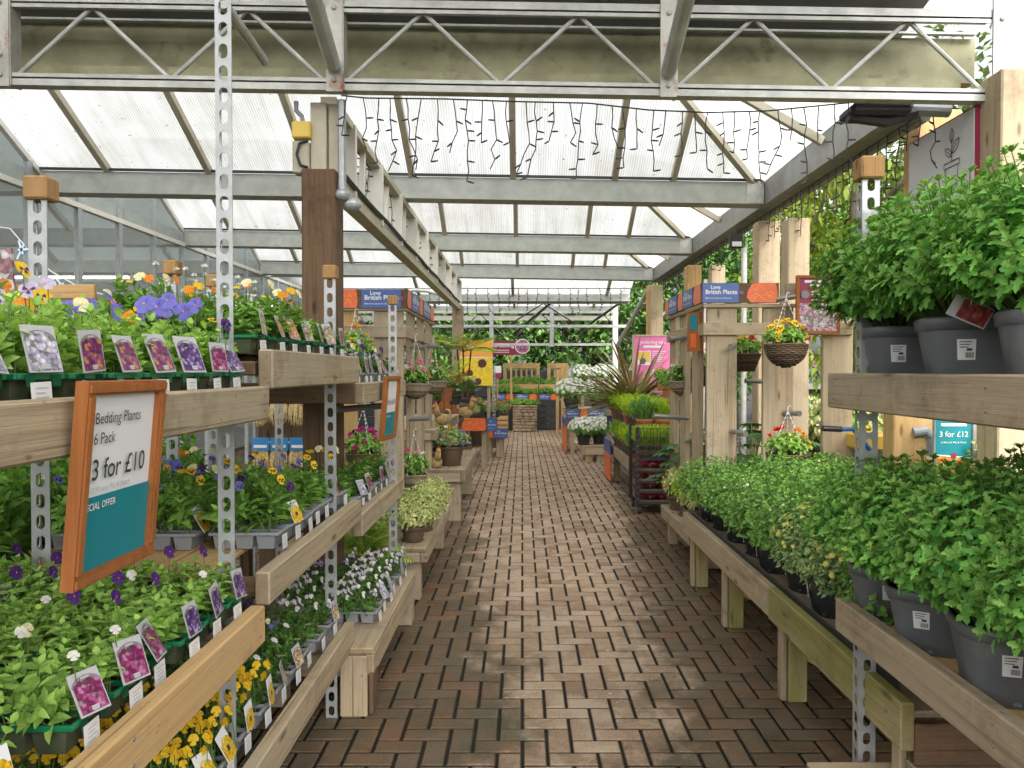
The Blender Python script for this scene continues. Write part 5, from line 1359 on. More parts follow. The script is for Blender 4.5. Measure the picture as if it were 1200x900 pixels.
def dframe(side, label, xi, y0, y1, xs, ztop):
    """timber frame of broad uprights and twin rails; xi = aisle face"""
    at = (xi + side * .6, (y0 + y1) / 2, 0); t = thing('basket_pergola', label, 'pergola', at)
    for i, (x, tint) in enumerate(xs): plank(t, at, (x - .115, y0, 0), (x + .115, y0 + .045, ztop - .01), tint, 2, 'upright')
    n_ = 3
    for i in range(1, n_ + 1):
        y = y0 + (y1 - y0) * i / n_
        plank(t, at, (xi, y - .2, 0), (xi + side * .045, y + .03, ztop - .01), 'pale', 2, 'upright')
    xo = xs[-1][0] + side * .1
    for zz in (ztop - .24, ztop - .03):
        hh = .095 if zz < ztop - .1 else .03
        plank(t, at, (min(xi - side * .03, xo), y0 - .028, zz), (max(xi - side * .03, xo), y0 - .002, zz + hh), 'pale' if side > 0 else 'grey', 0, 'rail')
        plank(t, at, (min(xi - side * .03, xi), y0 + .004, zz), (max(xi - side * .03, xi) - .001, y1 + .05, zz + hh), 'pale', 1, 'rail')
    plank(t, at, (min(xi, xo), y1 + .05, ztop - .24), (max(xi, xo), y1 + .08, ztop - .14), 'pale', 0, 'rail')
    plank(t, at, (min(xi + side * 1, xi + side * 1.22), y1, 0), (max(xi + side * 1, xi + side * 1.22), y1 + .045, ztop - .1), 'new', 2, 'upright')
    return t, at
RFt, RFa = dframe(1, 'pale timber frame with blue and orange header boards on the outdoor side', 1.405, 5.8, 7.2, ((1.525, 'pale'), (1.955, 'pale'), (2.41, 'cream')), 2.03)
header(RFt, RFa, Fr((1.365, 5.765, 2.035), (1, 0, 0), (0, 0, 1)), [('blue', 0, .275), ('badge', .275, .035), ('orange', .335, .235)])
header(RFt, RFa, Fr((1.362, 7.25, 2.035), (0, -1, 0), (0, 0, 1)), [('orange', .02, .16), ('blue', .20, .36), ('orange', .60, .2), ('blue', .82, .36), ('orange', 1.20, .26)])
mb = MB(); mb.box((2.0, 5.77, 2.075), (2.55, 5.795, 2.185), .004); mb.build('rail', wood('grey', 0), RFt, RFa)
pegs(RFt, RFa, [((1.62, 5.79, 1.715), (-1, -1.6, -.25), .10), ((1.60, 5.79, 1.06), (.35, -1, -.05), .16), ((2.0, 5.79, 1.20), (.5, -1, 0), .14), ((1.93, 5.78, 2.06), (.9, -1, .1), .2), ((2.5, 5.79, 1.88), (-.2, -1, 0), .14), ((1.40, 6.4, 1.12), (-1, -.2, .08), .30), ((1.40, 6.3, 1.80), (-1, -.2, -.1), .18), ((2.2, 6.3, 1.42), (-1, 0, .05), .34)])
# small upright board hanging edge-on at the frame corner
vs0 = P(814, 412, 6.0)
vt = thing('hanging_sign', 'narrow hanging sign board with teal and orange squares at the frame corner', 'sign', vs0)
vf = Fr((0, 0, 0), (.5, -1, 0), (0, 0, 1)); mb = MB(); vf.slab(mb, -.075, 0, .075, .31, -.012, .012, 0); vf.poly(mb, [(-.045, .17), (.045, .17), (.045, .29), (-.045, .29)], .014, 1); vf.poly(mb, [(-.04, .03), (.04, .03), (.03, .14), (-.03, .14)], .014, 2); mb.build('board', [wood('red', 2), M['teal'], M['orange']], vt)
LFt, LFa = dframe(-1, 'pale timber frame with blue and orange header boards on the shop side', -.94, 6.0, 7.9, ((-1.055, 'pale'), (-1.42, 'new'), (-1.85, 'pale')), 2.02)
header(LFt, LFa, Fr((-1.50, 5.965, 2.01), (1, 0, 0), (0, 0, 1)), [('orange', 0, .21), ('blue', .24, .31), ('badge', .535, .035)])
header(LFt, LFa, Fr((-.905, 5.97, 2.015), (0, 1, 0), (0, 0, 1)), [('orange', .0, .22), ('blue', .25, .42), ('orange', .70, .24), ('blue', .97, .5), ('orange', 1.5, .3)])
pegs(LFt, LFa, [((-.93, 6.35, 1.72), (1, -.3, -.05), .12), ((-.93, 6.25, 1.12), (1, -.3, .08), .17), ((-1.28, 5.99, 1.24), (.5, -1, .1), .22), ((-1.28, 5.99, 1.9), (.5, -1, .1), .16), ((-.93, 7.2, 1.75), (1, -.2, 0), .14)])

# ---- hanging baskets
def weave(rim, h, flat=False, n=13, k_=14):
    mb = MB()
    for j in range(n):
        t = j / (n - 1)
        r_ = rim * (math.sqrt(max(.02, 1 - (1 - t) ** 2 * .97)) if not flat else (.55 + .45 * t)); z = -h + h * t; pts = []
        for i in range(2 * k_ + 1):
            a = PI * i / k_; rr_ = r_ + .0045 * (1 if (i + j) % 2 else -1); pts.append((rr_ * math.cos(a), rr_ * math.sin(a), z + .002 * math.sin(a * 3 + j)))
        mb.tube(pts, h / n * .58, 5)
    for i in range(k_):
        a = 2 * PI * (i + .5) / k_
        mb.tube([(rim * (math.sqrt(max(.02, 1 - (1 - t) ** 2 * .97)) if not flat else .55 + .45 * t) * math.cos(a), rim * (math.sqrt(max(.02, 1 - (1 - t) ** 2 * .97)) if not flat else .55 + .45 * t) * math.sin(a), -h + h * t) for t in (0, .3, .6, 1)], .004, 4)
    mb.lathe([(.001, -h + .004), (rim * (.5 if flat else .3), -h + .006), (rim * .9, -.02), (.001, -.012)], 20, mi=0)
    return mb
WEAVE = {}
BFOL = {}
def basket(label, p, r_, h, cols, hook=None, pale=False, flat=False, style='ruffle', n=26, extra=None, seed=0, fol='mid', fs=.026, grow=.16):
    t = thing('hanging_basket', label, 'hanging basket', p, 0, 'planted wicker baskets')
    k = (round(r_, 2), h, pale, flat)
    if k not in WEAVE: WEAVE[k] = me_of(weave(r_, h, flat), 'basket', [M['wickerpale'] if pale else M['wicker']], True)
    obj('basket', WEAVE[k], t)
    if fol not in BFOL: BFOL[fol] = mum_mesh(200 + len(BFOL), .15, .16, 60, 6, .05, .03, OV, [L[{'mid': 'bed', 'dark': 'beddark', 'var': 'varieg'}[fol]], L['bedlight'], M['stem']], -.1, None, .0018, .5)
    f = obj('foliage', BFOL[fol], t); f.scale = (r_ / .14, r_ / .14, grow / .16); f.location = (0, 0, -.02); f.rotation_euler = (0, 0, seed)
    g = random.Random(seed + 5); mb = MB(); ms = [petal(c) for c in cols]; nb = len(ms); ms += [petal('dark'), petal('gold')]
    for i in range(n):
        d = rdir(g, .05, 1); q = Vector((d.x * r_ * 1.05, d.y * r_ * 1.05, .02 + d.z * grow * 1.05)); ci = min(len(cols) - 1, int((math.atan2(d.y, d.x) / (2 * PI) + .5) * len(cols) + g.random() * .8))
        if style == 'pansy' and cols[ci] in ('yellow', 'purple', 'violet', 'lilac', 'white', 'gold'): pansy(mb, q, d + Vector((0, -.9, 0)), g, fs, (ci, nb, nb + 1))
        else: ruffle(mb, q, g, fs, ci)
    mb.build('blossoms', ms, t)
    if hook:
        hz = hook
        for i in range(3):
            a = 2 * PI * i / 3 + .5 + seed; q = Vector((r_ * .95 * math.cos(a), r_ * .95 * math.sin(a), 0)); top = Vector((0, 0, hz)); n_ = max(6, int(hz / .03))
            mb = MB()
            for j in range(n_):
                u0 = q.lerp(top, j / n_); u1 = q.lerp(top, (j + .8) / n_)
                mb.tube([u0, u0.lerp(u1, .5), u1], [.0018, .0048, .0018], 5)
            mb.build('chain', M['chain'], t)
        mb = MB(); mb.tube([(0, 0, hz - .01), (0, 0, hz + .02), (.012, 0, hz + .04), (.024, 0, hz + .03)], .004, 6); mb.build('hook', M['chain'], t)
    return t
basket('brown wicker hanging basket of yellow pansies and red primroses below the grey rail', P(921, 404, 5.35), .143, .155, ['yellow', 'yellow', 'red', 'yellow', 'gold'], .33, style='pansy', n=20, seed=1, fs=.027, grow=.15)
basket('brown wicker basket of yellow and red primroses between the two broad uprights', P(874, 415, 6.35), .12, .14, ['yellow', 'red', 'red', 'yellow'], .42, flat=True, n=24, seed=2, fs=.026)
basket('open wicker basket with pink blooms on the aisle face of the outdoor side frame', P(801, 447, 6.7), .125, .12, ['lilac', 'rose', 'white'], None, pale=True, n=10, seed=3, fol='dark')
basket('dark wicker basket with magenta cyclamen beside the corner upright', P(822, 434, 6.9), .14, .14, ['magenta', 'pink'], .5, n=10, seed=4, fol='dark')
basket('low hanging basket of mixed yellow and magenta blooms above the long bench', P(923, 532, 5.3), .14, .13, ['magenta', 'yellow', 'orange', 'red'], .30, n=16, seed=5, fs=.026)
basket('pale wicker basket of pink cyclamen high on the shop side frame', P(487, 450, 6.3), .115, .12, ['pink', 'pink', 'rose', 'white'], .38, pale=True, n=14, seed=6, fol='dark', fs=.03)
basket('pale wicker basket on the far upright of the shop side frame', P(508, 447, 7.3), .12, .12, ['white', 'lilac', 'rose'], .40, pale=True, n=10, seed=7, fol='dark')
basket('pale wicker basket of pink cyclamen low on the shop side frame', P(485, 556, 6.25), .115, .14, ['rose', 'pink', 'white'], .34, pale=True, n=10, seed=8, fol='dark', grow=.19)
basket('dark basket of magenta cyclamen behind the slotted posts of the third shelf', P(426, 531, 5.65), .125, .13, ['magenta', 'magenta', 'dark'], .33, n=22, seed=9, fol='mid', fs=.028)
basket('basket of yellow primroses half hidden behind the upper shelf trays', P(416, 418, 5.7), .12, .12, ['yellow', 'gold'], .32, n=12, seed=10, fs=.026, grow=.2)
basket('basket of mixed violas hanging on the inner upright of the outdoor side frame', P(866, 560, 6.6), .12, .12, ['yellow', 'white'], .4, n=10, seed=12)

# ---------------------------------------------------------------- potted plants for the middle distance
POTS = {}
def pot_of(r_, h, mat):
    k = (r_, h, mat)
    if k not in POTS: POTS[k] = pot_mesh(r_, r_ * .76, h, M[mat])
    return POTS[k]
def heather_mesh(seed, mats, n=150, h=.2, rad=.11):
    g = random.Random(seed); mb = MB()
    for i in range(n):
        a = g.uniform(0, 6.28); q = rad * math.sqrt(g.random()); b = Vector((q * .45 * math.cos(a), q * .45 * math.sin(a), 0)); tip = Vector((q * math.cos(a), q * math.sin(a), h * g.uniform(.6, 1.05) * (1 - .3 * q / rad)))
        d = tip - b
        leaf(mb, b, d, rdir(g), d.length, .011, [(0, .3), (.5, .5), (.85, .4), (1, .05)], g.uniform(-.1, .1), .3, 0)
        for k in range(4):
            p = b + d * g.uniform(.4, .95); leaf(mb, p, d.normalized() + rdir(g) * .7, rdir(g), .035, .009, SIMPLE, .1, .3, 0)
    return me_of(mb, 'foliage', mats)
HEA = [heather_mesh(300 + k, [L['heath'] if k < 2 else L['small']]) for k in range(3)]
def heather(label, loc, k=0, sc=1.0, mat='potbrown', rz=0.0):
    t = thing('potted_heather', label, 'potted plant', loc, rz, 'lime green heathers in pots'); t.scale = (sc, sc, sc)
    obj('pot', pot_of(.065, .10, mat), t); f = obj('foliage', HEA[k % 3], t); f.location = (0, 0, .085)
    return t
WM = {}
def flower_dome(label, loc, rad, h, col='white', sc=1.0, seed=0, grp='white flowered chrysanthemums', potm='potdark', pr=.09, name='flowering_chrysanthemum'):
    k = (col, rad, h)
    if k not in WM:
        def ex(mb, g):
            for i in range(115):
                z = 1 - (i + .5) / 115 * 1.05; a = i * 2.39996; q = math.sqrt(max(0, 1 - z * z)); d = Vector((q * math.cos(a), q * math.sin(a), z)) + rdir(g) * .08
                daisy(mb, Vector((d.x * rad * 1.05, d.y * rad * 1.05, h * .45 + d.z * h * .6)), d + Vector((0, 0, .2)), g, .026, 3)
        WM[k] = mum_mesh(400 + len(WM), rad, h, 60, 6, .05, .03, LOBE, [L['mum'], L['mum'], M['stem'], petal(col)], -.4, ex, .0025, .8)
    t = thing(name, label, 'potted plant', loc, 0, grp); t.scale = (sc, sc, sc)
    obj('pot', pot_of(pr, .13, potm), t); f = obj('foliage', WM[k], t); f.location = (0, 0, .11); f.rotation_euler = (0, 0, seed)
    return t
PF = {}
def planter(label, loc, r_=.09, h=.12, mat='potdark', leafk='bed', cols=('red',), n=14, grow=.16, sc=1.0, seed=0, fs=.026, name='flower_pot', cat='potted plant', grp=None):
    t = thing(name, label, cat, loc, 0, grp); t.scale = (sc, sc, sc)
    obj('pot', pot_of(r_, h, mat), t)
    if leafk not in PF: PF[leafk] = mum_mesh(500 + len(PF), .14, .17, 60, 6, .05, .03, OV, [L[leafk], L[leafk], M['stem']], -.15, None, .002, .6)
    f = obj('foliage', PF[leafk], t); f.location = (0, 0, h - .02); f.scale = (r_ / .1, r_ / .1, grow / .16); f.rotation_euler = (0, 0, seed)
    if n:
        g = random.Random(seed * 7 + 3); mb = MB()
        for i in range(n):
            d = rdir(g, .1, 1); ruffle(mb, Vector((d.x * r_ * 1.45, d.y * r_ * 1.45, h + d.z * grow * 1.05)), g, fs, g.randrange(len(cols)), 8)
        mb.build('blossoms', [petal(c) for c in cols], t)
    return t
def strap_mesh(seed, n, ln, mats, wd=.035, up=.9):
    g = random.Random(seed); mb = MB()
    for i in range(n):
        a = g.uniform(0, 6.28); el = g.triangular(.1, 1.5, .9) * up; l_ = ln * g.uniform(.6, 1.1); d = Vector((math.cos(a) * math.cos(el), math.sin(a) * math.cos(el), math.sin(el)))
        leaf(mb, Vector((g.uniform(-.04, .04), g.uniform(-.04, .04), 0)), d, UP, l_, wd * g.uniform(.7, 1.2), [(0, .5), (.25, .55), (.5, .5), (.7, .42), (.85, .3), (1, .03)], g.uniform(.1, .75) * (1.3 - el / 1.5), .5, g.randrange(len(mats)))
    return me_of(mb, 'foliage', mats)
def fern_mesh(seed, n, ln, mat, up=.6, pin=22, droop=.6):
    g = random.Random(seed); mb = MB()
    for i in range(n):
        a = 6.28 * i / n + g.uniform(-.2, .2); el = g.uniform(.35, 1.1) * up * 1.6; pts = []
        for k in range(pin + 1):
            t = k / pin; r_ = ln * t * math.cos(el) * (1 - .12 * t); z = ln * (t * math.sin(el) - droop * t * t * .55)
            pts.append(Vector((r_ * math.cos(a), r_ * math.sin(a), z)))
        mb.tube(pts, [.004 * (1 - .8 * k / pin) for k in range(pin + 1)], 4, 1, False)
        for k in range(3, pin):
            t = k / pin; d = (pts[k + 1] - pts[k]).normalized(); x = d.cross(UP).normalized(); w_ = ln * .26 * math.sin(PI * min(1, .15 + t * .85)) ** .8
            for s in (-1, 1): leaf(mb, pts[k], x * s + d * .45, UP, w_, w_ * .24, OV, .25, .1, 0)
    return me_of(mb, 'fronds', [mat, M['stem']])
def palm_leaf_mesh(seed, n, size, mats, h=.5, rad=.5):
    """stalked hand-shaped leaves"""
    g = random.Random(seed); mb = MB()
    for i in range(n):
        a = i * 2.4 + g.uniform(-.3, .3); q = rad * g.uniform(.35, 1); z = h * g.uniform(.25, 1) * (1.15 - .5 * q / rad); p = Vector((q * math.cos(a), q * math.sin(a), z))
        mb.tube([(0, 0, 0), (p.x * .4, p.y * .4, z * .7), p], [.007, .005, .004], 5, 1, False)
        f = Vector((math.cos(a), math.sin(a), -.25)).normalized(); x = f.cross(UP).normalized(); s = size * g.uniform(.7, 1.15); nn = x.cross(f) + rdir(g) * .15
        for k in range(7):
            b = (k - 3) * .52; leaf(mb, p, f * math.cos(b) + x * math.sin(b), nn, s * (1 - .09 * abs(k - 3)), s * .34, OV, .15, .15, 0)
    return me_of(mb, 'foliage', mats)

# ---- hen ornaments
HEN = {}
def hen(label, loc, rz, sc=1.0):
    t = thing('hen_ornament', label, 'ornament', loc, rz, 'straw hen ornaments on the stepped display'); t.scale = (sc, sc, sc)
    if not HEN:
        mb = MB(); mb.ell((0, 0, .10), (.105, .075, .085), 16, 10); mb.ell((-.09, 0, .15), (.06, .045, .06), 12, 8); HEN['body'] = me_of(mb, 'body', [M['hen_tan']], True)
        mb = MB(); mb.ell((-.02, 0, .165), (.085, .062, .04), 14, 8); HEN['saddle'] = me_of(mb, 'saddle', [M['hen_dark']], True)
        mb = MB(); mb.tube([(.07, 0, .14), (.10, 0, .20), (.105, 0, .24)], [.045, .035, .030], 10); mb.ell((.112, 0, .25), (.036, .028, .032), 12, 8); HEN['head'] = me_of(mb, 'head', [M['hen_tan']], True)
        mb = MB(); mb.tube([(.14, 0, .25), (.168, 0, .243)], [.010, .001], 6); HEN['beak'] = me_of(mb, 'beak', [M['yellowp']])
        mb = MB(); [mb.ell((.095 + .018 * k, 0, .285 + .006 * (k == 1)), (.012, .006, .016), 8, 6) for k in range(3)]; mb.ell((.14, 0, .222), (.008, .007, .016), 8, 6); HEN['comb'] = me_of(mb, 'comb', [M['red']], True)
        mb = MB(); [(mb.ell((.128, s * .024, .258), (.005, .004, .005), 6, 5)) for s in (-1, 1)]; HEN['eyes'] = me_of(mb, 'eyes', [M['ink']])
        mb = MB()
        for s in (-1, 1):
            mb.tube([(0, s * .03, .03), (.005, s * .03, .004)], .006, 6)
            for d in (-.5, 0, .5): mb.tube([(.0, s * .03, .005), (.04 * math.cos(d), s * .03 + .04 * math.sin(d), .004)], .004, 5)
        HEN['legs'] = me_of(mb, 'legs', [M['yellowp']])
        mb = MB()
        for k in range(5): leaf(mb, Vector((-.12, 0, .17)), Vector((-1, (k - 2) * .25, .9)), UP, .09, .03, OV, .2, .1)
        HEN['tail'] = me_of(mb, 'tail', [M['hen_dark']])
    for k in ('body', 'saddle', 'legs', 'tail'): obj(k, HEN[k], t)
    h = obj('head', HEN['head'], t)
    for k in ('beak', 'comb', 'eyes'): obj(k, HEN[k], h)
    return t
# ---------------------------------------------------------------- shop side, beyond the frame
bench('stepped timber table with a planted pot and hens, first beyond the shop side frame', -1.5, -.57, 7.6, 9.5, .53, 'grey', .10, lw=.13)
bench('raised back step of the timber table holding hens and a fern', -1.55, -.86, 7.62, 10.4, .93, 'pale', .08, lw=.07)
planter('dark pot planted with mixed pink, white and lime flowers on the table corner', P(528, 546, 7.95), .135, .21, 'potbrown', 'greyleaf', ('rose', 'white', 'pink', 'orange', 'violet'), 20, .19, 1, 1, .033)
heather('lime heather tuft tucked behind the planted pot on the table', P(517, 530, 8.1), 0, 1.15)
hen('straw hen with a dark back standing on the near table corner', P(511, 551, 7.75), -1.2, .85)
hen('straw hen facing the fern on the raised step, closer one', P(518, 500, 8.05), -2.2, .9)
hen('straw hen beside the yellow poster on the raised step', P(546, 491, 9.3), -.6, .95)
planter('pot of white blooms behind the closer hen on the step', P(507, 480, 8.4), .08, .11, 'potdark', 'beddark', ('white', 'pink'), 10, .17, 1, 2)
planter('pot of pink and white cyclamen between hens on the raised step', P(533, 474, 9.0), .08, .12, 'potdark', 'beddark', ('pink', 'white', 'white'), 12, .16, 1, 3)
planter('pot of white blooms beside the fern on the raised step', P(549, 470, 9.7), .08, .12, 'potdark', 'beddark', ('white',), 10, .16, 1, 4)
for i, (px, py, Y, c) in enumerate(((500, 520, 8.8, 'white'), (507, 505, 9.3, 'red'), (516, 512, 9.1, 'white'))): planter('small pot of %s flowers under the raised step, %s one' % (c, ORD[i]), (P(px, py, Y).x, Y, .53), .06, .09, 'potdark', 'beddark', (c,), 7, .11, 1, 30 + i)
ft = thing('tree_fern', 'lime green tree fern in a dark pot in front of the yellow poster', 'fern', P(543, 481, 9.6))
obj('pot', pot_of(.12, .16, 'potdark'), ft)
part(ft, 'stem', M['hen_dark'], lambda mb: [mb.tube([(dx, 0, .13), (dx * 1.6, .02, .5), (dx * 2.2, 0, .78)], [.016, .012, .01], 6) for dx in (-.035, .0, .045)])
o = obj('fronds', fern_mesh(601, 13, .62, L['fern'], .55), ft); o.location = (0, 0, .74)
ft2 = thing('tree_fern', 'yellow-green feathery fern beside the far basket', 'fern', P(520, 470, 8.6))
obj('pot', pot_of(.11, .15, 'terra'), ft2); o = obj('fronds', fern_mesh(602, 14, .50, L['fern'], .8, 20, .5), ft2); o.location = (0, 0, .14); o.scale = (1, 1, 1.5)
wb = thing('timber_tub', 'red-brown slatted tub with a white notice beside the yellow poster', 'planter', P(525, 447, 10.6))
part(wb, 'staves', wood('red', 2), lambda mb: [mb.box((-.25 + .1 * k, -.02, -.45), (-.155 + .1 * k, .3, .1 if k % 2 else .13), .006) for k in range(5)])
part(wb, 'notice', M['paper'], lambda mb: mb.box((-.09, -.027, -.02), (.03, -.021, .1), .001))
# variegated plants on the low plank bench
VAR = mum_mesh(610, .17, .20, 90, 6, .045, .022, OV, [L['varieg'], L['varieg'], M['stem']], -.35, None, .0018, .6)
for i, (x, y) in enumerate(((-.74, 5.15), (-.72, 5.5), (-.74, 5.85), (-.75, 6.2), (-1.05, 5.15), (-1.07, 5.55), (-1.06, 5.95), (-1.08, 6.3), (-1.36, 5.2), (-1.38, 5.7))):
    t = thing('variegated_plant', 'cream and green variegated plant, %s on the low plank bench' % ORD[i], 'potted plant', (x, y, .36), 0, 'variegated foliage plants'); obj('pot', pot_of(.08, .11, 'potbrown'), t); f = obj('foliage', VAR, t); f.location = (0, 0, .09); f.rotation_euler = (0, 0, i * 1.3)
t = thing('red_stemmed_fern', 'low fern with red-brown stalks at the end of the short bench', 'fern', (-.98, 4.82, 0)); obj('pot', pot_of(.1, .14, 'potdark'), t)
o = obj('fronds', fern_mesh(611, 14, .42, L['fern'], .7, 18, .7), t); o.location = (0, 0, .32); part(t, 'stalks', M['terra'], lambda mb: [mb.tube([(.03 * math.cos(a), .03 * math.sin(a), .12), (.06 * math.cos(a), .06 * math.sin(a), .34)], .006, 5) for a in [k * .7 for k in range(9)]])
# bulb packets on a rack
br = thing('bulb_rack', 'dark wire rack of netted bulbs with blue labels behind the shelf', 'rack', (-1.67, 5.3, 0))
part(br, 'rails', M['slot'], lambda mb: [mb.tube([(-.2, .0, z), (.2, 0, z)], .008, 6) for z in (.7, 1.02, 1.36)] + [mb.tube([(x, 0, 0), (x, 0, 1.5)], .012, 6) for x in (-.2, .2)])
part(br, 'backboard', wood('brown', 2), lambda mb: mb.box((-.22, .12, 0), (.22, .16, 1.6)))
def packet():
    a = MB(); g = random.Random(9)
    for k in range(46): 
        p = Vector((g.uniform(-.05, .05), g.uniform(-.02, .02), -.03)); leaf(a, p, Vector((g.uniform(-.25, .25), -.15, -1)), Vector((0, -1, 0)), g.uniform(.10, .2), .016, SIMPLE, .1, .3)
    a.ell((0, .02, -.13), (.055, .03, .085), 10, 8)
    b = MB(); b.box((-.06, -.03, -.05), (.06, -.026, .04), .001, 0); b.box((-.045, -.032, -.03), (.045, -.0305, -.01), .0005, 1); return me_of(a, 'net_bag', [M['straw']]), me_of(b, 'header_card', [M['skyblue'], M['paper']])
PK = packet()
for j, z in enumerate((.70, 1.02, 1.36)):
    for i in range(3):
        t = thing('bulb_packet', 'straw-coloured bulb packet with a blue label, %s on the %s rail of the rack' % (ORD[i], ('bottom', 'middle', 'top')[j]), 'packet', (-1.67 - .13 + .13 * i, 5.24, z), 0, 'bulb packets on the rack'); obj('net_bag', PK[0], t); obj('header_card', PK[1], t)
# second and third tables
b2 = bench('small bench fronted by an orange and a blue sign, halfway down the shop side', -.72, -.28, 13.3, 14.2, .46, 'pale', .10, lw=.12)
def board_strip(label, p, spec, h, u=(1, 0, 0)):
    t = thing('header_sign', label, 'sign', p); header(t, None, Fr((0, 0, 0), u, (0, 0, 1)), spec, h); return t
board_strip('orange and blue sign boards on the front of the small shop side bench', Vector((-.72, 13.27, .34)), [('orange', 0, .21), ('blue', .22, .24)], .17)
bench('raised bench with blue and orange sign boards beyond the hens', -1.3, -.5, 11.6, 12.8, .72, 'grey', .08, lw=.07)
board_strip('blue and orange sign boards on the raised bench beyond the hens', Vector((-1.25, 11.57, .60)), [('blue', 0, .28), ('orange', .32, .38), ('blue', .72, .14)], .20)
def crate(label, p, wx, wy, h, tint='pale'):
    t = thing('wooden_crate', label, 'crate', p)
    for k in range(3): part(t, 'slat', wood(tint, 0), lambda mb: mb.box((-wx / 2, -wy / 2, .01 + h * k / 3), (wx / 2, -wy / 2 + .012, h * (k + 1) / 3 - .006), .002))
    for s in (-1, 1): part(t, 'side', wood(tint, 1), lambda mb: mb.box((s * wx / 2 - .006, -wy / 2 + .014, .01), (s * wx / 2 + .006, wy / 2 - .014, h - .006), .002))
    part(t, 'soil', M['soil'], lambda mb: mb.box((-wx / 2 + .01, -wy / 2 + .015, .02), (wx / 2 - .01, wy / 2 - .015, h * .85)))
    return t
c0 = Vector((-.60, 13.6, .46)); crate('pale wooden crate on the small shop side bench', c0, .25, .3, .2)
c1 = Vector((-.36, 13.7, .46)); crate('golden wooden crate stacked beside the pale crate', c1, .2, .3, .26, 'new')
planter('pot of yellow blooms growing in the pale crate', c0 + Vector((0, 0, .16)), .08, .08, 'potbrown', 'varieg', ('yellow', 'gold'), 12, .14, 1, 40)
planter('pot of red blooms standing in the golden crate', c1 + Vector((0, 0, .22)), .09, .08, 'potbrown', 'greyleaf', ('red', 'red'), 14, .2, 1.1, 41)
for i, (px, py, Y, cs, lf) in enumerate(((560, 473, 12.2, ('pink', 'rose'), 'beddark'), (571, 474, 12.5, ('white', 'pink'), 'greyleaf'), (566, 466, 12.7, ('red', 'red'), 'bed'), (580, 470, 13.0, ('red',), 'greyleaf'), (547, 474, 12.0, ('white', 'yellow'), 'bed'), (553, 482, 11.9, ('pink',), 'varieg'), (538, 482, 11.8, ('white',), 'varieg'))):
    planter('pot of %s flowers on the raised bench, %s along it' % (' and '.join(dict.fromkeys(cs)), ORD[i]), (P(px, py, Y).x, Y, .72), .08, .11, 'potdark', lf, cs, 12, .15, 1.1, 50 + i)
for i, (x, y) in enumerate(((-.62, 15), (-.9, 15.5), (-.66, 16.2), (-1.0, 16.6), (-.7, 17.2), (-1.25, 15.2), (-1.4, 16))):
    planter('green foliage pot on the ground behind the crates, %s of them' % ORD[i], (x, y, 0), .12, .3, 'potbrown', 'bed' if i % 2 else 'beddark', ('red', 'white', 'yellow'), 4, .34, 1.4, 60 + i)
# yellow poster on its stand
yp = P(539, 452, 11.75)
yt = thing('sunflower_poster', 'tall yellow poster of sunflowers with an orange top on the shop side', 'poster', yp)
def ysun(mb):
    f = Fr((0, 0, 0), (1, 0, 0), (0, 0, 1)); f.u *= 1.075; f.v *= 1.075; f.slab(mb, 0, 0, .47, .65, -.02, 0, 0); f.poly(mb, [(0, .41), (.47, .41), (.47, .65), (0, .65)], .002, 1); f.poly(mb, [(0, .40), (.47, .40), (.47, .414), (0, .414)], .004, 4)
    for (x, y, s) in ((.32, .32, 1.0), (.14, .18, .8), (.26, .06, .8)):
        for k in range(15):
            a = 2 * PI * k / 15; f.poly(mb, [(min(.465, max(.005, x + s * r2 * math.cos(a + da))), min(.395, max(.004, y + s * r2 * math.sin(a + da)))) for r2, da in ((.04, 0), (.09, -.16), (.15, 0), (.09, .16))], .006 + k * .0003, 2 if k % 2 else 5)
        f.disc(mb, x, y, .062 * s, .012, 3, 16)
    f.line(mb, [(.07, .56), (.2, .56)], .03, .004, 4)
part(yt, 'sheet', [M['yellow'], M['amber'], plain('petal_print', (.95, .60, .02), .4, 0, .1, 20), M['hen_dark'], M['paper'], plain('petal_print_light', (.98, .80, .12), .4, 0, .1, 20)], ysun)
part(yt, 'stand', wood('grey', 2), lambda mb: (mb.box((.02, .022, .722 - yp.z), (.07, .05, .6)), mb.box((.42, .022, .722 - yp.z), (.47, .05, .6))))
sp3 = thing('slotted_pole', 'slotted pale steel pole beside the yellow poster', 'pole', (P(577, 470, 12.7).x, 12.7, .72)); slot_post(sp3, None, 0, 0, 0, .86, 1, 1, .05)

# ---------------------------------------------------------------- far end display
FE = (0, 19.5, 0)
fe = thing('tiered_display', 'far stepped display of herbs with dark front and sign strip', 'display', FE)
part(fe, 'front_panel', M['fence'], lambda mb: [mb.box((-.75, 19.35, .02 + .15 * k), (1.0, 19.4, .155 + .15 * k), .004) for k in range(5)], FE)
part(fe, 'tier_board', wood('new', 0), lambda mb: (mb.box((-.8, 19.36, .76), (1.0, 19.75, .80)), mb.box((-.8, 19.8, 1.05), (.42, 19.84, 1.17)), mb.box((.44, 19.8, 1.05), (.98, 19.84, 1.17))), FE)
header(fe, FE, Fr((-.78, 19.33, .78), (1, 0, 0), (0, 0, 1)), [('orange', 0, .1), ('blue', .12, .22), ('orange', .36, .2), ('blue', .62, .3), ('orange', .95, .2), ('blue', 1.22, .26), ('orange', 1.5, .22)], .15)
HB = mum_mesh(620, .2, .26, 70, 6, .06, .04, OV, [L['bed'], L['bedlight'], M['stem']], -.2, None, .003, .6)
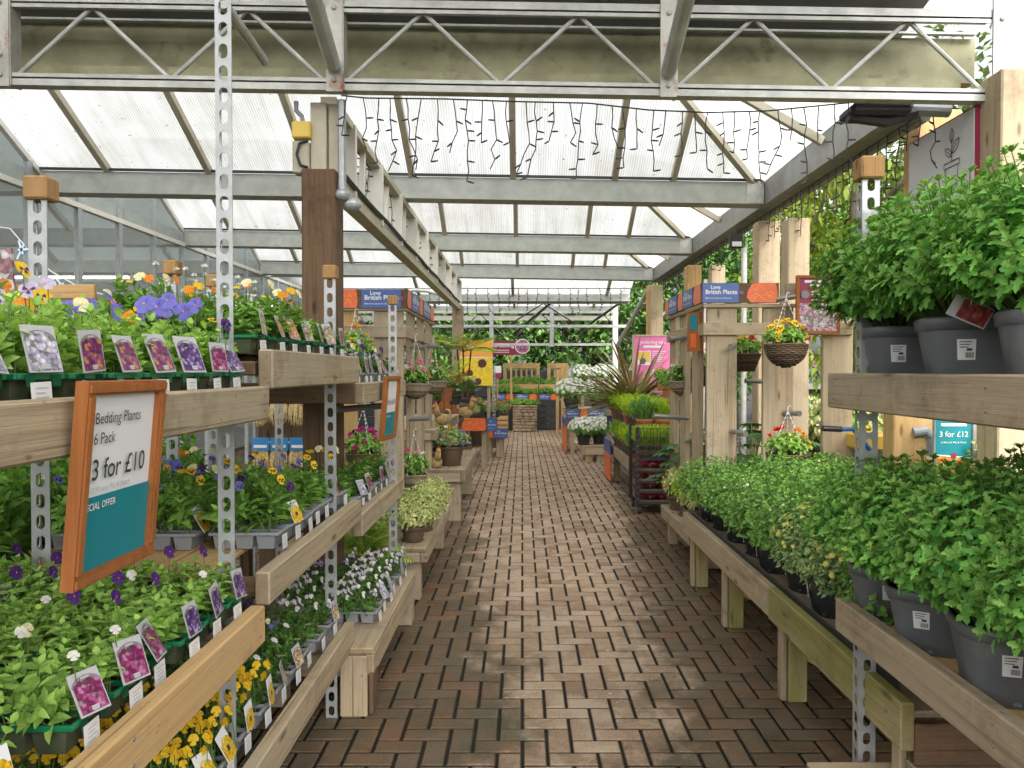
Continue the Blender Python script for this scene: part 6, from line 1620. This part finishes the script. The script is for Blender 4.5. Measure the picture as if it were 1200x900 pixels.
for i in range(14):
    x = -.72 + .27 * (i % 7); y, z = (19.55, .80) if i < 7 else (20.0, 1.02)
    t = thing('potted_herb', 'leafy green herb pot, %s along the %s tier at the far end' % (ORD[i % 7], 'front' if i < 7 else 'rear'), 'potted plant', (x, y, z), 0, 'herbs on the far display'); obj('pot', pot_of(.09, .12, 'potdark'), t); f = obj('foliage', HB, t); f.location = (0, 0, .1); f.rotation_euler = (0, 0, i * 1.1); f.scale = (.9, .9, R.uniform(.6, 1.1))
for (x0, x1, lab) in ((-.50, .46, 'slatted golden wooden seat on the far display under the round sign'), (.66, 1.2, 'second slatted golden wooden seat beside the white chrysanthemums')):
    t = thing('slatted_bench', lab, 'bench', (x0, 20.1, 1.1))
    part(t, 'top_rail', wood('new', 0), lambda mb: mb.box((0, -.03, .48), (x1 - x0, .03, .62))); part(t, 'seat_rail', wood('new', 0), lambda mb: mb.box((0, -.2, .06), (x1 - x0, .03, .12)))
    n_ = max(4, int((x1 - x0) / .13))
    for k in range(n_): part(t, 'slat', wood('new', 2), lambda mb: mb.box(((x1 - x0) * (k + .3) / n_, -.012, .12), ((x1 - x0) * (k + .3) / n_ + .05, .012, .48)))
    for s in (0, x1 - x0 - .07): part(t, 'leg', wood('new', 2), lambda mb: mb.box((s, -.035, -1.1), (s + .07, .035, .50)))
st = thing('stone_planter', 'dry stone planter overflowing with herbs at the far end', 'planter', P(615, 505, 19.0))
def stones(mb):
    g = random.Random(5); z = 0
    while z < .62:
        hh = g.uniform(.06, .10); x = -.30
        while x < .30:
            w_ = min(g.uniform(.1, .26), .30 - x + .01); mb.box((x, -.22 - g.uniform(0, .02), z), (x + w_ - .008, .2, z + hh - .008), .012); x += w_
        z += hh
part(st, 'stones', wood('red', 0) if False else M['stone'], stones); o = obj('foliage', HB, st); o.location = (-.12, 0, .62); o.scale = (1.3, 1, .8); o = obj('foliage', HB, st); o.location = (.15, 0, .62); o.scale = (1.1, 1, .7)
ms = P(577, 416, 19.2)
mt_ = thing('gardening_sign', 'maroon sign reading Gardening with a round pink flower picture', 'sign', ms)
def msg(mb):
    f = Fr((0, 0, 0), (1, 0, 0), (0, 0, 1)); f.slab(mb, -.1, 0, .75, .36, -.02, 0, 0); f.text(mb, 'Gardening', -.06, .20, .145, .004, 1, .02)
    for k in range(2): f.line(mb, [(.04, .12 - .05 * k), (.42, .12 - .05 * k)], .018, .004, 1)
    f.disc(mb, .76, .22, .19, .008, 1, 28); f.disc(mb, .76, .22, .165, .012, 2, 28)
part(mt_, 'board', [M['maroon'], M['paper'], picture('pink_bloom_photo', [(.6, .2, .4), (.75, .4, .55), (.4, .1, .25), (.2, .12, .12)], 22)], msg)
part(mt_, 'pole', wood('new', 2), lambda mb: mb.box((.45, .0, -1.3), (.50, .03, .02)))
nt = thing('notice_card', 'small white notice on a maroon backing beside the slatted seat', 'notice', P(583, 437, 18.6)); part(nt, 'card', [M['paper'], M['maroon']], lambda mb: (mb.box((-.09, 0, 0), (.09, .01, .17), .002, 0), mb.box((-.09, 0, -.12), (.09, .012, -.004), .002, 1))); part(nt, 'stake', wood('grey', 2), lambda mb: mb.box((-.02, .014, -1.1), (.02, .034, .1)))
# upright canes
cn = thing('cane_bundle', 'row of cut wooden stakes standing beside the second slatted seat', 'stakes', P(668, 450, 18.2)); part(cn, 'stakes', wood('new', 2), lambda mb: [mb.tube([(-.3 + .12 * k, 0, -1.2), (-.3 + .12 * k, 0, .35 + .05 * (k % 3))], .04, 8) for k in range(6)])

# ---------------------------------------------------------------- outdoor side, middle distance
bench('low white-wood stool table under the white chrysanthemums', 1.0, 1.42, 12.6, 13.3, .27, 'cream', .12, lw=.12)
for i, (px, Y) in enumerate(((684, 12.8), (702, 12.95))): flower_dome('white chrysanthemum dome, %s on the low stool table' % ORD[i], (P(px, 500, Y).x, Y, .27), .19, .24, 'white', 1.3, i)
bench('tall timber table with a long floral sign board on its end', .82, 1.6, 13.7, 15.3, .80, 'pale', .08, lw=.07)
board_strip('blue floral sign board along the tall timber table', Vector((.80, 13.66, .66)), [('blue', 0, .22), ('orange', .24, .14), ('blue', .40, .3)], .17)
for i, (px, Y) in enumerate(((670, 14.0), (701, 14.1))): flower_dome('large white chrysanthemum, %s on the tall timber table' % ORD[i], (P(px, 470, Y).x, Y, .80), .19, .24, 'white', 1.6, i + 5)
bench('back shelf of pale chrysanthemums on wooden legs at the far end', .9, 2.2, 16.6, 17.6, 1.08, 'cream', .06, lw=.06)
for i, x in enumerate((1.33, 1.80)): flower_dome('pale pinkish chrysanthemum, %s on the far back shelf' % ORD[i], (x, 16.9, 1.08), .19, .24, 'white', 1.6, i + 9)
sp4 = thing('slotted_pole', 'thin grey pole in front of the far white chrysanthemums', 'pole', (P(670, 450, 15.6).x, 15.6, 0)); part(sp4, 'shaft', M['slot'], lambda mb: mb.tube([(0, 0, 0), (0, 0, 1.7)], .025, 8))
op = thing('orange_post', 'orange and blue painted side panel of the tall timber table', 'panel', (.80, 14.2, 0)); part(op, 'panel', [M['orange'], M['blue']], lambda mb: (mb.box((-.03, -.5, .05), (-.005, .5, .5), .004, 0), mb.box((-.03, -.5, .51), (-.005, .5, .66), .004, 1)))
bench('heather table with pale plank edge behind the black trolley', 1.22, 1.95, 8.6, 10.6, .50, 'grey', .10, lw=.08)
op = thing('orange_post', 'orange and blue painted end panel of the heather table', 'panel', (1.20, 10.6, 0)); part(op, 'panel', [M['orange'], M['blue']], lambda mb: (mb.box((-.03, -.4, .04), (-.005, .25, .38), .004, 0), mb.box((-.03, -.4, .39), (-.005, .25, .58), .004, 1)))
bench('raised heather shelf with blue and orange sign boards above the heather table', 1.3, 2.05, 8.4, 11.2, .84, 'grey', .07, lw=.07)
board_strip('blue Love British Plants sign and orange sign below the raised heathers', Vector((1.24, 11.0, .68)), [('blue', 0, .22), ('badge', .22, .03), ('orange', .3, .26)], .19)
k = 0
for j in range(2):
    for i in range(7):
        heather('lime heather in a brown pot, %s in the %s line of the heather table' % (ORD[i], 'front' if j == 0 else 'inner'), (1.33 + .17 * j, 8.75 + .27 * i, .50), (i + j) % 2 if (i + 2 * j) % 5 else 2, 1.35, 'potbrown', i * .9 + j)
for j in range(2):
    for i in range(9):
        heather('lime heather in a pale pot, %s in the %s line of the raised shelf' % (ORD[i], 'front' if j == 0 else 'inner'), (1.38 + .2 * j, 8.55 + .29 * i, .84), (i + j + 1) % 2 if i > 1 or j else 2, 1.4 if i < 8 else 1.7, 'potbrown' if i % 4 else 'terra', i * .7 + j)
ph = thing('bronze_phormium', 'large bronze spiky strap-leaved plant rising above the heathers', 'plant', (1.62, 10.9, .842)); obj('pot', pot_of(.16, .22, 'terra'), ph); o = obj('foliage', strap_mesh(630, 120, 1.15, [L['strap'], L['strap'], L['straw']], .038), ph); o.location = (0, 0, .16)
pg = thing('straw_grass', 'straw-coloured arching grass behind the white chrysanthemum domes', 'plant', (1.42, 11.08, .842)); obj('pot', pot_of(.1, .14, 'potbrown'), pg); o = obj('foliage', strap_mesh(631, 120, .95, [L['straw'], L['greyleaf']], .022, .8), pg); o.location = (0, 0, .12)
for i, (px, py, Y, cs) in enumerate(((777, 458, 9.8, ('gold', 'yellow')), (784, 466, 9.3, ('red', 'red')))):
    planter('terracotta pot of %s primroses in front of the pink poster' % cs[0], P(px, py, Y) , .085, .13, 'terra', 'bed', cs, 12, .16, 1, 70 + i)
    q = P(px, py, Y); tt = thing('plant_stand', 'plain wooden stand under the %s primroses' % cs[0], 'stand', (q.x, q.y, 0)); part(tt, 'board', wood('grey', 0), lambda mb: mb.box((-.14, -.12, q.z - .03), (.14, .12, q.z - .001))); [part(tt, 'leg', wood('grey', 2), lambda mb: mb.box((sx * .1 - .02, -.02, 0), (sx * .1 + .02, .02, q.z - .031))) for sx in (-1, 1)]
# pink poster
pp = P(741, 470, 11.8); pt = thing('gardening_poster', 'large pink gardening tips poster in a pale wooden frame', 'poster', pp)
def pinkp(mb):
    f = Fr((0, 0, 0), (1, 0, 0), (0, 0, 1)); f.slab(mb, .03, .03, .58, 1.0, -.02, 0, 0)
    f.text(mb, 'gardening tips', .305, .89, .075, .004, 1, .012, 'CENTER'); f.line(mb, [(.17, .845), (.44, .845)], .035, .004, 1)
    f.poly(mb, [(.08, .56), (.28, .56), (.28, .78), (.08, .78)], .003, 1); f.poly(mb, [(.09, .64), (.27, .6), (.27, .77), (.09, .77)], .005, 2); f.disc(mb, .16, .62, .05, .007, 3, 14)
    for k in range(6): f.line(mb, [(.31, .77 - .03 * k), (.52 - .04 * (k % 3), .77 - .03 * k)], .010, .004, 1)
    f.disc(mb, .36, .30, .2, .003, 4, 24); f.disc(mb, .40, .26, .15, .005, 0, 24)
part(pt, 'sheet', [M['pink'], M['paper'], M['yellowp'], M['slate'], plain('pale_pink', (.86, .45, .62), .4, 0, .05, 5)], pinkp)
part(pt, 'frame', wood('cream', 2), lambda mb: (mb.box((0, -.01, 0), (.03, .03, 1.03)), mb.box((.58, -.01, 0), (.61, .03, 1.03)), mb.box((.031, -.01, 1.0), (.579, .03, 1.03)), mb.box((.031, -.01, 0), (.579, .03, .03)), mb.box((.06, .032, -1.1), (.1, .06, .9)), mb.box((.5, .032, -1.1), (.54, .06, .9))))

# ---- black roll cage trolley with trays of red bedding
TRo = (1.43, 8.15, 0)
tl = thing('roll_cage', 'black wire plant trolley stacked with red flower trays', 'trolley', TRo)
for (x, y) in ((1.215, 8.0), (1.64, 8.0), (1.215, 8.5), (1.64, 8.5)): part(tl, 'upright', M['black'], lambda mb: mb.box((x - .018, y - .018, .1), (x + .018, y + .018, .93), .004), TRo)
part(tl, 'ladder_bar', M['peg'], lambda mb: [mb.bar((1.196, 7.98, .16 + .062 * k), (1.235, 7.979, .175 + .062 * k), .006, .004) for k in range(12)], TRo)
part(tl, 'mesh_panel', M['black'], lambda mb: [mb.tube([(1.24 + .036 * k, 7.985, .58), (1.24 + .036 * k, 7.985, .91)], .0035, 5) for k in range(12)] + [mb.tube([(1.23, 7.983, z), (1.63, 7.983, z)], .0045, 5) for z in (.58, .66, .74, .82, .91)], TRo)
part(tl, 'mesh_panel', M['black'], lambda mb: [mb.tube([(1.64, 8.02 + .05 * k, .2), (1.64, 8.02 + .05 * k, .91)], .0035, 5) for k in range(10)], TRo)
for z in (.12, .235, .345, .455, .60): part(tl, 'wire_shelf', M['black'], lambda mb: (mb.box((1.235, 7.99, z - .012), (1.625, 8.02, z), .003), mb.box((1.235, 8.02, z - .006), (1.625, 8.49, z), .002)), TRo)
for (x, y) in ((1.24, 8.03), (1.62, 8.03), (1.24, 8.47), (1.62, 8.47)): part(tl, 'caster', M['black'], lambda mb: (mb.tube([(x - .012, y, .042), (x + .012, y, .042)], .04, 14), mb.box((x - .02, y - .02, .07), (x + .02, y + .02, .11))), TRo)
RB = blooms(['red', 'pink', 'rose', 'pink'], 60, .026, .045, D=.20, W=.38, blotch=None, seed=50, style='ruffle')
for i, z in enumerate((.12, .235, .345, .455)):
    t = thing('red_bedding_tray', 'red blossoming tray on the %s shelf of the black trolley' % ('bottom', 'second', 'third', 'top')[i], 'plant tray', (1.245, 8.06, z), 0, 'red bedding trays in the trolley')
    part(t, 'tray', M['potbrown'], lambda mb: (mb.box((0, -.04, .002), (.37, .42, .028), .004)))
    o = obj('blossoms', RB, t); o.location = (0, -.045, .02); o.rotation_euler = (0, 0, -PI / 2); 
    for q in range(2): o2_ = obj('blossoms', RB, t); o2_.location = (.0, .20 + .2 * q, .035); o2_.rotation_euler = (0, 0, -PI / 2)
for i in range(3): heather('lime heather standing in the trolley top, %s of three' % ORD[i], (1.31 + .12 * i, 8.2, .60), i % 2, 1.3, 'potbrown', i)
# ---- foliage inside the frame
FA = palm_leaf_mesh(640, 30, .22, [L['fatsia'], M['stem']], .75, .48)
t = thing('fatsia', 'large hand-leaved shrub behind the corner upright of the outdoor side frame', 'plant', (1.98, 6.5, 0)); obj('pot', pot_of(.16, .25, 'potdark'), t); o = obj('foliage', FA, t); o.location = (0, 0, .45)
part(t, 'stem', M['bark'], lambda mb: mb.tube([(0, 0, .2), (.02, 0, .5)], .02, 8))
t = thing('fatsia', 'smaller hand-leaved shrub leaning out beside the black trolley', 'plant', (1.62, 7.0, 0)); obj('pot', pot_of(.14, .22, 'potdark'), t); o = obj('foliage', FA, t); o.location = (0, 0, .35); o.rotation_euler = (0, 0, 2.2); o.scale = (.85, .85, .85)
bench('low plank bench at the far end of the long mossy bench', 1.23, 2.0, 5.62, 6.75, .33, 'grey', .08, lw=.08)
for i, (x, y, lf) in enumerate(((1.34, 5.85, 'varieg'), (1.36, 6.2, 'heath'), (1.34, 6.5, 'varieg'), (1.62, 5.9, 'varieg'))): planter('yellow-green spotted shrub, %s on the low plank bench by the trolley' % ORD[i], (x, y, .33), .08, .11, 'potbrown', lf, (), 0, .2, 1.15, 80 + i)

# ---- signs and things under and behind the mum shelf
ws = Fr(Vector((2.50, 4.93, 2.42)), (0, -1, 0), (0, 0, 1)); wt = thing('plant_pot_board', 'white board with a line drawing of a potted plant high on the posts', 'sign', (2.5, 4.93, 2.42))
wf = Fr((0, 0, 0), (0, -1, 0), (0, 0, 1))
part(wt, 'edge', M['maroon'], lambda mb: (wf.slab(mb, 0, 0, .72, .565, -.03, 0, 0)))
part(wt, 'face', plain('board_white', (.62, .62, .64), .45, 0, .03, 3), lambda mb: wf.slab(mb, .008, .0, .712, .553, .001, .006))
def icon(mb):
    c = .50; b = .17; lw = .006
    wf.line(mb, [(c - .055, b), (c - .068, b + .115)], lw, .009); wf.line(mb, [(c + .055, b), (c + .068, b + .115)], lw, .0091); wf.line(mb, [(c - .055, b), (c + .055, b)], lw, .0092)
    wf.line(mb, [(c - .078, b + .115), (c + .078, b + .115), (c + .078, b + .145), (c - .078, b + .145), (c - .078, b + .115)], lw, .0093); wf.line(mb, [(c, b + .145), (c, b + .25)], lw, .0094)
    def lf(x, y, a, s):
        pts = [(x + s * (t * math.cos(a) - w_ * math.sin(a)), y + s * (t * math.sin(a) + w_ * math.cos(a))) for t, w_ in ((0, 0), (.3, .2), (.65, .22), (1, 0), (.65, -.22), (.3, -.2), (0, 0))]
        wf.line(mb, pts, lw, .0095); wf.line(mb, [(x, y), (x + s * .7 * math.cos(a), y + s * .7 * math.sin(a))], lw * .8, .0096)
    lf(c, b + .25, PI / 2, .085); lf(c, b + .19, .75, .105); lf(c, b + .175, PI - .7, .09)
part(wt, 'drawing', M['ink'], icon)
mp = P(933, 391, 5.62); mt2 = thing('framed_poster', 'maroon framed poster of pink flowers hung on the pale uprights', 'poster', mp)
mf = Fr((0, 0, 0), (1, 0, 0), (0, 0, 1))
part(mt2, 'frame', wood('red', 2), lambda mb: (mf.slab(mb, 0, 0, .02, .43, -.02, .01), mf.slab(mb, .30, 0, .32, .43, -.02, .01), mf.slab(mb, .02, 0, .30, .02, -.02, .009), mf.slab(mb, .02, .41, .30, .43, -.02, .009)))
def mpos(mb):
    mf.slab(mb, .018, .018, .302, .412, -.015, -.002, 0); mf.poly(mb, [(.02, .02), (.30, .02), (.30, .225), (.02, .225)], .001, 1)
    mf.line(mb, [(.06, .385), (.26, .385)], .02, .001, 2); mf.line(mb, [(.10, .355), (.2, .355)], .018, .001, 2); mf.disc(mb, .065, .29, .03, .001, 3, 16)
    for k in range(4): mf.line(mb, [(.11, .31 - .02 * k), (.28 - .03 * (k % 2), .31 - .02 * k)], .007, .001, 2)
part(mt2, 'sheet', [M['maroon'], picture('border_photo', [(.62, .3, .45), (.5, .5, .45), (.15, .22, .12), (.75, .6, .68), (.35, .15, .25), (.2, .3, .15)], 70), M['paper'], M['grayink']], mpos)
kp = P(940, 456, 8.0); kt = thing('planting_poster', 'pink-edged poster headed Know Your showing coloured flowers', 'poster', kp)
def kpo(mb):
    f = Fr((0, 0, 0), (1, 0, 0), (0, 0, 1)); f.slab(mb, 0, 0, .36, .34, -.012, 0, 0); f.poly(mb, [(0, .25), (.36, .25), (.36, .34), (0, .34)], .002, 1); f.text(mb, 'Know Your', .02, .275, .06, .004, 0, .014)
    f.poly(mb, [(.0, .06), (.36, .06), (.36, .235), (0, .235)], .002, 2)
part(kt, 'sheet', [M['paper'], M['pink'], picture('know_photo', [(.3, .65, .75), (.75, .75, .78), (.75, .35, .5), (.8, .8, .8), (.5, .6, .75)], 26)], kpo)
part(kt, 'backing', M['slate'], lambda mb: (mb.box((.0, .0, .36), (.40, .02, .66)), mb.box((.02, .02, -1.4), (.06, .05, .5)), mb.box((.32, .02, -1.4), (.36, .05, .5))))
tp = P(1096, 560, 4.7); tt = thing('teal_offer_poster', 'teal poster reading 3 for £12 with orange flowers under the mum shelf', 'poster', tp)
def tpo(mb):
    f = Fr((0, 0, 0), (1, 0, 0), (0, 0, 1)); f.slab(mb, 0, 0, .22, .42, -.01, 0, 0); f.poly(mb, [(0, 0), (.22, 0), (.22, .125), (0, .145)], .002, 1); f.poly(mb, [(0, .140), (.22, .12), (.22, .127), (0, .147)], .004, 2)
    f.text(mb, '3 for £12', .11, .255, .048, .004, 2, .008, 'CENTER'); f.text(mb, '£4.99 each Mix & Match', .11, .215, .0165, .004, 2, .002, 'CENTER'); f.line(mb, [(.03, .33), (.19, .33)], .018, .004, 2); f.disc(mb, .11, .14, .018, .006, 3, 14)
part(tt, 'sheet', [M['teal'], picture('orange_bloom_photo', [(.75, .25, .03), (.85, .4, .06), (.25, .3, .1), (.5, .15, .03), (.75, .6, .4)], 46), M['paper'], M['maroon']], tpo)
part(tt, 'stand', M['slot'], lambda mb: (mb.box((.225, -.01, -.8), (.25, .02, .45)), mb.box((-.012, -.005, -.8), (-.002, .02, .45))))
# hand trolley with blue tube handles and a yellow tray
HT = (2.4, 5.5, 0)
hb = thing('hand_cart', 'blue tube hand cart with black grips and a yellow tray', 'cart', HT)
pts = lambda l: [P(x, y, 5.5 + dy) for x, y, dy in l]
part(hb, 'handle', M['bluetube'], lambda mb: mb.tube(pts([(984, 503, 0), (1000, 503, 0), (1010, 516, 0), (1024, 532, 0), (1030, 560, 0)]), .017, 10), HT)
part(hb, 'handle', M['bluetube'], lambda mb: mb.tube(pts([(1018, 511, .35), (1034, 510, .35), (1046, 526, .35), (1052, 560, .35)]), .017, 10), HT)
part(hb, 'grip', M['black'], lambda mb: mb.tube(pts([(964, 502, 0), (986, 503, 0)]), .022, 10), HT)
part(hb, 'tray', M['yellowp'], lambda mb: (mb.box((2.48, 5.52, .93), (2.75, 5.82, 1.06), .02)), HT)
part(hb, 'wheel', M['black'], lambda mb: mb.tube([(2.55, 5.5, .15), (2.62, 5.5, .15)], .15, 18), HT)
part(hb, 'leg', M['bluetube'], lambda mb: [mb.tube([P(x, 555, 5.5 + d), Vector((P(x, 555, 5.5 + d).x, 5.5 + d, 0.02))], .016, 8) for x, d in ((1029, 0), (1051, .35))], HT)
dp = P(1078, 505, 4.95); dt = thing('drain_pipe', 'grey bent plastic drain pipe running down a timber post', 'pipe', (dp.x, 4.95, 0))
part(dt, 'pipe', M['pipe'], lambda mb: mb.tube([(-.06, -.02, dp.z - .01), (.02, -.02, dp.z), (.06, -.02, dp.z - .04), (.065, -.02, dp.z - .12), (.065, -.02, 0)], .036, 14))
part(dt, 'collar', M['white'], lambda mb: mb.tube([(.065, -.02, dp.z - .16), (.065, -.02, dp.z - .24)], .041, 14))
part(dt, 'bracket', M['yellowp'], lambda mb: mb.box((-.04, -.07, dp.z - .20), (.10, -.06, dp.z - .175)))
def shrub(label, loc, leafk, rad, h, seed, sc=1.0, pr=.13):
    t = thing('potted_shrub', label, 'potted plant', loc); 
    obj('pot', pot_of(pr, .22, 'potdark'), t)
    f = obj('foliage', mum_mesh(seed, rad, h, 90, 8, .07, .04, OV, [L[leafk], L[leafk], M['stem']], -.4, None, .003, .8), t); f.location = (0, 0, .2); return t
shrub('yellow-green clipped shrub at the photo edge under the mum shelf', (P(1190, 540, 4.6).x, 4.6, .55), 'varieg', .26, .5, 650)
shs = thing('plant_stand', 'plain timber stand under the clipped shrub', 'stand', (P(1190, 540, 4.6).x, 4.6, 0)); part(shs, 'board', wood('grey', 0), lambda mb: mb.box((-.2, -.2, .52), (.2, .2, .549))); [part(shs, 'leg', wood('grey', 2), lambda mb: mb.box((sx * .15 - .02, -.02, 0), (sx * .15 + .02, .02, .52))) for sx in (-1, 1)]
# plant tables outside, glimpsed between the uprights
bench('outdoor plant table glimpsed between the pale uprights', 2.6, 4.2, 6.6, 8.6, .62, 'grey', .08)
for i, (x, y, lf, cs) in enumerate(((2.75, 6.9, 'varieg', ('white',)), (3.05, 7.2, 'bedlight', ('orange', 'gold')), (2.85, 7.6, 'greyleaf', ('cream',)), (3.3, 7.0, 'varieg', ('yellow',)), (3.5, 7.6, 'bed', ('pink', 'rose')), (3.1, 8.1, 'bedlight', ('white', 'cream')), (3.7, 7.1, 'greyleaf', ('magenta', 'pink')), (3.9, 8.0, 'bed', ('yellow',)))):
    planter('outdoor %s shrub with %s blooms, %s on the outdoor plant table' % ({'varieg': 'variegated', 'bedlight': 'pale green', 'greyleaf': 'grey-green', 'bed': 'green'}[lf], cs[0], ORD[i]), (x, y, .62), .12, .18, 'potdark', lf, cs, 12, .34, 1.2, 90 + i, .035)
ot = thing('teal_price_card', 'small teal price card among the outdoor shrubs', 'sign', P(957, 490, 7.0)); part(ot, 'card', M['teal'], lambda mb: mb.box((-.04, 0, 0), (.045, .008, .085), .002)); part(ot, 'stake', M['slot'], lambda mb: mb.box((-.005, .009, -.5), (.005, .015, .08)))
# fallen petals and grit on the bricks
mb = MB(); g = random.Random(77)
for k in range(150):
    x = g.uniform(-.9, 1.5); y = g.uniform(2.0, 11); s = g.uniform(.003, .009); a = g.uniform(0, 6.28)
    if abs(x - .3) < .5 and g.random() < .5: continue
    mb.add([(x + s * math.cos(a + b) * (1 if b % 2 < 1.6 else .6), y + s * math.sin(a + b), .0035 + .001 * (k % 3)) for b in (0, 1.3, 2.6, 3.9, 5.2)], [(0, 1, 2, 3, 4)], k % 2)
tag(mb.build('leaf_litter', [plain('dry_petal', (.55, .48, .35), .8, 0, .3, 60), plain('dead_leaf', (.22, .15, .07), .8, 0, .3, 60)]), 'scattered pale petals and bits of leaf on the brick paving', 'litter', kind='stuff')
